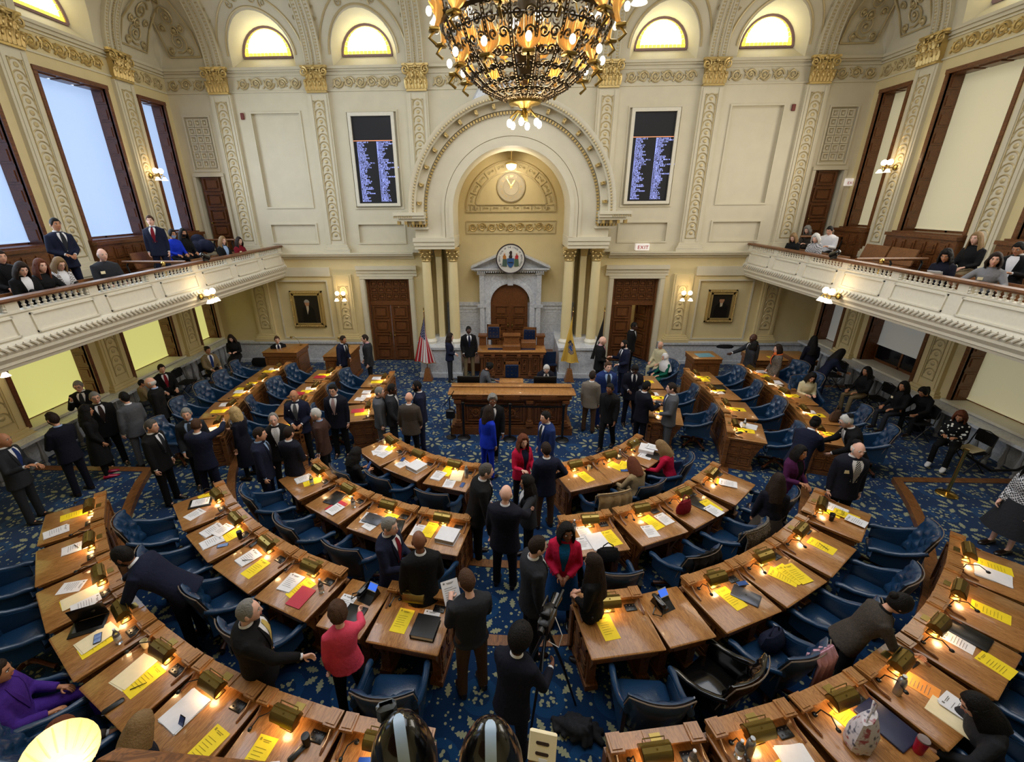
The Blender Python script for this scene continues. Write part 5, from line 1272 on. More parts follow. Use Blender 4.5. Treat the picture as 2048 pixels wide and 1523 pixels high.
        m.tube([(-.057, 0, .012), (-.05, .09, .006)], .002, 4); m.tube([(.057, 0, .012), (.05, .09, .006)], .002, 4); m.cyl((-.013, 0, .012), (.013, 0, .012), .002, n=4); v = [mk('eyeglasses', m, BLACK, True)]
    elif code == 'l':
        m = MB(); m.bev(-.17, .17, -.12, .12, 0, .014, .005); v = [mk('black_laptop', m, BLACK, True)]
        m = MB(); m.T = Matrix.Translation((0, .12, .012)) @ Matrix.Rotation(R(105), 4, 'X'); m.bev(-.17, .17, 0, .23, -.005, .003, .003); v.append(mk('laptop_screen', m, BLACK, True)); m = MB(); m.box(-.14, .14, -.06, .09, .014, .0155); v.append(mk('keyboard', m, BLACKG))
    elif code == 'T':
        m = MB(); m.prism([(-.1, 0), (.12, 0), (.08, .12), (-.0, .05)], -.1, .1, 'yz'); m.box(-.08, -.035, -.11, .1, .05, .09); v = [mk('desk_telephone', m, BLACK)]
        m = MB(); m.T = Matrix.Translation((-.075, 0, .0)); m.bev(-.03, .03, -.09, .12, .09, .13, .014); m.tube([(0, -.09, .1), (-.08, -.13, .03), (-.14, -.05, .01), (-.04, .02, .03)], .007, 6); v.append(mk('handset', m, BLACKG, True))
        m = MB(); m.T = Matrix.Translation((.035, .065, .125)) @ Matrix.Rotation(R(42), 4, 'X'); m.box(-.06, .06, -.035, .045, .0, .006); v.append(mk('phone_display', m, mat('blue_display', srgb(40, 80, 200), .2, emit=srgb(70, 120, 230), es=.7)))
        m = MB(); m.T = Matrix.Translation((.035, .065, .125)) @ Matrix.Rotation(R(42), 4, 'X'); m.box(-.063, .063, .045, .056, .0, .007); m.box(-.063, .063, -.045, -.036, .0, .007); v.append(mk('silver_trim', m, mat('silver_trim', srgb(200, 205, 210), .3, .5)))
    elif code == 'L':
        m = MB(); m.bev(-.17, .17, -.12, .12, 0, .02, .006); v = [mk('blue_folder', m, mat('blue_folder', srgb(24, 70, 170), .4), True)]
        m = MB(); m.lathe([(0, .0205), (.045, .021), (0, .0215)], 16); v.append(mk('round_emblem', m, PAPERW))
    elif code == 'N':
        m = MB(); m.bev(-.15, .15, -.2, .2, 0, .025, .005); v = [mk('navy_folder', m, mat('navy_card', srgb(32, 38, 72), .5), True)]
    THINGS[code] = v; return v
DESC = {'Y': ('long yellow printed sheet', 'paper'), 'y': ('short yellow printed sheet', 'paper'), 'W': ('stack of white printed sheets', 'papers'), 'w': ('single white printed sheet', 'paper'), 'M': ('cream folder', 'folder'),
 'D': ('large white paper pad', 'paper'), 'F': ('red card folder', 'folder'), 'O': ('orange printed sheet', 'paper'), 'n': ('black covered notebook', 'notebook'), 'g': ('closed grey laptop', 'laptop'), 'B': ('thick black ring binder', 'binder'),
 'b': ('thick white ring binder', 'binder'), 'p': ('mobile phone', 'phone'), 'r': ('black glasses case', 'case'), 't': ('clear water bottle', 'bottle'), 'c': ('cream paper cup', 'cup'), 'k': ('black tumbler', 'cup'), 's': ('steel flask', 'bottle'),
 'R': ('red travel mug', 'mug'), 'e': ('black pen', 'pen'), 'x': ('pair of eyeglasses', 'glasses'), 'l': ('open black laptop', 'laptop'), 'T': ('black desk telephone with blue display', 'telephone'), 'L': ('blue folder with round emblem', 'folder'), 'N': ('large navy folder', 'folder')}
HTS = {'n': .02, 'g': .021, 'b': .08, 'B': .06, 'W': .018, 'D': .018, 'M': .01, 'F': .01, 'L': .022, 'N': .025}
def put(key, items):
    p, rz, wh = DESKS[key]; M = Matrix.Translation(p) @ Matrix.Rotation(rz, 4, 'Z'); z = .7655; cnt = {}; prev = []
    for it in items.split(';'):
        code, x, y, r = it[0], *[float(v) for v in it[1:].split(',')]
        zz = z
        for (px, py, ph) in prev:
            if hypot(px-x, py-y) < .2 and ph > 0: zz = max(zz, ph)
        parts = thing_mesh(code); o = None
        for k, (nm, d) in enumerate(parts):
            q = bpy.data.objects.new(nm, d); COL.objects.link(q)
            if k == 0: o = q; o.location = M @ Vector((x, y, zz)); o.rotation_euler.z = rz+R(r)
            else: q.parent = o
        cnt[code] = cnt.get(code, 0)+1
        ds, cat = DESC[code]
        tag(o, ds+(' beside another' if cnt[code] == 2 else ' placed third' if cnt[code] > 2 else '')+', on the '+wh, cat)
        if code in 'YyWwMDFOngbBLN': prev.append((x, y, zz+HTS.get(code, .0045)+.0005))
near = {
(4,-1,7): 'Y-.15,-.35,4;W.22,-.52,8', (4,-1,6): 'W-.12,-.3,-4;e-.12,-.28,20', (4,-1,5): 'w-.2,-.4,-35;Y.08,-.38,0;M.1,-.36,-3;W.3,-.33,-6', (4,-1,4): 'l-.25,-.4,60;Y.12,-.42,0;M.02,-.4,2;p.05,-.4,70;t.3,-.28,0',
(4,-1,3): 'M-.12,-.36,4;Y.08,-.36,-2;c-.32,-.15,0;e.1,-.42,60;r.1,-.64,-10', (4,-1,2): 'D-.18,-.36,-4;Y.3,-.5,-6', (4,-1,1): 'Y-.15,-.42,2;w.02,-.55,20;w.2,-.58,-20;k.22,-.22,0;r.18,-.3,-20', (4,-1,0): 'L.0,-.3,10;y.05,-.5,0',
(4,1,0): 'w-.1,-.35,10;t.25,-.2,0;c-.25,-.2,0', (4,1,1): 's-.2,-.22,0;y.0,-.45,10;D.18,-.4,-8;t-.28,-.2,0', (4,1,2): 'y.0,-.25,10;N.28,-.38,6;R.3,-.62,40', (4,1,3): 's-.25,-.25,0;O.05,-.3,12;M-.05,-.6,4;W.1,-.6,4', (4,1,4): 'w.08,-.3,4;n.28,-.34,0;y.05,-.6,-6', (4,1,5): 'Y.0,-.42,4', (4,1,6): 'D-.12,-.38,2;Y.12,-.4,6',
(3,-1,5): 'y-.3,-.22,8;n-.15,-.36,-20;w-.15,-.36,-20;w.12,-.5,20', (3,-1,4): 'W-.22,-.42,6;w-.08,-.32,14;y.12,-.25,0;W.05,-.52,-4;p.25,-.45,-30;k.3,-.22,0', (3,-1,3): 'r-.34,-.15,10;W-.15,-.36,-4;e-.1,-.4,40;Y.12,-.42,2', (3,-1,2): 'W-.18,-.36,4;Y.02,-.38,-10;F.12,-.48,6;t.3,-.3,0', (3,-1,1): 'T.08,-.18,-8;w-.15,-.35,0;n.05,-.5,0', (3,-1,0): 'Y-.12,-.38,-2;w.2,-.3,2;B.2,-.44,0',
(3,1,0): 'Y-.12,-.36,4', (3,1,1): 'T-.05,-.2,10', (3,1,2): 'Y-.0,-.36,4;g.2,-.4,-60;p.3,-.25,80', (3,1,3): 'Y.0,-.4,20;Y.12,-.42,0;Y.2,-.46,-10', (3,1,4): 'Y.1,-.4,2;e.1,-.42,70', (3,1,5): 'y.05,-.25,0;W.18,-.3,-4;Y.08,-.44,-2;x.08,-.4,10;w.02,-.58,-6;k-.2,-.3,0',
(2,-1,3): 'W-.1,-.38,-8;Y.1,-.3,-14;t.18,-.35,0', (2,-1,2): 'n-.15,-.32,10;O.08,-.38,0;F.05,-.46,4;w.1,-.52,0;t.3,-.3,0', (2,-1,1): 'w-.25,-.4,10;w-.1,-.5,-10;g-.15,-.4,0;y.08,-.28,0;p.14,-.3,-20;n.28,-.42,20', (2,-1,0): 'w-.32,-.35,0;Y-.15,-.3,-4;b.18,-.4,-4',
(2,1,0): 'w-.1,-.25,0;w-.2,-.48,0;D.02,-.48,6;Y.26,-.45,8;t-.25,-.2,0', (2,1,1): 'Y.05,-.35,10;w.28,-.35,6;w-.12,-.5,-10', (2,1,2): 'n.15,-.35,8;Y.24,-.52,-6;w.16,-.62,0;c.0,-.2,0;c.1,-.12,0', (2,1,3): 'Y.08,-.36,20;W.08,-.38,22',
(1,-1,2): 'w-.05,-.45,-20;Y.0,-.25,10;w.12,-.42,14;w-.12,-.35,30;c-.25,-.18,0', (1,-1,1): 'b.15,-.38,-6;w-.2,-.42,-10;p-.3,-.3,20', (1,-1,0): 'W-.25,-.42,-4;Y-.15,-.22,0;M.08,-.3,10;w.05,-.58,6;s.28,-.3,0;p.3,-.55,4',
(1,1,0): 'Y.05,-.4,10;c.22,-.22,0', (1,1,1): 'Y.0,-.36,14;y.22,-.42,30;t.25,-.18,0;p.02,-.55,60', (1,1,2): 't-.05,-.15,0;w-.1,-.45,10;b.12,-.36,20;W.2,-.45,14;n.05,-.6,10',
(1,-2,0): 'F-.1,-.4,0;Y.1,-.3,0', (1,-2,1): 'W-.2,-.38,0;w.05,-.35,8;w.25,-.45,-6', (1,-2,2): 'W-.15,-.4,0;Y.12,-.34,4', (1,2,0): 'Y.1,-.32,0', (1,2,1): 'Y-.05,-.35,0;w.2,-.3,0', (1,2,2): 'Y.0,-.4,0',
(2,-2,0): 'Y.1,-.4,0', (2,-2,1): 'Y.15,-.36,4;n-.2,-.45,0', (2,-2,2): 'Y.12,-.34,-6;W-.1,-.3,12;F.25,-.5,0', (2,-2,3): 'Y-.05,-.36,-4;F.12,-.4,0;c-.3,-.15,0', (2,2,0): 'Y-.02,-.36,0;D.22,-.42,-12;t.1,-.32,0;r-.2,-.2,40', (2,2,1): 'Y.0,-.4,0', (2,2,2): 'W-.05,-.28,0;Y.1,-.36,4;n.25,-.44,0', (2,2,3): 'Y.0,-.36,4;y-.2,-.3,0',
(3,-2,0): 'w.1,-.2,0', (3,-2,1): 'W-.25,-.36,0;Y.12,-.4,0', (3,-2,2): 'Y-.25,-.45,0;W-.05,-.4,0;Y.15,-.3,0', (3,-2,3): 'Y.1,-.36,0;w.25,-.25,0', (3,-2,4): 'w-.15,-.36,6;Y.05,-.4,0', (3,2,0): 'Y.0,-.4,0', (3,2,1): 'Y-.05,-.4,4;w.1,-.3,-4', (3,2,2): 'Y.05,-.36,0', (3,2,3): 'W.0,-.3,4;D.2,-.4,-4;c-.25,-.25,0', (3,2,4): 'Y-.2,-.36,0;W.1,-.45,0;O-.1,-.25,0'}
for k, v in near.items():
    if k in DESKS: put(k, v)
# wider desks by the back wall and their wall-side tables
def big_desk(name, x0, x1, y0, y1, h, label, rz=0):
    r = empty(name, ((x0+x1)/2, (y0+y1)/2, tier((x0+x1)/2, y0)), rz); tag(r, label, 'desk'); a, b = (x1-x0)/2, (y1-y0)/2; h -= r.location.z
    m = MB(); m.bev(-a, a, -b, b, h-.03, h, .01); m.build('desk_top', OAKT, r)
    m = MB(); m.box(-a+.05, a-.05, -b+.05, b-.05, 0, h-.03); m.box(-a+.02, a-.02, -b+.02, b-.02, h-.16, h-.03); m.box(-a, a, -b, b, 0, .1)
    for s in (-1, 1):
        mould2(m, -a+.12, -.02, .16, h-.22, -b+.04) if s < 0 else mould2(m, .02, a-.12, .16, h-.22, -b+.04)
        x = s*(a-.04); q0, q1 = sorted((x, x+s*.015)); m.box(q0, q1, -b+.12, b-.12, .18, h-.24)
    m.build('carcass', OAKM, r, smooth=False); return r
big_desk('press_desk', -8.35, -7.15, 13.95, 14.95, .98, 'oak desk below the left portrait')
big_desk('press_desk', -6.1, -5.25, 13.5, 14.8, 1.0, 'oak desk between two standing men near the left door')
big_desk('press_desk', 5.75, 6.65, 13.4, 14.2, 1.0, 'oak desk with a blue glass sheet, right of the open door')
big_desk('press_desk', 7.6, 8.6, 13.3, 14.3, 1.0, 'oak desk with yellow sheet below the right portrait')
big_desk('press_desk', 8.9, 9.5, 13.3, 14.3, .98, 'narrow oak desk behind the orange-scarfed woman')
m = MB(); m.box(-.25, .25, -.18, .18, 0, .012); o = m.build('blue_glass_sheet', mat('blue_glass', srgb(120, 175, 195), .15), None, (6.2, 13.75, 1.0), rz=.1); tag(o, 'pale blue glass sheet on the desk right of the open door', 'glass sheet')
m, ms = paper_mesh(.3, .2, PAPERY); o = m.build('yellow_sheet', ms, None, (8.25, 13.6, 1.0)); tag(o, 'yellow sheet on the desk below the right portrait', 'paper')
def gooseneck(x, y, z, label):
    m = MB(); m.lathe([(.05, 0), (.05, .02), (0, .03)], 10); m.tube([(0, 0, .02), (-.08, 0, .2), (-.2, 0, .32), (-.28, 0, .3)], .008, 6); m.T = Matrix.Translation((-.3, 0, .29)); m.ball((0, 0, 0), .05, .04, .035); o = m.build('reading_lamp', BRASS, None, (x, y, z)); tag(o, label, 'lamp')
gooseneck(-7.35, 14.75, .98, 'gooseneck lamp on the desk below the left portrait'); gooseneck(-5.6, 14.6, 1.0, 'gooseneck lamp on the desk between two standing men')
# ================= PEOPLE =================
CO = {k: srgb(*v) for k, v in dict(black=(15, 15, 18), navy=(20, 26, 50), dnavy=(15, 18, 34), charcoal=(40, 42, 48), gray=(84, 86, 92), lgray=(128, 128, 132), brown=(66, 44, 38), dbrown=(44, 30, 26), blue=(26, 48, 104), royal=(16, 50, 190), teal=(14, 92, 140), dteal=(8, 62, 112), red=(190, 18, 62), dred=(120, 16, 32), pink=(226, 76, 104), purple=(66, 34, 130), plum=(74, 24, 68),
 tan=(160, 138, 104), cream=(206, 196, 160), white=(228, 228, 232), lblue=(150, 176, 214), khaki=(128, 112, 84), bpants=(84, 62, 46), olive=(92, 90, 60), green=(12, 92, 74), tweed=(120, 112, 102), dtweed=(72, 64, 58), orange=(230, 110, 50), silver=(170, 170, 176), pshirt=(206, 160, 178), yellow=(200, 176, 100)).items()}
def cloth(c, pat=None):
    n = 'cloth_'+c+(pat or '')
    if n in MATS: return MATS[n]
    m = mat(n, CO[c], .85, sheen=0, spec=.25, bump=(26, .35, ''))
    if pat:
        t = NT(m); b = t.n['Principled BSDF']; tc = t.new('ShaderNodeTexCoord').outputs['Object']
        if pat == 'tweed': f = t.m('GREATER_THAN', t.new('ShaderNodeTexNoise', {'Vector': tc, 'Scale': 90.0}).outputs[0], .5); c2 = srgb(60, 56, 52)
        elif pat == 'check': f = t.new('ShaderNodeTexChecker', {'Vector': tc, 'Scale': 45.0}).outputs[1]; c2 = srgb(215, 215, 220)
        elif pat == 'flower': f = t.m('LESS_THAN', t.new('ShaderNodeTexVoronoi', {'Vector': tc, 'Scale': 13.0}).outputs[0], .3); c2 = srgb(235, 235, 225)
        elif pat == 'stripe': s_ = t.new('ShaderNodeSeparateXYZ', (tc,)).outputs; f = t.m('GREATER_THAN', t.m('SINE', t.m('MULTIPLY', t.m('ADD', s_[0], t.m('MULTIPLY', s_[2], 1.0)), 190.0)), .35); c2 = srgb(215, 215, 215)
        t.l.new(t.mix(f, CO[c], c2), b.inputs['Base Color'])
    return m
SKIN = {k: mat('skin_'+k, srgb(*v), .5, spec=.35, bump=(40, .05, '')) for k, v in dict(l=(226, 172, 146), p=(232, 184, 164), m=(190, 134, 100), b=(126, 82, 58), d=(82, 52, 40)).items()}
HAIR = {k: mat('hair_'+k, srgb(*v), .68, spec=.25, bump=(70, .5, '')) for k, v in dict(black=(16, 13, 13), dbrown=(40, 27, 20), brown=(74, 50, 34), auburn=(104, 56, 34), blonde=(196, 168, 118), dblonde=(140, 112, 76), gray=(130, 128, 124), white=(204, 202, 198), sgray=(84, 80, 76)).items()}
EYEW = mat('eye_white', srgb(225, 220, 215), .3); EYED = mat('eye_dark', srgb(30, 20, 18), .2)
LIP = mat('lips', srgb(170, 92, 84), .45); LIPD = mat('lips_dark', srgb(110, 55, 52), .45)
HEADG = []
for j in range(23):
    el = pi*(j+.5)/23; row = []
    for i in range(40):
        a = 2*pi*i/40; az = a-.45*sin(a); row.append((az if az <= pi else az-2*pi, el))
    HEADG.append(row)
def head_pt(az, el, fem=0):
    z = .118*cos(el); r = sin(el); x = .075*r*sin(az); y = .096*r*cos(az); t = max(0, -z/.118); fr = max(0, cos(az))
    w_ = 1-.3*t**1.6-(.05*fem if z < 0 else 0); x *= w_; y *= (1-.12*t) if cos(az) > 0 else (1-.35*t)
    if cos(az) > 0 and z < 0: y = y*(1)+.03*fr**2*t*(1-r)*1.5+.012*fr*t
    g = lambda u, s: math.exp(-(u/s)**2)
    zz = z
    if zz < .03 and zz > -.034:
        pf = (.03-zz)/.052 if zz > -.022 else max(0, (zz+.034)/.012); y += .026*pf*g(az, .19)
    for s in (-1, 1): y -= .011*g(az-s*.38, .2)*g(zz-.018, .014)
    y += .004*g(zz-.036, .01)*fr; y += .006*g(zz+.053, .012)*g(az, .3); y += .007*g(zz+.098, .016)*g(az, .35)
    return Vector((x, y, z))
def add_head(m, M, fem, beard=False):
    T = m.T; m.T = M; m.cur = 0
    rings = [[tuple(head_pt(az, el, fem)) for az, el in row] for row in HEADG]
    m.loft(rings, True); 
    for s in (-1, 1):
        m.cur = 0; m.ball((s*.076, -.008, -.002), .012, .021, .033, 8, 6)
        m.cur = 1; m.ball((s*.031, .079, .017), .0135, .012, .0085, 8, 6); m.cur = 2; m.ball((s*.031, .0875, .017), .0062, .005, .0065, 7, 5)
        m.cur = 4; m.tube([(s*.014, .094, .034), (s*.032, .0925, .0395), (s*.052, .081, .034)], [.0035, .0042, .0025], 5)
    m.cur = 3; m.ball((0, .0965, -.053), .022, .006, .0065, 8, 5); m.T = T; m.cur = 0
def hair_mesh(style, fem, seed=0):
    m = MB(); NS = lambda p, f: noise.noise(Vector(p)*f+Vector((seed, 0, 0)))
    curly = 'curly' in style; vol = .03 if curly else (.02 if fem else .011)
    if style in ('afro',): vol = .05
    def mask(az, z):
        a = abs(az)
        if style == 'bald': return -1
        if style == 'ring': return min((.035-z)*40, (z+.055+.0)*40, (a-1.25)*6)
        line = .066 if a < .7 else (.066-(a-.7)*.16 if a < 1.2 else (-.012 if a < 1.55 else (-.012-(a-1.55)*.06)))
        if style == 'receding': line = .1 if a < .8 else (.1-(a-.8)*.25 if a < 1.25 else (-.012 if a < 1.55 else -.05))
        if fem: line = .07 if a < .55 else (.07-(a-.55)*.2 if a < 1.0 else -.06)
        return (z-line)*60
    vs = []; ok = []
    for row in HEADG:
        for az, el in row:
            p = head_pt(az, el, fem); k = mask(az, p.z); n = p.normalized(); t = max(-.006, min(1, k)*(vol*(.75+.5*max(0, p.z)/.118)))
            if k > 0: t += (NS(p, 40)*.012 if curly else NS(Vector((p.x*3, p.y*.6, p.z*.6)), 60)*.0035)
            if style == 'quiff' and p.z > .07 and p.y > .02: t += .016
            vs.append(tuple(p+n*t)); ok.append(k > -.6)
    n = 40; fs = []
    for j in range(22):
        for i in range(n):
            q = (j*n+i, j*n+(i+1) % n, (j+1)*n+(i+1) % n, (j+1)*n+i)
            if sum(ok[x] for x in q) >= 3: fs.append(q)
    top = len(vs); vs.append((0, 0, .118+vol)); fs += [(top, (i+1) % n, i) for i in range(n)] if ok[0] else []
    m.add(vs, fs)
    L = {'bob': .15, 'bobcurly': .16, 'long': .3, 'longcurly': .3, 'vlong': .42, 'shoulder': .22, 'shouldercurly': .22}.get(style, 0)
    if L:
        A0 = .95; N = 22; K = 12; rings = []
        for k in range(K+1):
            u = k/K; z = .05-u*(L+.05); ro = []; ri = []
            fl = .012*sin(u*pi)+.01*u
            for i in range(N+1):
                a = A0+(2*pi-2*A0)*i/N; back = max(0, -cos(a)); rx = .088+fl*1.6+(.03*u if L > .25 else .0); ry = .104+fl+(.0 if L < .2 else .03*u)
                q = .012*NS((a*2.2, u*1.2, 3), 2.2)+(.016*NS((a*3, u*6, 1), 2) if curly else 0)
                if abs(a-pi) > 1.6 and u > .5 and L > .2: rx += .0
                x = (rx+q)*sin(a); y = (ry+q)*cos(a)-(.012*u); zz = z-(.03*NS((a*4, 0, 9), 2) if u > .9 else 0)
                ro.append((x, y, zz)); ri.append(((rx-.022)*sin(a), (ry-.024)*cos(a)-.012*u, zz))
            rings.append(ro+ri[::-1])
        m.loft(rings, True)
    if 'bun' in style: m.ball((0, -.1, .06), .042, .04, .042, 12, 8)
    if 'pony' in style: m.tube([(0, -.1, .05), (0, -.14, .02), (0, -.14, -.08), (0, -.12, -.2)], [.03, .035, .03, .01], 8)
    return m
def beard_mesh():
    m = MB(); vs = []; ok = []
    for row in HEADG:
        for az, el in row:
            p = head_pt(az, el); a = abs(az); k = min((-.03-p.z)*40 if a < .9 else (.0-p.z)*40, (1.75-a)*4, (p.z+.118)*60); 
            if a < .3 and -.06 < p.z < -.044: k = -1
            vs.append(tuple(p+p.normalized()*max(-.004, min(1, k)*.009))); ok.append(k > -.3)
    n = 40; m.add(vs, [q for q in [(j*n+i, j*n+(i+1) % n, (j+1)*n+(i+1) % n, (j+1)*n+i) for j in range(22) for i in range(n)] if sum(ok[x] for x in q) >= 3]); return m
POSE = {  # arm: (upper, fore) with x outward; leg: (thigh, shin)
 'stand': dict(), 'easy': dict(aL=((.2, .0, -1), (.05, .25, -1)), aR=((.16, .05, -1), (-.1, .5, -.8))),
 'clasp': dict(aL=((.2, .08, -1), (-.62, .75, -.35)), aR=((.2, .08, -1), (-.62, .78, -.3))),
 'cross': dict(aL=((.18, .28, -1), (-.95, .4, .12)), aR=((.18, .28, -1), (-.9, .5, .05))),
 'talk': dict(aR=((.2, .3, -.9), (-.15, .9, .25)), aL=((.2, .1, -1), (-.35, .8, -.2))),
 'reach': dict(aR=((.25, .75, -.7), (.0, .95, -.35)), aL=((.15, .0, -1), (0, .2, -1))),
 'point': dict(aL=((.7, .55, -.2), (.5, .8, .15)), aR=((.15, .1, -1), (-.2, .7, -.5))),
 'hug': dict(aR=((.45, .85, .1), (-.2, .95, .1)), aL=((.45, .8, -.2), (-.2, .95, .0))),
 'hip': dict(aR=((.6, -.2, -.85), (-.7, .45, -.55)), aL=((.15, .0, -1), (0, .2, -1))),
 'phone': dict(aL=((.15, .25, -.95), (-.35, .85, .3)), aR=((.15, .25, -.95), (-.35, .85, .35)), hp=22),
 'read': dict(aL=((.15, .2, -.95), (-.3, .85, -.05)), aR=((.15, .2, -.95), (-.3, .85, -.05)), hp=32),
 'chin': dict(aR=((.25, .45, -.9), (-.4, .45, .95)), aL=((.2, .2, -1), (-.8, .5, .05)), hp=12),
 'lean': dict(lean=42, aL=((.1, .5, -1), (.0, .55, -.8)), aR=((.2, .75, -.8), (.0, .85, -.5)), hp=5),
 'bend': dict(lean=24, aL=((.12, .3, -1), (-.2, .7, -.5)), aR=((.12, .5, -.95), (-.2, .8, -.3)), hp=18),
 'hand': dict(lean=10, aR=((.3, .3, -1), (.15, .35, -.95)), aL=((.2, .1, -1), (-.4, .7, -.4))),
 'walk': dict(lR=((.0, .3, -1), (0, .0, -1)), lL=((.0, -.2, -1), (0, -.45, -1)), aR=((.12, -.2, -1), (0, .1, -1)), aL=((.12, .2, -1), (0, .4, -1)), lean=4),
 'cam': dict(aL=((.2, .45, -.9), (-.1, .95, .1)), aR=((.35, .4, -.9), (-.1, .9, .0)), lean=8, hp=10),
}
for k, (aL, aR, hp, ln) in dict(sit=(((.15, .3, -.95), (-.3, .9, -.25)), None, 8, 0), sitphone=(((.12, .3, -.95), (-.35, .85, .25)), None, 25, 4), sitwrite=(((.25, .65, -.75), (-.2, .95, -.02)), None, 28, 16), sitrail=(((.35, .6, -.7), (-.2, .9, .1)), ((.7, .6, -.6), (.3, .95, .1)), 5, 10), sitarms=(((.18, .25, -.98), (-.85, .55, .1)), None, 5, -4)).items():
    POSE[k] = dict(aL=aL, aR=aR or aL, hp=hp, lean=ln, sit=1, lL=((.1, 1, -.04), (.0, .05, -1)), lR=((.12, 1, -.06), (.0, -.1, -1)))
TOR_M = [(-.02, .158, .112, 0), (.08, .15, .108, 0), (.2, .148, .105, .004), (.32, .168, .115, .004), (.42, .186, .118, 0), (.49, .178, .105, -.004), (.535, .125, .085, -.008), (.57, .07, .065, -.008)]
TOR_F = [(-.02, .165, .115, 0), (.08, .148, .105, 0), (.2, .122, .09, .004), (.32, .142, .118, .016), (.42, .158, .118, .01), (.49, .15, .095, -.004), (.535, .108, .078, -.008), (.57, .058, .058, -.008)]
skel_jobs = []; PEOPLE = []
def person(px, py, h, face, pose, sex, outfit, hair, skin, label, base=None, flags='', fat=1.0, hz=0, gx=None):
    P_ = POSE[pose]; fem = sex == 'f'; k = h/1.75; fat *= 1.1 if sex == 'm' else 1.06; lean = R(P_.get('lean', 0)); hp = R(P_.get('hp', 4)); sit = P_.get('sit')
    hipz = ((.56 if base is None and gx is None else .49) if sit else .92*k); TOR = TOR_F if fem else TOR_M
    B = Matrix.Translation((0, -.12*sin(lean) if not sit else 0, hipz)) @ Matrix.Rotation(-lean, 4, 'X') @ Matrix.Scale(k, 4)
    hy = R(hz); Hm = B @ Matrix.Translation((0, .012, .585)) @ Matrix.Rotation(lean*.7, 4, 'X') @ Matrix.Rotation(hy, 4, 'Z') @ Matrix.Rotation(-hp, 4, 'X') @ Matrix.Translation((0, .022, .118)) @ Matrix.Scale(1.07, 4)
    hc = Hm.translation; rot = R(-face); c, s = cos(rot), sin(rot)
    zb = base
    x, y = 0, 0
    for _ in range(4):
        tz = zb if zb is not None else tier(x, y); w_ = at_z(px, py, tz+hc.z); x = w_.x-(hc.x*c-hc.y*s); y = w_.y-(hc.x*s+hc.y*c)
    if gx is not None:
        d_ = ray(px, py); w_ = CAM+d_*((gx-CAM.x)/d_.x); x, y, tz = gx-(hc.x*c-hc.y*s), w_.y-(hc.x*s+hc.y*c), w_.z-hc.z
        fl_ = 3.36 if abs(gx) < 9.2 else 3.6; tz = fl_+max(-.03, min(.09, tz-fl_)); hc_ = 0
    loc = Vector((x, y, tz))
    sh = {}; arms = {}; legs = {}
    nodes = []; edges = []; rads = []
    def nd(p, r, par=None, r2=None):
        nodes.append(tuple(p)); rads.append((r, r2 or r))
        if par is not None: edges.append((par, len(nodes)-1))
        return len(nodes)-1
    pel = nd(B @ Vector((0, 0, .02)), .085*k); wa = nd(B @ Vector((0, 0, .22)), .08*k, pel); chn = nd(B @ Vector((0, 0, .44)), .09*k, wa); nb = nd(B @ Vector((0, -.005, .56)), .05*k, chn); nd(Hm @ Vector((0, -.015, -.03)), .05*k, nb)
    Rr = B.to_3x3().normalized()
    for sd, key in ((-1, 'aL'), (1, 'aR')):
        u, f = P_.get(key, ((.12, .02, -1), (.03, .16, -1)))
        u = Vector((u[0]*sd, u[1], u[2])).normalized(); f = Vector((f[0]*sd, f[1], f[2])).normalized()
        if not P_.get('abs'): u = Rr @ u if lean < .3 else u; f = Rr @ f if lean < .3 else f
        S0 = B @ Vector((sd*(.15 if fem else .17)*fat**.5, -.005, .462)); E0 = S0+u*.285*k; W0 = E0+f*.25*k
        arms[sd] = (S0, E0, W0, f)
        a = nd(S0, .045*k, chn); b = nd(E0, .034*k, a); w1 = nd(W0, .022*k, b, .026*k)
        sidev = Vector((0, 0, 1)).cross(f); sidev = (sidev if sidev.length > .2 else Vector((1, 0, 0))).normalized(); up_ = f.cross(sidev).normalized()
        if 'phone' in pose or pose in ('read', 'cross', 'sit', 'clasp', 'talk'): n1 = sidev; n2 = up_
        else: n1 = up_ if abs(up_.x) < .8 else sidev; n2 = f.cross(n1).normalized()
        pm = nd(W0+f*.055*k, .018*k, w1, .034*k); cur = -n2 if n2.z > 0 else n2
        for q, (o, L) in enumerate(((-.026, .062), (-.009, .072), (.009, .07), (.025, .055))):
            p1 = W0+f*.088*k+n1*o*k; p2 = p1+(f*.8+cur*.5).normalized()*L*.5*k; p3 = p2+(f*.45+cur*.85).normalized()*L*.5*k
            i1 = nd(p1, .0095*k, pm); i2 = nd(p2, .0085*k, i1); nd(p3, .0075*k, i2)
        t1 = W0+f*.035*k+n1*(-.034*k); t2 = t1+(f*.7-n1*.55+cur*.3).normalized()*.035*k; i1 = nd(t1, .011*k, pm); i2 = nd(t2, .0095*k, i1); nd(t2+(f*.9+cur*.3).normalized()*.026*k, .008*k, i2)
    for sd, key in ((-1, 'lL'), (1, 'lR')):
        t, s2 = P_.get(key, ((.07, .0, -1), (.03, -.0, -1)))
        t = Vector((t[0]*sd, t[1], t[2])).normalized(); s2 = Vector((s2[0]*sd, s2[1], s2[2])).normalized()
        Hh = Vector((sd*.085*k, -.12*sin(lean) if not sit else 0, hipz-.0)); Kk = Hh+t*.43*k; 
        lt = (.415*k if not sit else .41*k); A = Kk+s2*lt
        if A.z < .075 or (not sit and 'walk' != pose): A.z = .085*k
        if sit: A.z = max(.08, A.z)
        legs[sd] = (Hh, Kk, A); a = nd(Hh, .07*k, pel); b = nd(Kk, .05*k, a); nd(Kk.lerp(A, .35), .048*k, b); c_ = nd(A, .035*k, len(nodes)-1); nd(A+Vector((0, .09*k, -.05*k)), .018*k, c_)
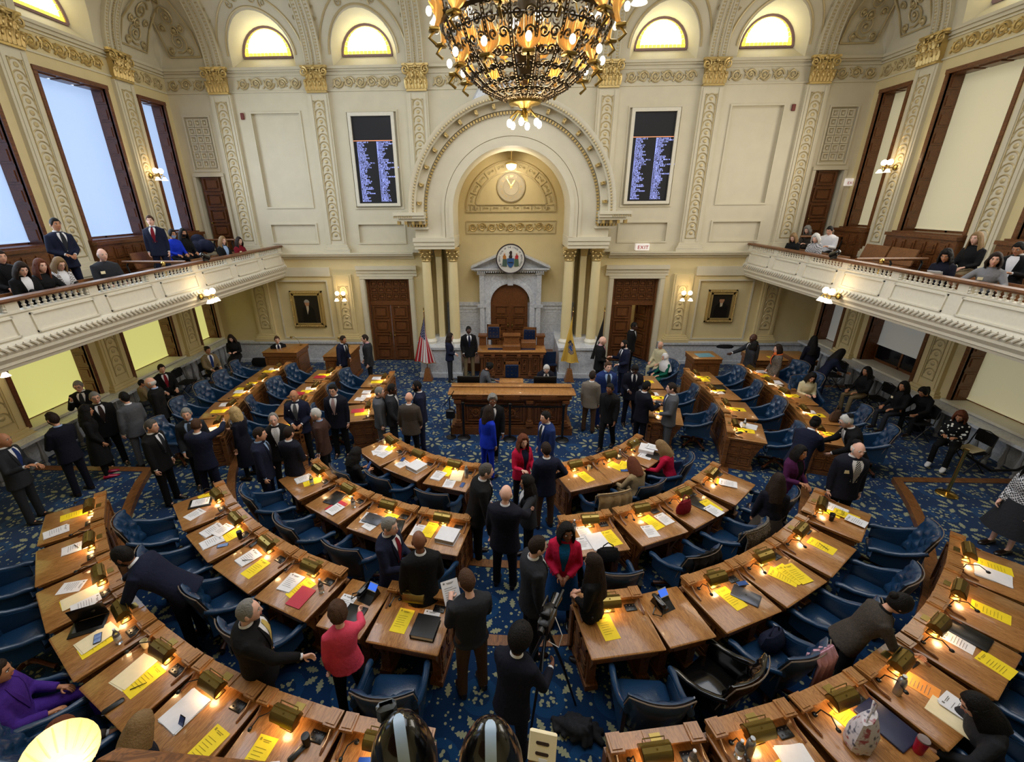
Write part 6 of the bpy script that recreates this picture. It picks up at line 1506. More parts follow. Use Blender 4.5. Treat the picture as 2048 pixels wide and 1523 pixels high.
    o = bpy.data.objects.new('person', bpy.data.meshes.new('person')); COL.objects.link(o); o.location = loc; o.rotation_euler.z = rot
    tag(o, label, 'person'); skel_jobs.append((o, nodes, edges, rads, Hm, fem, skin, hair))
    def child(m, name, mt, rm=0, sm=2, par=o):
        q = m.build(name, mt, par)
        if rm:
            md = q.modifiers.new('r', 'REMESH'); md.mode = 'VOXEL'; md.voxel_size = rm; md.use_smooth_shade = True
            md = q.modifiers.new('s', 'SMOOTH'); md.iterations = sm; md.factor = .6
        return q
    kind, cols = outfit.split(':'); cols = (cols.split(',')+['', '', ''])[:4]; top, inner, tie, bot = cols; tie = tie or ('charcoal' if kind == 'suit' and sex == 'm' and inner not in (top, '') else '')
    pat = None
    if '+' in top: top, pat = top.split('+')
    g = .012; big = fat
    def ring(z, rx, ry, yo, e=0): return [tuple(B @ Vector(((rx*big+e)*cos(2*pi*i/20), (ry*big**1.3+e)*sin(2*pi*i/20)+yo, z))) for i in range(20)]
    m = MB(); low = {'suit': -.17, 'blazer': -.12, 'sweater': -.06, 'shirt': -.03, 'dress': -.06, 'coat': -.25}[kind]
    rg = []
    if not sit: rg = [ring(low, (.185 if not fem else .178), .13, 0, g)]
    else: rg = [ring(-.06, .175, .125, .0, g)]
    rg += [ring(z, rx, ry, yo, g+(.006 if kind in ('suit', 'blazer', 'coat') else 0)) for z, rx, ry, yo in TOR[:-1]] + [ring(.565, .075, .07, -.008, 0)]
    m.loft(rg, True)
    for sd in (-1, 1):
        S0, E0, W0, f = arms[sd]; slim = .88 if fem else 1
        S1 = B @ Vector((sd*.085, -.005, .485)); m.tube([S1, S0+Vector((0, 0, .0)), S0.lerp(E0, .5), E0, E0.lerp(W0, .5), W0-f*.012*k], [.055*k, .07*k*slim*big**.5, .068*k*slim, .061*k*slim, .053*k*slim, .045*k*slim], 12)
        if 'short' in flags: pass
    child(m, {'suit': 'suit_jacket', 'blazer': 'jacket', 'sweater': 'sweater', 'shirt': 'shirt', 'dress': 'dress_bodice', 'coat': 'coat'}[kind], cloth(top, pat), .017)
    # cuffs
    if kind in ('suit', 'blazer') and inner in ('white', 'lblue'):
        for sd in (-1, 1):
            S0, E0, W0, f = arms[sd]; m = MB(); m.tube([W0-f*.03*k, W0+f*.008*k], [.03*k, .031*k], 10); child(m, 'shirt_cuff', cloth(inner))
    def tp(z, ph, e):
        zs = [t[0] for t in TOR]; z_ = max(zs[0], min(zs[-1]-1e-4, z)); i = max(j for j in range(len(zs)) if zs[j] <= z_); i = min(i, len(TOR)-2); u = (z_-zs[i])/(zs[i+1]-zs[i]); a = [TOR[i][q]*(1-u)+TOR[i+1][q]*u for q in range(4)]
        return B @ Vector(((a[1]*big+e)*sin(ph), (a[2]*big**1.3+e)*cos(ph)+a[3], z))
    if kind in ('suit', 'blazer', 'coat'):
        vb = .17 if kind == 'suit' else .12; vt = .545; N = 8
        wf = lambda u: (.05+.4*u**1.1) if kind == 'suit' else (.12+.36*u)
        m = MB(); rr = []
        for i in range(N+1):
            u = i/N; z = vb+(vt-vb)*u; w1 = wf(u); rr.append([tuple(tp(z, w1*q, .021+.002*(1-abs(q)))) for q in (-1, -.5, 0, .5, 1)])
        m.loft(rr, False, False); child(m, 'shirt_front' if sex == 'm' else 'blouse_front', cloth(inner or 'white'))
        m = MB()
        for sd in (-1, 1):
            m.loft([[tuple(tp(vb+(vt-vb)*i/N, sd*(wf(i/N)+o_), e)) for o_, e in ((-.02, .024), (.02, .032), (.1+.1*sin(pi*min(1, i/N*1.1)), .026), (.1+.1*sin(pi*min(1, i/N*1.1)), .016))] for i in range(N+1)], False, False)
        child(m, 'lapels', cloth(top, pat))
        m = MB(); m.loft([[tuple(B @ Vector(((.062+e)*cos(a), (.06+e)*sin(a)-.004, zz))) for a in [2*pi*i/16 for i in range(16)]] for zz, e in ((.54, .012), (.585, .002), (.59, -.004), (.56, -.006))], False)
        child(m, 'collar', cloth(inner or 'white'))
        if tie:
            pt = None
            if '+' in tie: tie, pt = tie.split('+')
            m = MB(); 
            if 'bow' in flags:
                for sd in (-1, 1): m.add([tuple(B @ Vector(q)) for q in ((0, .085, .545), (sd*.05, .085, .565), (sd*.05, .085, .52))], [(0, 1, 2)])
                m.ball(tuple(B @ Vector((0, .088, .543))), .012)
            else:
                L0 = vb+.01; rr = []
                for i in range(9):
                    z = .55-(.55-L0)*i/8; w1 = (.018 if i == 0 else .022+.018*i/8)/.16; rr.append([tuple(tp(min(z, .545), q*w1, .027+(.006 if i == 0 else 0)) ) for q in (-1, 0, 1)])
                m.loft(rr, False, False)
            child(m, 'bow_tie' if 'bow' in flags else 'necktie', cloth(tie, pt))
    if 'scarf' in flags:
        m = MB(); m.loft([[tuple(B @ Vector(((.075+e)*cos(a), (.075+e)*sin(a), zz))) for a in [2*pi*i/16 for i in range(16)]] for zz, e in ((.5, .04), (.55, .05), (.6, .02), (.58, -.01))], False)
        m.loft([[tuple(tp(z, q, .03)) for q in (-.1, .25)] for z in (.5, .4, .3, .2)], False, False); child(m, 'scarf', cloth('orange'))
    # legs
    if kind == 'dress' or bot.startswith('skirt'):
        sc_ = bot.split('/')[1] if '/' in bot else top; L = .5*k if 'maxi' not in flags else .78*k
        m = MB()
        if sit:
            H0, K0, A0 = legs[-1]; H1, K1, A1 = legs[1]
            m.loft([[(cx_+(rx)*cos(2*pi*i/16), yy+ry*sin(2*pi*i/16)*0+0, zz+ry*sin(2*pi*i/16)) for i in range(16)] for cx_, yy, zz, rx, ry in ((0, -.12, hipz, .16, .09), (0, .1, hipz-.0, .2, .1), (0, .35, hipz-.02, .2, .1), (0, .47, hipz-.1, .19, .12), (0, .48, hipz-.2, .17, .05))], True)
        else:
            rr = [ring(-.02+.08, .155, .11, 0, .012)]+[[tuple(B.translation+Vector(((.19+.05*q/4+(.1*q/4 if 'full' in flags else 0))*cos(2*pi*i/20)*(1+.04*sin(i*4)*(q/4)), (.14+.05*q/4+(.08*q/4 if 'full' in flags else 0))*sin(2*pi*i/20), -.02*k-L*q/4))) for i in range(20)] for q in range(5)]
            m.loft(rr, True)
        child(m, 'skirt', cloth(sc_)); 
        if 'tights' in flags:
            m = MB()
            for sd in (-1, 1): a, b, c_ = legs[sd]; m.tube([a, b, b.lerp(c_, .4), c_], [.08*k, .058*k, .055*k, .04*k], 10)
            child(m, 'tights', cloth('black'))
    else:
        bc = bot or top; m = MB(); m.loft([ring(z, rx, ry, 0, g-.004) for z, rx, ry in ((-.05, .16, .112), (.03, .158, .11), (.1, .15, .106))], True)
        if sit: m.ball((0, -.02, hipz-.02), .165*big, .14, .1)
        for sd in (-1, 1):
            a, b, c_ = legs[sd]; q = .9 if fem else 1
            m.tube([a+Vector((0, 0, .04)), a.lerp(b, .5), b, b.lerp(c_, .5), c_+Vector((0, .0, -.05*k))], [.098*k*q*big**.6, .083*k*q*big**.5, .068*k*q, .062*k*q, .06*k*q], 12)
        child(m, 'trousers', cloth(bc), .018)
    for sd in (-1, 1):
        A = legs[sd][2]; m = MB(); z0 = A.z-.085*k if not sit else A.z-.08
        m.loft([[(A.x+rx*cos(2*pi*i/12), A.y+yy+.0, max(0, z0)+hh*.5*(1+sin(2*pi*i/12))) for i in range(12)] for yy, rx, hh in ((-.07, .02, .03), (-.06, .035, .08), (0, .042, .1), (.08, .045, .065), (.15, .042, .045), (.19, .025, .03), (.2, .008, .015))], True)
        child(m, 'shoe', mat('red_shoe', srgb(170, 20, 60), .3) if 'redshoe' in flags else (mat('white_shoe', srgb(225, 225, 225), .5) if 'whiteshoe' in flags else mat('shoe_leather', srgb(30, 18, 14), .3, coat=.3)))
    # hair and head things
    st, hcx = hair.split(',')
    def hchild(m, name, mt):
        q = m.build(name, mt, o); q.matrix_basis = Hm; return q
    if st == 'hijab':
        m = MB(); vs = []; ok = []
        for row in HEADG:
            for az, el in row:
                p = head_pt(az, el, 1); kk = not (abs(az) < .75 and -.085 < p.z < .07); vs.append(tuple(p+p.normalized()*(.018 if kk else -.004))); ok.append(kk)
        n = 40; m.add(vs, [q for q in [(j*n+i, j*n+(i+1) % n, (j+1)*n+(i+1) % n, (j+1)*n+i) for j in range(22) for i in range(n)] if sum(ok[x_] for x_ in q) >= 2]); m.ball((0, 0, .1), .06, .08, .04)
        m.loft([[(rx*cos(2*pi*i/20), ry*sin(2*pi*i/20)+yo, z) for i in range(20)] for z, rx, ry, yo in ((-.02, .082, .09, -.015), (-.1, .085, .095, -.01), (-.17, .15, .12, 0), (-.26, .2, .15, .0), (-.42, .23, .16, -.02))], False); hchild(m, 'hijab', cloth(hcx))
    elif st != 'bald': hchild(hair_mesh(st, fem, len(PEOPLE)*3.1), 'hair', HAIR[hcx])
    if 'beard' in flags: hchild(beard_mesh(), 'beard', HAIR[hcx if hcx in HAIR else 'gray'])
    if 'kippah' in flags: hchild(MB().lathe([(.062, .085), (.05, .115), (.03, .132), (0, .137)], 16), 'skullcap', cloth('black')).matrix_basis = Hm @ Matrix.Translation((0, -.035, .0)) @ Matrix.Rotation(R(22), 4, 'X')
    if 'glasses' in flags:
        m = MB()
        for s_ in (-1, 1): m.tube([(s_*.031+.019*cos(t), .1, .015+.015*sin(t)) for t in [2*pi*i/10 for i in range(11)]], .0022, 4); m.tube([(s_*.05, .099, .02), (s_*.078, .05, .02), (s_*.08, -.01, .012)], .002, 4)
        m.cyl((-.012, .1, .018), (.012, .1, .018), .002, n=4); hchild(m, 'eyeglasses', BLACK)
    if 'mask' in flags:
        m = MB(); vs = [head_pt(az, el, 1) for row in HEADG for az, el in row]; sel = [abs(az) < 1.1 and -.09 < head_pt(az, el, 1).z < -.002 for row in HEADG for az, el in row]
        m.add([tuple(p+p.normalized()*.01) for p in vs], [q for q in [(j*40+i, j*40+(i+1) % 40, (j+1)*40+(i+1) % 40, (j+1)*40+i) for j in range(22) for i in range(40)] if all(sel[x_] for x_ in q)]); hchild(m, 'face_mask', cloth('lblue' if 'bluemask' in flags else 'black'))
    if 'badge' in flags:
        m = MB(); c0 = tp(.36, .55 if 'lanyard' not in flags else 0, .03) if 'lanyard' not in flags else tp(.16, 0, .035); X = B.to_3x3() @ Vector((1, 0, 0)); Z = B.to_3x3() @ Vector((0, 0, 1)); Y = B.to_3x3() @ Vector((0, 1, 0))
        q = [c0+X*a*.04+Z*b*.028+Y*d for d in (0, .004) for a, b in ((-1, -1), (1, -1), (1, 1), (-1, 1))]; m.add([tuple(v) for v in q], [(0, 1, 2, 3), (4, 5, 6, 7), (0, 1, 5, 4), (1, 2, 6, 5), (2, 3, 7, 6), (3, 0, 4, 7)]); child(m, 'name_badge', PAPERC)
    if 'lanyard' in flags:
        m = MB()
        for sd in (-1, 1): m.tube([tuple(tp(z, sd*a_, .033)) for z, a_ in ((.55, .5), (.45, .3), (.3, .12), (.19, .02))], .005, 4)
        child(m, 'lanyard', cloth('silver' if 'goldlan' not in flags else 'yellow'))
    if 'pin' in flags: m = MB(); m.ball(tuple(tp(.42, .5, .034)), .011, .011, .011, 8, 6); child(m, 'lapel_pin', PAPERW)
    W_ = {sd: (Matrix.Translation(loc) @ Matrix.Rotation(rot, 4, 'Z')) @ (arms[sd][2]+arms[sd][3]*.09*k) for sd in arms}
    PEOPLE.append((o, W_, rot, sit, base is None and gx is None)); return o, W_, rot
def finish_people():
    tmp = []
    for o, nodes, edges, rads, Hm, fem, skin, hair in skel_jobs:
        me = bpy.data.meshes.new('sk'); me.from_pydata(nodes, edges, []); q = bpy.data.objects.new('sk', me); COL.objects.link(q)
        md = q.modifiers.new('skin', 'SKIN'); md.use_smooth_shade = True; me.skin_vertices.new() if not me.skin_vertices else None
        sv = me.skin_vertices[0].data if me.skin_vertices else None
        for i, r in enumerate(rads): sv[i].radius = r
        sv[0].use_root = True
        md = q.modifiers.new('sub', 'SUBSURF'); md.levels = 1; md.render_levels = 1; tmp.append(q)
    bpy.context.view_layer.update(); dg = bpy.context.evaluated_depsgraph_get()
    for q, (o, nodes, edges, rads, Hm, fem, skin, hair) in zip(tmp, skel_jobs):
        me = bpy.data.meshes.new_from_object(q.evaluated_get(dg)); m = MB(); m.add([tuple(v.co) for v in me.vertices], [tuple(p.vertices) for p in me.polygons])
        add_head(m, Hm, fem); hc = hair.split(',')[1]
        nm = bpy.data.meshes.new('person'); nm.from_pydata(m.v, [], m.f)
        for t in (SKIN[skin], EYEW, EYED, LIPD if skin in 'bd' else LIP, HAIR.get(hc if hair.split(',')[0] not in ('hijab',) else 'black', HAIR['sgray'])): nm.materials.append(t)
        nm.polygons.foreach_set('material_index', m.mi); nm.polygons.foreach_set('use_smooth', [True]*len(nm.polygons)); nm.update()
        o.data = nm; bpy.data.meshes.remove(me)
    for q in tmp: bpy.data.objects.remove(q)
def hold(W_, rot, code, label, cat, up=.0, tilt=0, sd=1, mesh=None, both=False):
    p = (W_[-1]+W_[1])/2 if both else W_[sd]
    parts = thing_mesh(code)
    o = None
    for i, (nm, d) in enumerate(parts):
        q = bpy.data.objects.new(nm, d); COL.objects.link(q)
        if i == 0: o = q; q.location = p+Vector((0, 0, up)); q.rotation_euler = (R(tilt), 0, rot)
        else: q.parent = o
    tag(o, label, cat)
PP = '''466,0
'''
def P(*a, **k): return person(*a, **k)
# --- floor, left side
P(157, 772, 1.78, 150, 'chin', 'm', 'suit:black,white,', 'short,gray', 'l', 'man in black suit with hand to his mouth, before the yellow window', flags='glasses')
P(106, 838, 1.75, 280, 'cross', 'm', 'suit:dnavy,lblue,tan,', 'quiff,dbrown', 'l', 'bearded man in navy suit with crossed arms by the yellow window', flags='beard pin')
P(190, 795, 1.8, 125, 'stand', 'm', 'suit:black,white,dbrown,', 'short,gray', 'l', 'grey-haired man in black suit with dark tie behind the curly-haired woman', flags='glasses')
P(172, 822, 1.62, 50, 'easy', 'f', 'dress:black,,,skirt', 'longcurly,black', 'm', 'woman with long dark curls in black dress and red shoes, seen from behind', flags='redshoe tights')
P(6, 880, 1.78, 75, 'talk', 'm', 'suit:charcoal,white,blue,', 'bald,gray', 'm', 'bald man gesturing with both hands in a charcoal suit, cut off by the frame edge')
P(249, 795, 1.75, 290, 'easy', 'm', 'suit:gray,white,yellow,', 'short,black', 'l', 'dark-haired man with glasses in grey suit facing the window', flags='glasses')
P(301, 765, 1.78, 245, 'stand', 'm', 'suit:black,lblue,black,', 'ring,white', 'l', 'balding man in black suit, pale blue shirt and bow tie', flags='glasses bow pin')
P(283, 766, 1.3, 40, 'sit', 'm', 'sweater:khaki,,,charcoal', 'short,black', 'm', 'dark-haired person in khaki top seated behind the man with the bow tie')
P(323, 737, 1.76, 125, 'sit', 'm', 'suit:black,white,dred,', 'short,dbrown', 'l', 'man in black suit and red tie seated at the left wall')
P(303, 852, 1.8, 85, 'stand', 'm', 'suit:black,white,,black', 'short,sgray', 'l', 'tall man in black suit standing in profile behind the embracing pair')
P(373, 828, 1.78, 150, 'easy', 'm', 'suit:charcoal,lblue,,black', 'short,gray', 'l', 'smiling grey-haired man being embraced near the outer row')
P(393, 850, 1.74, 350, 'hug', 'm', 'suit:navy,white,,navy', 'receding,brown', 'l', 'man in navy suit seen from behind, embracing a grey-haired man')
P(470, 826, 1.66, 275, 'reach', 'f', 'dress:dnavy,,,skirt', 'bobcurly,blonde', 'l', 'blonde woman in dark navy dress with gold lanyard leaning on the end desk', flags='lanyard goldlan badge tights')
P(519, 868, 1.8, 75, 'stand', 'm', 'suit:navy,lblue,,navy', 'short,dbrown', 'l', 'dark-haired man in navy suit in profile, left of a cluster of four men')
P(547, 838, 1.78, 155, 'stand', 'm', 'suit:black,white,silver+stripe,black', 'receding,gray', 'p', 'smiling balding man in black suit with striped tie')
P(578, 865, 1.72, 15, 'clasp', 'm', 'suit:dnavy,white,,black', 'short,dbrown', 'l', 'man in dark navy suit seen from behind, facing the clasped-hands man')
P(588, 791, 1.82, 168, 'clasp', 'm', 'suit:navy,white,gray,black', 'bald,dbrown', 'm', 'bald man in navy suit and grey tie with clasped hands', flags='pin', fat=1.08)
P(632, 828, 1.76, 262, 'hip', 'm', 'suit:brown,lblue,pink,black', 'short,white', 'p', 'white-haired man in brown jacket and pink tie', flags='pin')
P(666, 780, 1.85, 178, 'stand', 'm', 'suit:dnavy,white,dred+stripe,black', 'quiff,black', 'l', 'man with glasses in dark suit and red striped tie', flags='glasses', fat=1.05)
P(554, 679, 1.78, 150, 'sit', 'm', 'suit:black,white,navy,gray', 'short,brown', 'p', 'man in black blazer seated beside the desk below the left portrait')
P(462, 676, 1.7, 160, 'sitphone', 'f', 'dress:black,,,skirt', 'long,dbrown', 'p', 'woman with long brown hair in black dress seated on the corner ledge', base=.35)
P(415, 700, 1.68, 120, 'sit', 'm', 'blazer:khaki,white,blue,black', 'bun,black', 'm', 'person with hair bun in khaki jacket and blue tie seated at the wall')
P(686, 679, 1.75, 110, 'hand', 'm', 'suit:navy,white,charcoal,navy', 'short,dbrown', 'm', 'man in navy suit by the desk near the left double door, turned from the window')
P(730, 677, 1.78, 250, 'easy', 'm', 'suit:charcoal,pshirt,navy,black', 'short,dbrown', 'p', 'man in charcoal suit and pink shirt before the left double door')
P(759, 784, 1.72, 80, 'stand', 'm', 'suit:gray,charcoal,,gray', 'short,gray', 'p', 'man with glasses in grey jacket beside the inner left desks', flags='glasses')
P(784, 778, 1.76, 85, 'easy', 'm', 'suit:charcoal,white,silver,', 'short,black', 'd', 'dark-skinned man in charcoal suit standing behind the grey-jacketed man')
P(818, 795, 1.72, 5, 'easy', 'm', 'suit:dtweed,white,,black', 'bald,gray', 'l', 'bald man in dark brown-grey suit seen from behind', fat=1.08)
P(834, 772, 1.78, 255, 'easy', 'm', 'suit:navy,white,,navy', 'short,black', 'b', 'man in navy suit with shaved hair facing the grey-suited group', flags='beard')
# --- dais
P(900, 674, 1.66, 95, 'clasp', 'f', 'blazer:navy,white,,charcoal', 'shouldercurly,dbrown', 'p', 'woman in navy blazer and grey trousers standing left of the rostrum', flags='lanyard')
P(937, 660, 1.82, 165, 'easy', 'm', 'suit:black,white,navy,khaki', 'short,black', 'd', 'dark-skinned man in black blazer and khaki trousers beside the rostrum', base=.0)
P(979, 733, 1.68, 75, 'sitwrite', 'f', 'blazer:gray,black,,black', 'bun,black', 'm', 'woman with glasses in grey blazer seated behind the clerk desk', flags='glasses', base=.12)
P(1093, 737, 1.78, 180, 'sitwrite', 'm', 'suit:dnavy,white,charcoal,', 'short,white', 'p', 'white-haired man in dark suit seated at the clerk desk monitor', flags='beard', base=.12)
P(977, 823, 1.7, 40, 'stand', 'f', 'blazer:royal,white,,royal', 'shoulder,dbrown', 'm', 'woman in royal blue trouser suit before the clerk desk')
P(985, 800, 1.8, 175, 'walk', 'm', 'suit:black,white,gray,', 'shortcurly,gray', 'b', 'grey curly-haired man in black suit before the clerk desk', flags='pin')
P(1046, 882, 1.68, 150, 'talk', 'f', 'blazer:red,navy,,black', 'shouldercurly,auburn', 'p', 'auburn-haired woman in red jacket gesturing in the aisle', hz=-10)
P(1091, 834, 1.75, 240, 'stand', 'm', 'suit:blue,white,,navy', 'short,black', 'p', 'young black-haired man in bright navy suit before the right belt post')
P(1092, 898, 1.75, 345, 'hip', 'm', 'suit:navy,white,,bpants', 'short,dbrown', 'm', 'man in navy jacket and brown trousers facing the red-jacketed woman')
# --- right of the dais
P(1205, 681, 1.82, 105, 'clasp', 'm', 'suit:black,pshirt,dred,', 'bald,gray', 'p', 'bald man in black suit with clasped hands by the black flag')
P(1249, 688, 1.76, 255, 'talk', 'm', 'suit:navy,white,,navy', 'short,black', 'l', 'bearded man in navy suit facing the bald man by the flags', flags='beard')
P(1216, 733, 1.85, 172, 'easy', 'm', 'suit:blue,lblue,charcoal,blue', 'short,brown', 'p', 'large man in bright blue suit right of the clerk desk', fat=1.15)
P(1185, 751, 1.68, 25, 'stand', 'm', 'suit:tweed,white,,bpants', 'short,dbrown', 'm', 'man in grey tweed jacket and brown trousers seen from behind')
P(1220, 777, 1.75, 215, 'walk', 'm', 'suit:black,black,,black', 'short,black', 'b', 'man in black clothes walking past the clerk desk')
P(1270, 738, 1.78, 185, 'read', 'm', 'suit:dnavy,white,dnavy,', 'short,black', 'd', 'dark-skinned man in navy reading a sheet near the inner right desks')
P(1293, 772, 1.74, 65, 'talk', 'm', 'suit:dnavy,white,silver,', 'short,black', 'm', 'dark-haired man in navy suit talking across the inner right desk', flags='beard')
P(1343, 776, 1.8, 280, 'talk', 'm', 'suit:gray,white,blue,gray', 'short,dbrown', 'p', 'man in grey suit with badge talking across the inner right desk')
P(1321, 690, 1.7, 230, 'sit', 'm', 'sweater:cream,,,cream', 'ring,white', 'l', 'white-haired person in cream robe seated by the right door')
P(1330, 714, 1.62, 250, 'sit', 'f', 'dress:green,,,skirt', 'hijab,white', 'l', 'person in white headscarf and green dress seated by the right desks', flags='maxi')
P(1268, 652, 1.8, 120, 'stand', 'm', 'suit:black,white,,black', 'short,black', 'd', 'person in black standing in the open right doorway', base=0)
P(1507, 676, 1.78, 265, 'reach', 'm', 'suit:charcoal,white,,charcoal', 'bald,black', 'd', 'dark-skinned man in charcoal suit reaching to the desk below the right portrait')
P(1509, 690, 1.6, 100, 'easy', 'f', 'blazer:charcoal,black,,charcoal', 'bob,black', 'm', 'woman in charcoal jacket in front of the reaching man')
P(1556, 697, 1.65, 275, 'easy', 'f', 'coat:tweed+tweed,black,,khaki', 'bob,dbrown', 'p', 'woman in grey tweed coat with orange scarf', flags='scarf')
P(1628, 680, 1.65, 15, 'easy', 'f', 'sweater:dnavy,,,black', 'vlong,black', 'm', 'woman with very long dark hair and navy top seen from behind')
P(1681, 706, 1.65, 95, 'bend', 'f', 'sweater:navy,,,navy', 'long,black', 'm', 'woman in navy bending over with long hair by the right wall')
P(1623, 754, 1.65, 190, 'sitphone', 'f', 'sweater:cream,,,khaki', 'shouldercurly,black', 'l', 'woman in cream sweater seated looking down behind the outer right row')
P(1734, 742, 1.66, 260, 'sit', 'f', 'sweater:black,,,khaki', 'long,black', 'm', 'woman in black top and khaki trousers seated at the right wall')
P(1808, 772, 1.66, 260, 'sit', 'f', 'blazer:black,black,,charcoal', 'shoulder,black', 'm', 'woman in black jacket and grey trousers seated at the right wall', flags='badge')
P(1847, 783, 1.66, 255, 'sitwrite', 'f', 'sweater:black,,,black', 'pony,black', 'm', 'woman with ponytail in black writing on her lap at the right wall')
P(1921, 832, 1.66, 235, 'sitphone', 'f', 'sweater:black+flower,,,black', 'bobcurly,auburn', 'm', 'woman with auburn curls in black sweater with white flowers', flags='whiteshoe')
P(1630, 846, 1.76, 55, 'bend', 'm', 'suit:navy,white,,navy', 'short,black', 'b', 'man with skullcap in navy suit bending over the outer right desk', flags='kippah')
P(1693, 842, 1.76, 285, 'bend', 'm', 'suit:black,white,silver,black', 'short,white', 'p', 'white-haired man with glasses and skullcap bending over the outer right desk', flags='kippah glasses pin')
P(1716, 899, 1.8, 185, 'stand', 'm', 'suit:dnavy,white,charcoal+stripe,black', 'ring,white', 'p', 'balding white-haired man with skullcap, striped tie and yellow badge', flags='kippah badge', fat=1.12)
P(1600, 904, 1.66, 160, 'talk', 'f', 'blazer:plum,black,,black', 'bob,black', 'm', 'woman in plum jacket gesturing near the third-row desks', flags='tights', hz=5)
P(1556, 962, 1.66, 20, 'easy', 'f', 'sweater:dnavy,,,skirt/dtweed', 'long,dbrown', 'm', 'woman with long brown hair, navy top and brown skirt seen from behind', flags='full tights')
# --- centre
w1 = P(972, 942, 1.85, 80, 'hand', 'm', 'suit:black,white,dred,black', 'short,sgray', 'p', 'large man in black suit and red tie with hand on the second-row desk', fat=1.1)
P(1012, 987, 1.8, 15, 'reach', 'm', 'suit:dnavy,white,,dnavy', 'bald,gray', 'p', 'bald man in navy suit seen from behind, shaking a hand in the aisle', fat=1.1)
P(1054, 965, 1.66, 262, 'point', 'f', 'blazer:charcoal,white,,black', 'longcurly,black', 'm', 'woman with long black curls in charcoal blazer with arm raised')
P(1133, 1063, 1.72, 188, 'clasp', 'f', 'blazer:red,teal,,skirt/dteal', 'bob,black', 'b', 'woman in bright red jacket and blue dress with clasped hands', flags='tights', hz=20)
P(1075, 1092, 1.82, 75, 'stand', 'm', 'suit:charcoal,white,,black', 'short,dbrown', 'p', 'tall man with glasses in charcoal suit facing the red-jacketed woman in the aisle', flags='glasses')
P(1187, 1126, 1.66, 300, 'clasp', 'f', 'sweater:black,,,black', 'vlong,dbrown', 'l', 'woman with very long dark hair in black, leaning at the third-row desk')
P(779, 1052, 1.78, 105, 'talk', 'm', 'suit:navy,white,dred,navy', 'short,gray', 'p', 'grey-haired man in navy suit with red tie talking to a bald man')
P(838, 1081, 1.76, 340, 'easy', 'm', 'suit:black,white,,black', 'bald,black', 'b', 'bald brown-skinned man in black suit seen from behind')
a = P(934, 1162, 1.78, 335, 'phone', 'm', 'sweater:charcoal,,,bpants', 'short,brown', 'p', 'man in charcoal sweater and brown trousers holding paper and phone')
hold(a[1], a[2], 'w', 'white sheet held by the man in charcoal sweater', 'paper', .0, 50, -1); hold(a[1], a[2], 'p', 'mobile phone held by the man in charcoal sweater', 'phone', .03, 50, 1)
cm = P(1040, 1277, 1.68, 30, 'cam', 'm', 'suit:dnavy,white,,dnavy', 'afro,black', 'b', 'camera operator with curly black hair in navy jacket')
P(676, 1226, 1.64, 335, 'reach', 'f', 'sweater:pink,,,black', 'shortcurly,brown', 'p', 'woman in bright pink jacket seen from behind with hand on a chair')
P(497, 1222, 1.8, 65, 'reach', 'm', 'suit:black,white,yellow,black', 'receding,gray', 'p', 'grey-haired man in black suit and yellow tie reaching to a desk', fat=1.1)
P(246, 1112, 1.85, 258, 'lean', 'm', 'suit:navy,white,dred,navy', 'short,black', 'b', 'man in navy suit and red tie leaning over a back-row desk', flags='beard')
P(-8, 1345, 1.75, 60, 'sit', 'm', 'suit:purple,purple,,purple', 'short,dbrown', 'm', 'person in purple suit seated at the back row, cut off by the frame edge')
a = P(279, 1455, 1.68, 22, 'sitphone', 'f', 'sweater:dnavy,,,black', 'shoulder,dblonde', 'p', 'woman with dark blonde hair in the back row holding up a phone', base=.3)
hold(a[1], a[2], 'p', 'mobile phone held up by the woman with dark blonde hair', 'phone', .05, 60, both=True)
P(118, 1462, 1.72, 45, 'sitwrite', 'm', 'suit:dtweed,white,,dtweed', 'short,auburn', 'l', 'person in brown tweed jacket seated behind the glowing lamp', base=.3)
a = P(711, 908, 1.64, 40, 'sitphone', 'f', 'dress:black,,,skirt', 'shouldercurly,black', 'm', 'woman in black seated at the front row holding a phone')
hold(a[1], a[2], 'p', 'mobile phone held by the woman in black at the front row', 'phone', .04, 50, both=True)
P(1266, 927, 1.64, 330, 'sitwrite', 'f', 'sweater:tan,,,tan', 'shoulder,auburn', 'p', 'auburn-haired woman in tan jacket seated at the front row')
P(1323, 892, 1.66, 300, 'sitwrite', 'f', 'sweater:red,,,black', 'shoulder,dblonde', 'p', 'woman in red jacket seated writing at the front row')
P(1955, 1412, 1.7, 292, 'sitwrite', 'f', 'sweater:charcoal,,,black', 'shoulder,black', 'l', 'person in charcoal bent over a back-row desk with a phone', base=.3)
P(1797, 1207, 1.66, 105, 'bend', 'f', 'blazer:dtweed+tweed,black,,black', 'bun,black', 'l', 'woman in brown tweed jacket with lanyard leaning to a back-row desk', flags='lanyard badge')
P(2075, 935, 1.66, 265, 'easy', 'f', 'dress:charcoal+check,,,skirt', 'long,black', 'p', 'woman in black and white patterned dress at the frame edge', flags='full')
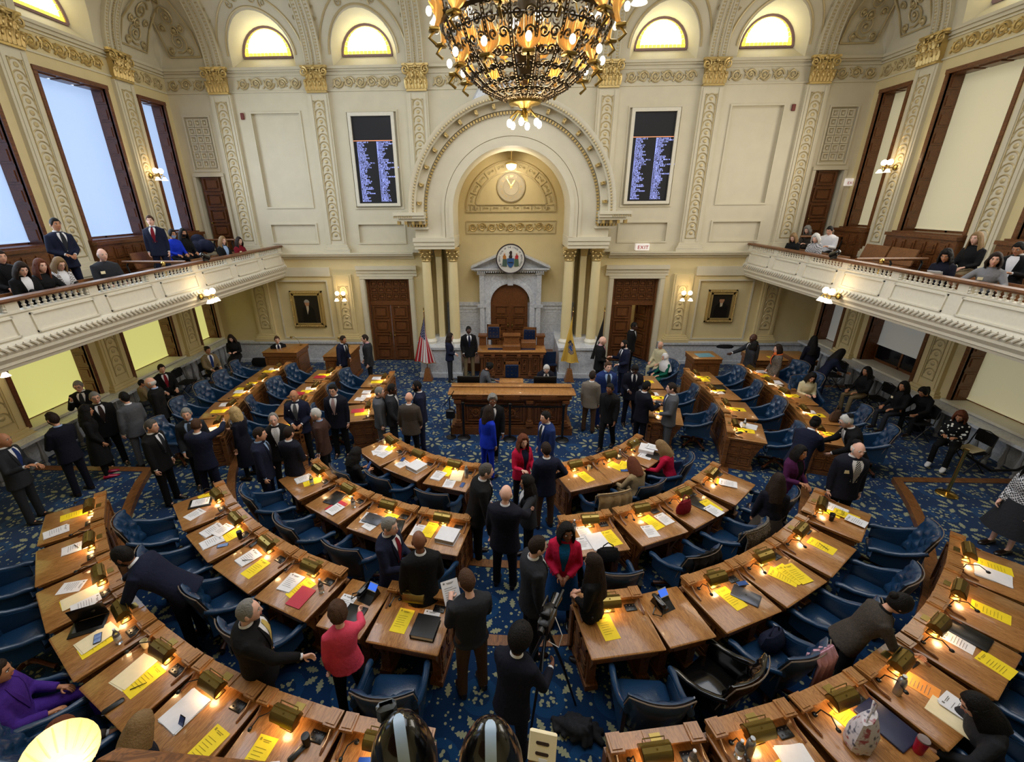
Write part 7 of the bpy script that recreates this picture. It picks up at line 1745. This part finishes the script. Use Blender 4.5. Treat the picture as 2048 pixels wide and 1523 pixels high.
# --- left gallery (front tier 3.42, rear tier 3.7)
P(111, 449, 1.75, 110, 'clasp', 'm', 'suit:navy,white,,navy', 'short,black', 'm', 'man in navy blazer and white shirt standing in the left gallery', gx=-9.45)
P(301, 442, 1.78, 155, 'stand', 'm', 'suit:navy,white,dred,navy', 'short,brown', 'p', 'young man in navy suit and red tie standing in the left gallery', gx=-9.45)
P(344, 465, 1.66, 115, 'sit', 'f', 'sweater:royal,,,black', 'bun,black', 'm', 'woman in royal blue top and blue face mask in the left gallery', gx=-9.45, flags='mask bluemask')
P(365, 462, 1.66, 115, 'sit', 'f', 'sweater:black,,,black', 'long,black', 'm', 'woman in black with black face mask in the left gallery', gx=-9.45, flags='mask')
P(445, 480, 1.64, 110, 'sit', 'f', 'blazer:black,lblue,,black', 'shoulder,dblonde', 'p', 'blonde woman in black jacket near the end of the left gallery', gx=-8.6)
P(478, 482, 1.64, 110, 'sit', 'f', 'sweater:dred,,,black', 'shoulder,dbrown', 'p', 'woman in dark red at the end of the left gallery', gx=-8.6, flags='badge')
P(203, 505, 1.76, 115, 'sit', 'm', 'sweater:charcoal,,,gray', 'ring,white', 'p', 'older balding man in dark grey sweater seated in the left gallery', gx=-8.6, flags='badge', fat=1.12)
a = P(115, 518, 1.66, 105, 'sitphone', 'f', 'blazer:tweed+check,white,,black', 'shoulder,dblonde', 'p', 'woman in pale checked jacket holding a phone in the left gallery', gx=-8.6, flags='glasses')
hold(a[1], a[2], 'p', 'phone held by the woman in checked jacket', 'phone', .03, 50, both=True)
P(78, 524, 1.66, 100, 'sitrail', 'f', 'sweater:black,,,black', 'shoulder,auburn', 'p', 'person in black aiming a camera from the left gallery', gx=-8.6)
P(43, 538, 1.66, 110, 'sitphone', 'f', 'blazer:black,white,,black', 'shoulder,dbrown', 'p', 'brown-haired woman in black jacket looking down in the left gallery', gx=-8.6)
P(5, 524, 1.7, 110, 'sit', 'm', 'suit:black,black,,black', 'short,dbrown', 'l', 'person in black at the near end of the left gallery', gx=-9.45)
# --- right gallery
P(1587, 475, 1.62, 235, 'sitphone', 'f', 'sweater:black,,,black', 'shouldercurly,dblonde', 'p', 'blonde curly-haired woman in black at the far end of the right gallery', gx=8.6)
P(1613, 467, 1.64, 235, 'sitphone', 'f', 'sweater:dtweed,,,black', 'bobcurly,gray', 'p', 'woman in brown-grey patterned top in the right gallery', gx=9.45)
P(1632, 474, 1.64, 235, 'sitphone', 'f', 'sweater:charcoal+check,,,black', 'bobcurly,white', 'p', 'white-haired woman in dark patterned top in the right gallery', gx=8.6)
P(1656, 474, 1.74, 235, 'sitphone', 'm', 'sweater:white,,,black', 'short,black', 'l', 'dark-haired man in white shirt in the right gallery', gx=9.45)
P(1953, 477, 1.7, 255, 'sit', 'f', 'sweater:black,,,khaki', 'vlong,dblonde', 'p', 'woman with very long fair hair in black in the right gallery', gx=9.45)
a = P(1892, 511, 1.66, 235, 'sitphone', 'f', 'sweater:dnavy,,,black', 'shouldercurly,black', 'm', 'woman with dark curls reading a sheet in the right gallery', gx=8.6)
hold(a[1], a[2], 'W', 'white sheets held by the woman with dark curls', 'paper', .04, 40, both=True)
P(1990, 519, 1.64, 225, 'sitrail', 'f', 'sweater:lgray,,,black', 'bob,dbrown', 'l', 'woman in light grey sweater with arm on the right gallery rail', gx=8.6, flags='badge')
P(2035, 503, 1.7, 250, 'sitphone', 'm', 'blazer:black,white,,black', 'short,black', 'm', 'person in black and white at the near end of the right gallery', gx=9.45)
finish_people()
chairs_ = [o for o in COL.objects if o.parent is None and o.name.startswith('swivel_armchair')]
taken = set()
for o, W_, rot_, sit, fl_ in PEOPLE:
    if sit and fl_:
        b_ = min(chairs_, key=lambda c: (c.location-o.location).length)
        if (b_.location-o.location).length < .95 and b_.name not in taken:
            taken.add(b_.name); b_.location = o.location+Vector((sin(-rot_)*0, 0, 0))+Matrix.Rotation(rot_, 3, 'Z') @ Vector((0, .06, 0)); b_.location.z = o.location.z; b_.rotation_euler.z = rot_
for _ in range(3):
    for o, W_, rot_, sit, fl_ in PEOPLE:
        if sit or not fl_: continue
        for c in chairs_:
            if c.name in taken: continue
            d_ = c.location-o.location; d_.z = 0
            if d_.length < .52:
                c.location += d_.normalized()*(.52-d_.length); c.location.z = tier(c.location.x, c.location.y)
# ---------------- things people use
tr_ = empty('video_camera', (0, 0, 0)); q = at_z(1090, 1250, 1.6)
tr_.location = (at_z(1092, 1262, 1.5).x+.02, at_z(1092, 1262, 1.5).y+.08, .2); tr_.rotation_euler.z = R(-25); tag(tr_, 'black video camera on a tripod held by the camera operator', 'camera')
m = MB(); m.bev(-.06, .06, -.16, .14, 1.32, 1.48, .02); m.bev(-.05, .05, -.1, .02, 1.48, 1.56, .015); m.tube([(-.04, -.1, 1.5), (-.04, -.06, 1.6), (-.04, .08, 1.6), (-.04, .1, 1.5)], .012, 6); m.cyl((0, -.16, 1.42), (0, -.22, 1.42), .035); m.build('camera_body', BLACK, tr_)
m = MB(); m.cyl((0, .14, 1.4), (0, .3, 1.4), .045, .06, 14); m.build('lens', BLACKG, tr_)
m = MB(); m.cyl((.06, .05, 1.52), (.06, .3, 1.52), .015); m.build('shotgun_microphone', BLACK, tr_)
m = MB(); m.tube([(.08, 0, 1.45), (.18, -.05, 1.3), (.16, -.08, 1.15), (.05, -.1, 1.2)], .005, 5); m.build('white_cable', PAPERW, tr_)
for k_ in range(3): a_ = k_*2*pi/3+.5; m = MB(); m.tube([(0, 0, 1.25), (.2*cos(a_), .2*sin(a_), .65), (.38*cos(a_), .38*sin(a_), 0)], [.02, .016, .012], 8); m.build('tripod_leg', BLACK, tr_)
m = MB(); m.cyl((0, 0, 1.1), (0, 0, 1.33), .03); m.cyl((0, -.05, 1.28), (.1, -.4, 1.15), .008); m.build('tripod_head', BLACK, tr_)
for o_ in COL.objects:
    if o_.parent == tr_: o_.location.z = 0
# ================= GALLERY FITTINGS, FOREGROUND, ODDS AND ENDS =================
bench0 = empty('gallery_bench', (0, 0, 0))
m = MB(); m.bev(-.42, .42, -.2, .22, .36, .41, .01); m.build('bench_seat', OAKM, bench0)
m = MB(); m.loft([[(-.42, -.2, .42), (.42, -.2, .42), (.42, -.24, .42), (-.42, -.24, .42)], [(-.42, -.31, .82), (.42, -.31, .82), (.42, -.34, .82), (-.42, -.34, .82)]], True); m.build('bench_back', OAKM, bench0)
for s in (-1, 1): m = MB(); m.box(s*.4-.02, s*.4+.02, -.26, .18, 0, .38); m.build('bench_end', OAKD, bench0, smooth=False)
kids(bench0); first = True
for s, nm in ((-1, 'left'), (1, 'right')):
    for row, (gx, z, word) in enumerate(((8.62, 3.36, 'front'), (9.75, 3.6, 'rear'))):
        ys = (6.6, 7.5, 8.4, 9.3, 12.9, 13.8, 14.7) if row == 0 else (7.2, 8.1, 9.0, 12.2, 13.1)
        for i, y in enumerate(ys):
            b = bench0 if first else copy_tree(bench0); first = False
            b.location = (s*gx, y, z); b.rotation_euler.z = s*pi/2
            tag(b, 'oak gallery bench, %s from the camera in the %s row of the %s gallery' % (ORD[i], word, nm), 'bench', 'oak benches in the galleries')
    # aisle rails with timber top and dark iron supports
    for k, (y, z, a, b_, wd) in enumerate(((11.3, 3.36, 8.25, 9.9, 'middle aisle'), (15.2, 3.6, 9.2, 10.6, 'far end'))):
        r = empty('aisle_rail', (s*a, y, z)); tag(r, 'timber-topped dark iron rail at the %s of the %s gallery' % (wd, nm), 'railing')
        m = MB(); m.tube([(0, 0, .9), (s*(b_-a), 0, .9+.0)], .035, 10); m.build('hand_rail', OAKM, r)
        m = MB()
        for q in range(3):
            x = s*(b_-a)*(q+.1)/2.3; m.tube([(x, 0, 0), (x, .0, .5), (x+s*.05, 0, .8), (x, 0, .88)], .022, 8)
        m.tube([(0, 0, .55), (s*(b_-a), 0, .55)], .018, 6); m.build('iron_supports', BLACK, r)
    m = MB(); m.cyl((0, 0, 0), (0, 0, .9), .03); m.ball((0, 0, .95), .05); o = m.build('brass_newel', BRASSL, None, (s*8.3, 10.6, 3.36)); tag(o, 'brass newel post at the aisle of the %s gallery' % nm, 'post')
    # small spotlight clamped to the gallery rail
    px = (405, 515) if s < 0 else (1672, 520); d_ = ray(*px); P_ = CAM+d_*((s*8.0-CAM.x)/d_.x)
    r = empty('rail_spotlight', (s*7.95, P_.y, 4.26)); tag(r, 'small black spotlight clamped to the %s gallery rail' % nm, 'spotlight')
    m = MB(); m.tube([(0, -.05, .12), (0, .12, .05)], [.07, .08], 14); m.ball((0, -.06, .13), .07); m.build('lamp_body', BLACKG, r)
    m = MB(); m.bev(-.03, .03, -.05, .05, -.02, .07, .01); m.tube([(0, .05, 0), (0, .15, -.05)], .015); m.build('clamp', BLACK, r)
cl = MB()
for k in range(7): cl.ball((random.uniform(-.3, .3), random.uniform(-.2, .2), random.uniform(-.05, .2)), random.uniform(.16, .28), .16, .2, 14, 10)
o = cl.build('dark_coats', cloth('navy'), None, (-9.75, 14.2, 4.35)); md = o.modifiers.new('r', 'REMESH'); md.mode = 'VOXEL'; md.voxel_size = .03; md.use_smooth_shade = True
tag(o, 'heap of dark coats on the rail behind the masked women', 'coats')
# chairs pushed against the walls (folding) and people's bags
def fold_chair(x, y, rz, label, m_=None):
    r = empty('folding_chair', (x, y, tier(x, y)), rz); tag(r, label, 'chair'); m_ = m_ or BLACK
    m = MB()
    for s in (-1, 1): m.tube([(s*.22, .2, 0), (s*.22, -.16, .5), (s*.2, -.22, .85), (0, -.23, .88), ] , .012, 6); m.tube([(s*.22, -.22, 0), (s*.22, .18, .45)], .012, 6)
    m.build('frame', m_, r)
    m = MB(); m.bev(-.21, .21, -.2, .2, .43, .46, .01); m.build('seat', cloth('black'), r); m = MB(); m.bev(-.2, .2, -.23, -.2, .6, .86, .01); m.build('backrest', cloth('black'), r)
fp = [(-9.75, 12.1, -pi/2, 'empty black folding chair at the left wall before the middle window'), (-9.7, 9.0, -pi/2, 'empty black folding chair beside the bald gesturing man'), (-9.75, 13.25, -pi/2-.1, 'black folding chair under the tan-jacketed person'),
      (9.75, 8.6, pi/2, 'black folding chair with a cream board near the brass post'), (9.75, 9.9, pi/2, 'black folding chair of the woman in flowered sweater'), (9.8, 11.25, pi/2, 'black folding chair of the woman with ponytail'), (9.8, 12.0, pi/2, 'black folding chair of the woman with the badge'), (9.8, 13.0, pi/2, 'black folding chair of the woman in khaki trousers'), (9.6, 14.1, pi/2+.3, 'black chair beside the woman with very long hair')]
for x, y, rz, l in fp: fold_chair(x, y, rz, l)
def bag(px, py, z, col, w_, h_, label, d=.1, rz=0, name='handbag', handle=True):
    p = at_z(px, py, z); r = empty(name, (p.x, p.y, z-h_/2), rz); tag(r, label, 'bag')
    m = MB(); m.loft([[(rx*cos(2*pi*i/16)*(1+.08*sin(i*2.3+zz*20)), ry*sin(2*pi*i/16)*(1+.1*sin(i*3.1)), zz*h_) for i in range(16)] for zz, rx, ry in ((0, w_*.46, d*.5), (.05, w_*.5, d*.55), (.4, w_*.52, d*.55), (.8, w_*.45, d*.35), (1, w_*.4, d*.2))], True); m.build('bag_body', col, r)
    if handle: m = MB(); m.tube([(-w_*.25, 0, h_*.95), (-w_*.2, 0, h_*1.35), (0, .02, h_*1.55), (w_*.2, 0, h_*1.35), (w_*.25, 0, h_*.95)], .009, 6); m.build('bag_handle', col, r)
bag(1368, 1012, 1.0, cloth('dred'), .3, .2, 'dark red handbag on the third second-row desk right of the aisle', .14, .5)
bag(1728, 1458, 1.25, cloth('lgray', 'flower') if 0 else mat('floral_fabric', srgb(196, 190, 200), .8), .3, .34, 'floral fabric tote bag on a back-row desk beside a navy folder', .2, .6, 'tote_bag')
bag(1672, 830, 1.1, cloth('bpants'), .32, .22, 'brown leather bag on the end desk of the outer side row', .18, .5)
bag(1508, 790, .75, cloth('red'), .2, .18, 'small red bag on a chair of the middle side row', .1, .3)
bag(1215, 1105, .85, cloth('black'), .34, .16, 'black open handbag on the chair behind the red-jacketed woman', .2, .1)
bag(1545, 1275, .85, cloth('navy'), .36, .16, 'navy bag on the chair with the pink scarf', .2, .5)
bag(1868, 822, .75, cloth('dtweed'), .4, .3, 'grey carry bag on the floor by the right wall, near the pink bottle', .2, 1.2, handle=False)
bag(1838, 850, .45, cloth('black'), .35, .25, 'black bag on the floor among the seated women', .2, .4)
bag(520, 722, .2, cloth('black'), .6, .25, 'black duffel bag on the floor left of the seated man in blazer', .3, 0, handle=False)
bag(492, 668, 1.0, cloth('black'), .55, .16, 'black bag and straps lying on the corner ledge', .22, 0)
bag(1450, 692, .87, cloth('black'), .55, .1, 'folded black coat on the marble ledge below the right portrait', .25, 0, handle=False)
f_ = MATS['floral_fabric']; t_ = NT(f_); tc_ = t_.new('ShaderNodeTexCoord').outputs['Object']; n_1 = t_.new('ShaderNodeTexNoise', {'Vector': tc_, 'Scale': 14.0, 'Detail': 2.0}).outputs[0]
t_.l.new(t_.ramp(n_1, [(.35, srgb(70, 74, 96)), (.45, srgb(205, 200, 206)), (.58, srgb(205, 200, 206)), (.66, srgb(160, 84, 92))]), t_.n['Principled BSDF'].inputs['Base Color'])
m = MB(); m.lathe([(0, 0), (.035, 0), (.035, .16), (.02, .2), (0, .21)], 12); p = at_z(1880, 800, .55); o = m.build('pink_bottle', cloth('pink'), None, (9.95, 10.9, .95)); tag(o, 'pink drinking bottle on the ledge at the right wall', 'bottle')
# coats on chair backs: draped sheets with folds and thickness
def drape(key, col, label, wd=.62, ln=.55, name='draped_coat', dx=0, pat=None):
    p, rz, wh = DESKS[key]; best = None
    for o in COL.objects:
        if o.name.startswith('swivel_armchair') and o.parent is None and wh in o.get('label', ''): best = o
    m = MB(); U, V = 18, 16; vs = []
    for i in range(U+1):
        u = i/U-.5
        for j in range(V+1):
            v = j/V; s_ = (v-.35)*ln*1.5; x = dx+u*wd*(1+.1*abs(s_))
            y0 = -.41+1.0*u*u*wd*wd; f = .018*sin(u*26+v*3)
            if s_ < 0: y, z = y0+.07+f, 1.09+s_*.6
            else: y, z = y0-.05-f-.03*s_, 1.09-s_
            if abs(s_) < .04: z = 1.115; y = y0
            vs.append((x, y, z-.05*u*u*4))
    m.add(vs, [(i*(V+1)+j, i*(V+1)+j+1, (i+1)*(V+1)+j+1, (i+1)*(V+1)+j) for i in range(U) for j in range(V)])
    o = m.build(name, cloth(col, pat)); md = o.modifiers.new('t', 'SOLIDIFY'); md.thickness = .02; o.location = best.location; o.rotation_euler = best.rotation_euler; tag(o, label, 'coat')
drape((1, 1, 0), 'tan', 'tan coat draped over the chair behind the tan-jacketed woman')
drape((2, 1, 2), 'tweed', 'brown checked coat draped over a second-row chair', pat='tweed')
drape((3, 1, 2), 'pshirt', 'pinkish scarf draped over a third-row chair', .3, .45, 'draped_scarf', .12)
drape((2, 1, 1), 'black', 'dark coat with cream lining on the chair of the second second-row desk', .5, .3)
# coat and bag on the floor in the aisle
m = MB()
for k in range(11):
    a_ = k*.57; m.tube([(cos(a_)*.3*(1-.3*(k%3)), sin(a_)*.14, .03), (cos(a_+1)*.12, sin(a_+1)*.08, .06+.012*k), (-cos(a_)*.26, -sin(a_+.6)*.16, .03)], [.03, .065, .03], 10)
p = at_z(1155, 1455, .25); o = m.build('dark_coat', cloth('charcoal'), None, (p.x, p.y, .2), rz=-.5); md = o.modifiers.new('r', 'REMESH'); md.mode = 'VOXEL'; md.voxel_size = .012; md.use_smooth_shade = True
tag(o, 'dark coat dropped on the carpet behind the camera operator', 'coat')
# near the camera: wooden ledge, glowing lamp, two black light housings, cream outlet box
lg = MB(); lg.loft([[(-1.0, .20, 4.30), (-.80, .485, 4.69), (-.80, .45, 4.72), (-1.0, .16, 4.40)], [(-.36, .20, 4.30), (-.30, .462, 4.69), (-.30, .43, 4.72), (-.36, .16, 4.40)]], True)
o = lg.build('gallery_ledge', OAKM, smooth=False); tag(o, 'polished wooden ledge corner at the bottom edge beside the glowing lamp', 'ledge')
gl_ = empty('globe_lamp', (0, 0, 0)); c0 = CAM+ray(122, 1512)*1.75; gl_.location = c0; tag(gl_, 'glowing cream glass lamp shade with open top at the bottom left corner', 'lamp')
LAMPG = mat('glowing_cream_glass', (1, .85, .5, 1), .3, emit=(1, .58, .2, 1), es=.28)
m = MB(); zd = ((CAM-c0).normalized()*.62+Vector((.1, .1, .75))).normalized(); m.T = zd.to_track_quat('Z', 'Y').to_matrix().to_4x4(); m.lathe([(.12, .03), (.105, -.02), (.08, -.07), (.05, -.1), (.0, -.11)], 28, False)
for k in range(16): a_ = 2*pi*k/16; m.tube([(.117*cos(a_), .117*sin(a_), .02), (.06*cos(a_), .06*sin(a_), -.088)], .003, 4)
m.build('glass_shade', LAMPG, gl_); m = MB(); m.ball((0, 0, -.05), .03); m.build('bulb', mat('hot_bulb', (1, 1, 1, 1), .3, emit=(1, .85, .5, 1), es=14), gl_); m = MB(); m.cyl((0, 0, -.1), (0, .0, -.5), .012); m.build('stem', BRASSL, gl_)
point('globe_lamp_light', c0+Vector((0, 0, .04)), .12, (1, .7, .35), .04)
for (px, py), sh, l in (((808, 1520), .0, 'left of two glossy black light housings with pale stripe, near the camera'), ((982, 1532), 0, 'right of two glossy black light housings with pale stripe, near the camera')):
    c0 = CAM+ray(px, py)*1.22; r = empty('light_housing', c0); tag(r, l, 'stage light', 'black light housings near the camera')
    v = (CAM-c0).normalized(); r.rotation_euler.z = atan2(-v.x, v.y)+pi
    m = MB(); m.ball((0, 0, 0), .082, .088, .17, 28, 20); m.build('dome', BLACKG, r)
    for s in (-1, 1):
        m = MB(); m.ball((s*.028, 0, -.02), .062, .083, .15, 24, 16); m.build('side_shell', mat('satin_black', srgb(20, 18, 17), .28, coat=.2), r)
    m = MB(); rr = []
    for i in range(17):
        e = R(24+78*i/16); w_ = .0145*min(1, sqrt(max(0, 1-(max(0, i-13)/3.2)**2)), sqrt(max(0.0, 1-(max(0, 3-i)/3.2)**2)))
        rr.append([(x, -.0895*cos(e)*sqrt(max(0, 1-(x/.082)**2))-.001*cos(e), .1715*sin(e)+.001) for x in (-w_, -w_*.3, w_*.3, w_)])
    m.loft(rr, False, False); m.build('pale_stripe', mat('pale_blue_stripe', srgb(176, 200, 222), .35), r)
    m = MB(); m.box(-.05, .05, -.04, .05, -.32, -.1); m.cyl((0, 0, -.45), (0, 0, -.3), .03); m.build('yoke', BLACK, r)
    
    if px < 900: m = MB(); m.bev(-.055, -.0, .05, .08, .09, .155, .01); m.build('bracket', mat('grey_metal', srgb(120, 128, 135), .4, .6), r)
c0 = CAM+ray(1085, 1492)*1.55; r = empty('outlet_box', c0); r.rotation_euler = (R(-42), R(0), R(-10)); tag(r, 'cream box with two dark slots on a brown base, near the camera', 'box')
m = MB(); m.bev(-.048, .048, -.012, .012, -.045, .045, .004); m.build('cover', PAPERC, r)
m = MB()
for z in (.012, -.018):
    m.box(-.018, .018, -.0135, 0, z-.005, z+.005); m.T = Matrix(); 
    for s in (-1, 1): m.ball((s*.018, -.012, z), .0053, .0015, .0053, 8, 6)
m.build('slots', mat('slot_dark', srgb(50, 28, 20), .6), r); m = MB(); m.box(-.045, .045, -.01, .02, -.12, -.046); m.build('base', OAKD, r, smooth=False)
m = MB(); m.box(-.01, .02, -.0135, 0, -.04, -.031); m.build('small_label', PAPERW, r, smooth=False)
# cream board on the folding chair, umbrella-like lectern sheets etc.
m = MB(); m.box(-.2, .2, -.15, .15, 0, .01); o = m.build('cream_board', PAPERC, None, (9.75, 8.6, tier(9.75, 8.6)+.465), rz=.3); tag(o, 'cream board lying on the folding chair near the brass post', 'board')
# dark curved belt from the brass post to the wall
m = MB(); p0_ = Vector((7.9, 7.6, 1.2)); pst = [o for o in COL.objects if o.name.startswith('stanchion_post')][-1].location
m.tube([(pst.x, pst.y, pst.z+.9), (pst.x+.6, pst.y+.0, pst.z+.55), (pst.x+1.2, pst.y+.1, pst.z+.5), (pst.x+1.9, pst.y+.2, pst.z+.85)], .025, 8); tag(m.build('velvet_rope', cloth('black')), 'dark rope sagging from the brass post to the right wall', 'rope')
# monitors on the clerk desk
for px_, l in ((937, 'black computer monitor at the left of the clerk desk'), (1090, 'black computer monitor before the white-haired clerk')):
    p = at_y(px_, 762, 11.05); r = empty('computer_monitor', (p.x, 11.05, .78)); tag(r, l, 'monitor')
    m = MB(); m.bev(-.3, .3, -.02, .02, .18, .52, .008); m.build('screen', BLACK, r); m = MB(); m.cyl((0, .0, 0), (0, 0, .25), .02); m.bev(-.1, .1, -.08, .08, 0, .015, .005); m.build('stand', BLACK, r)
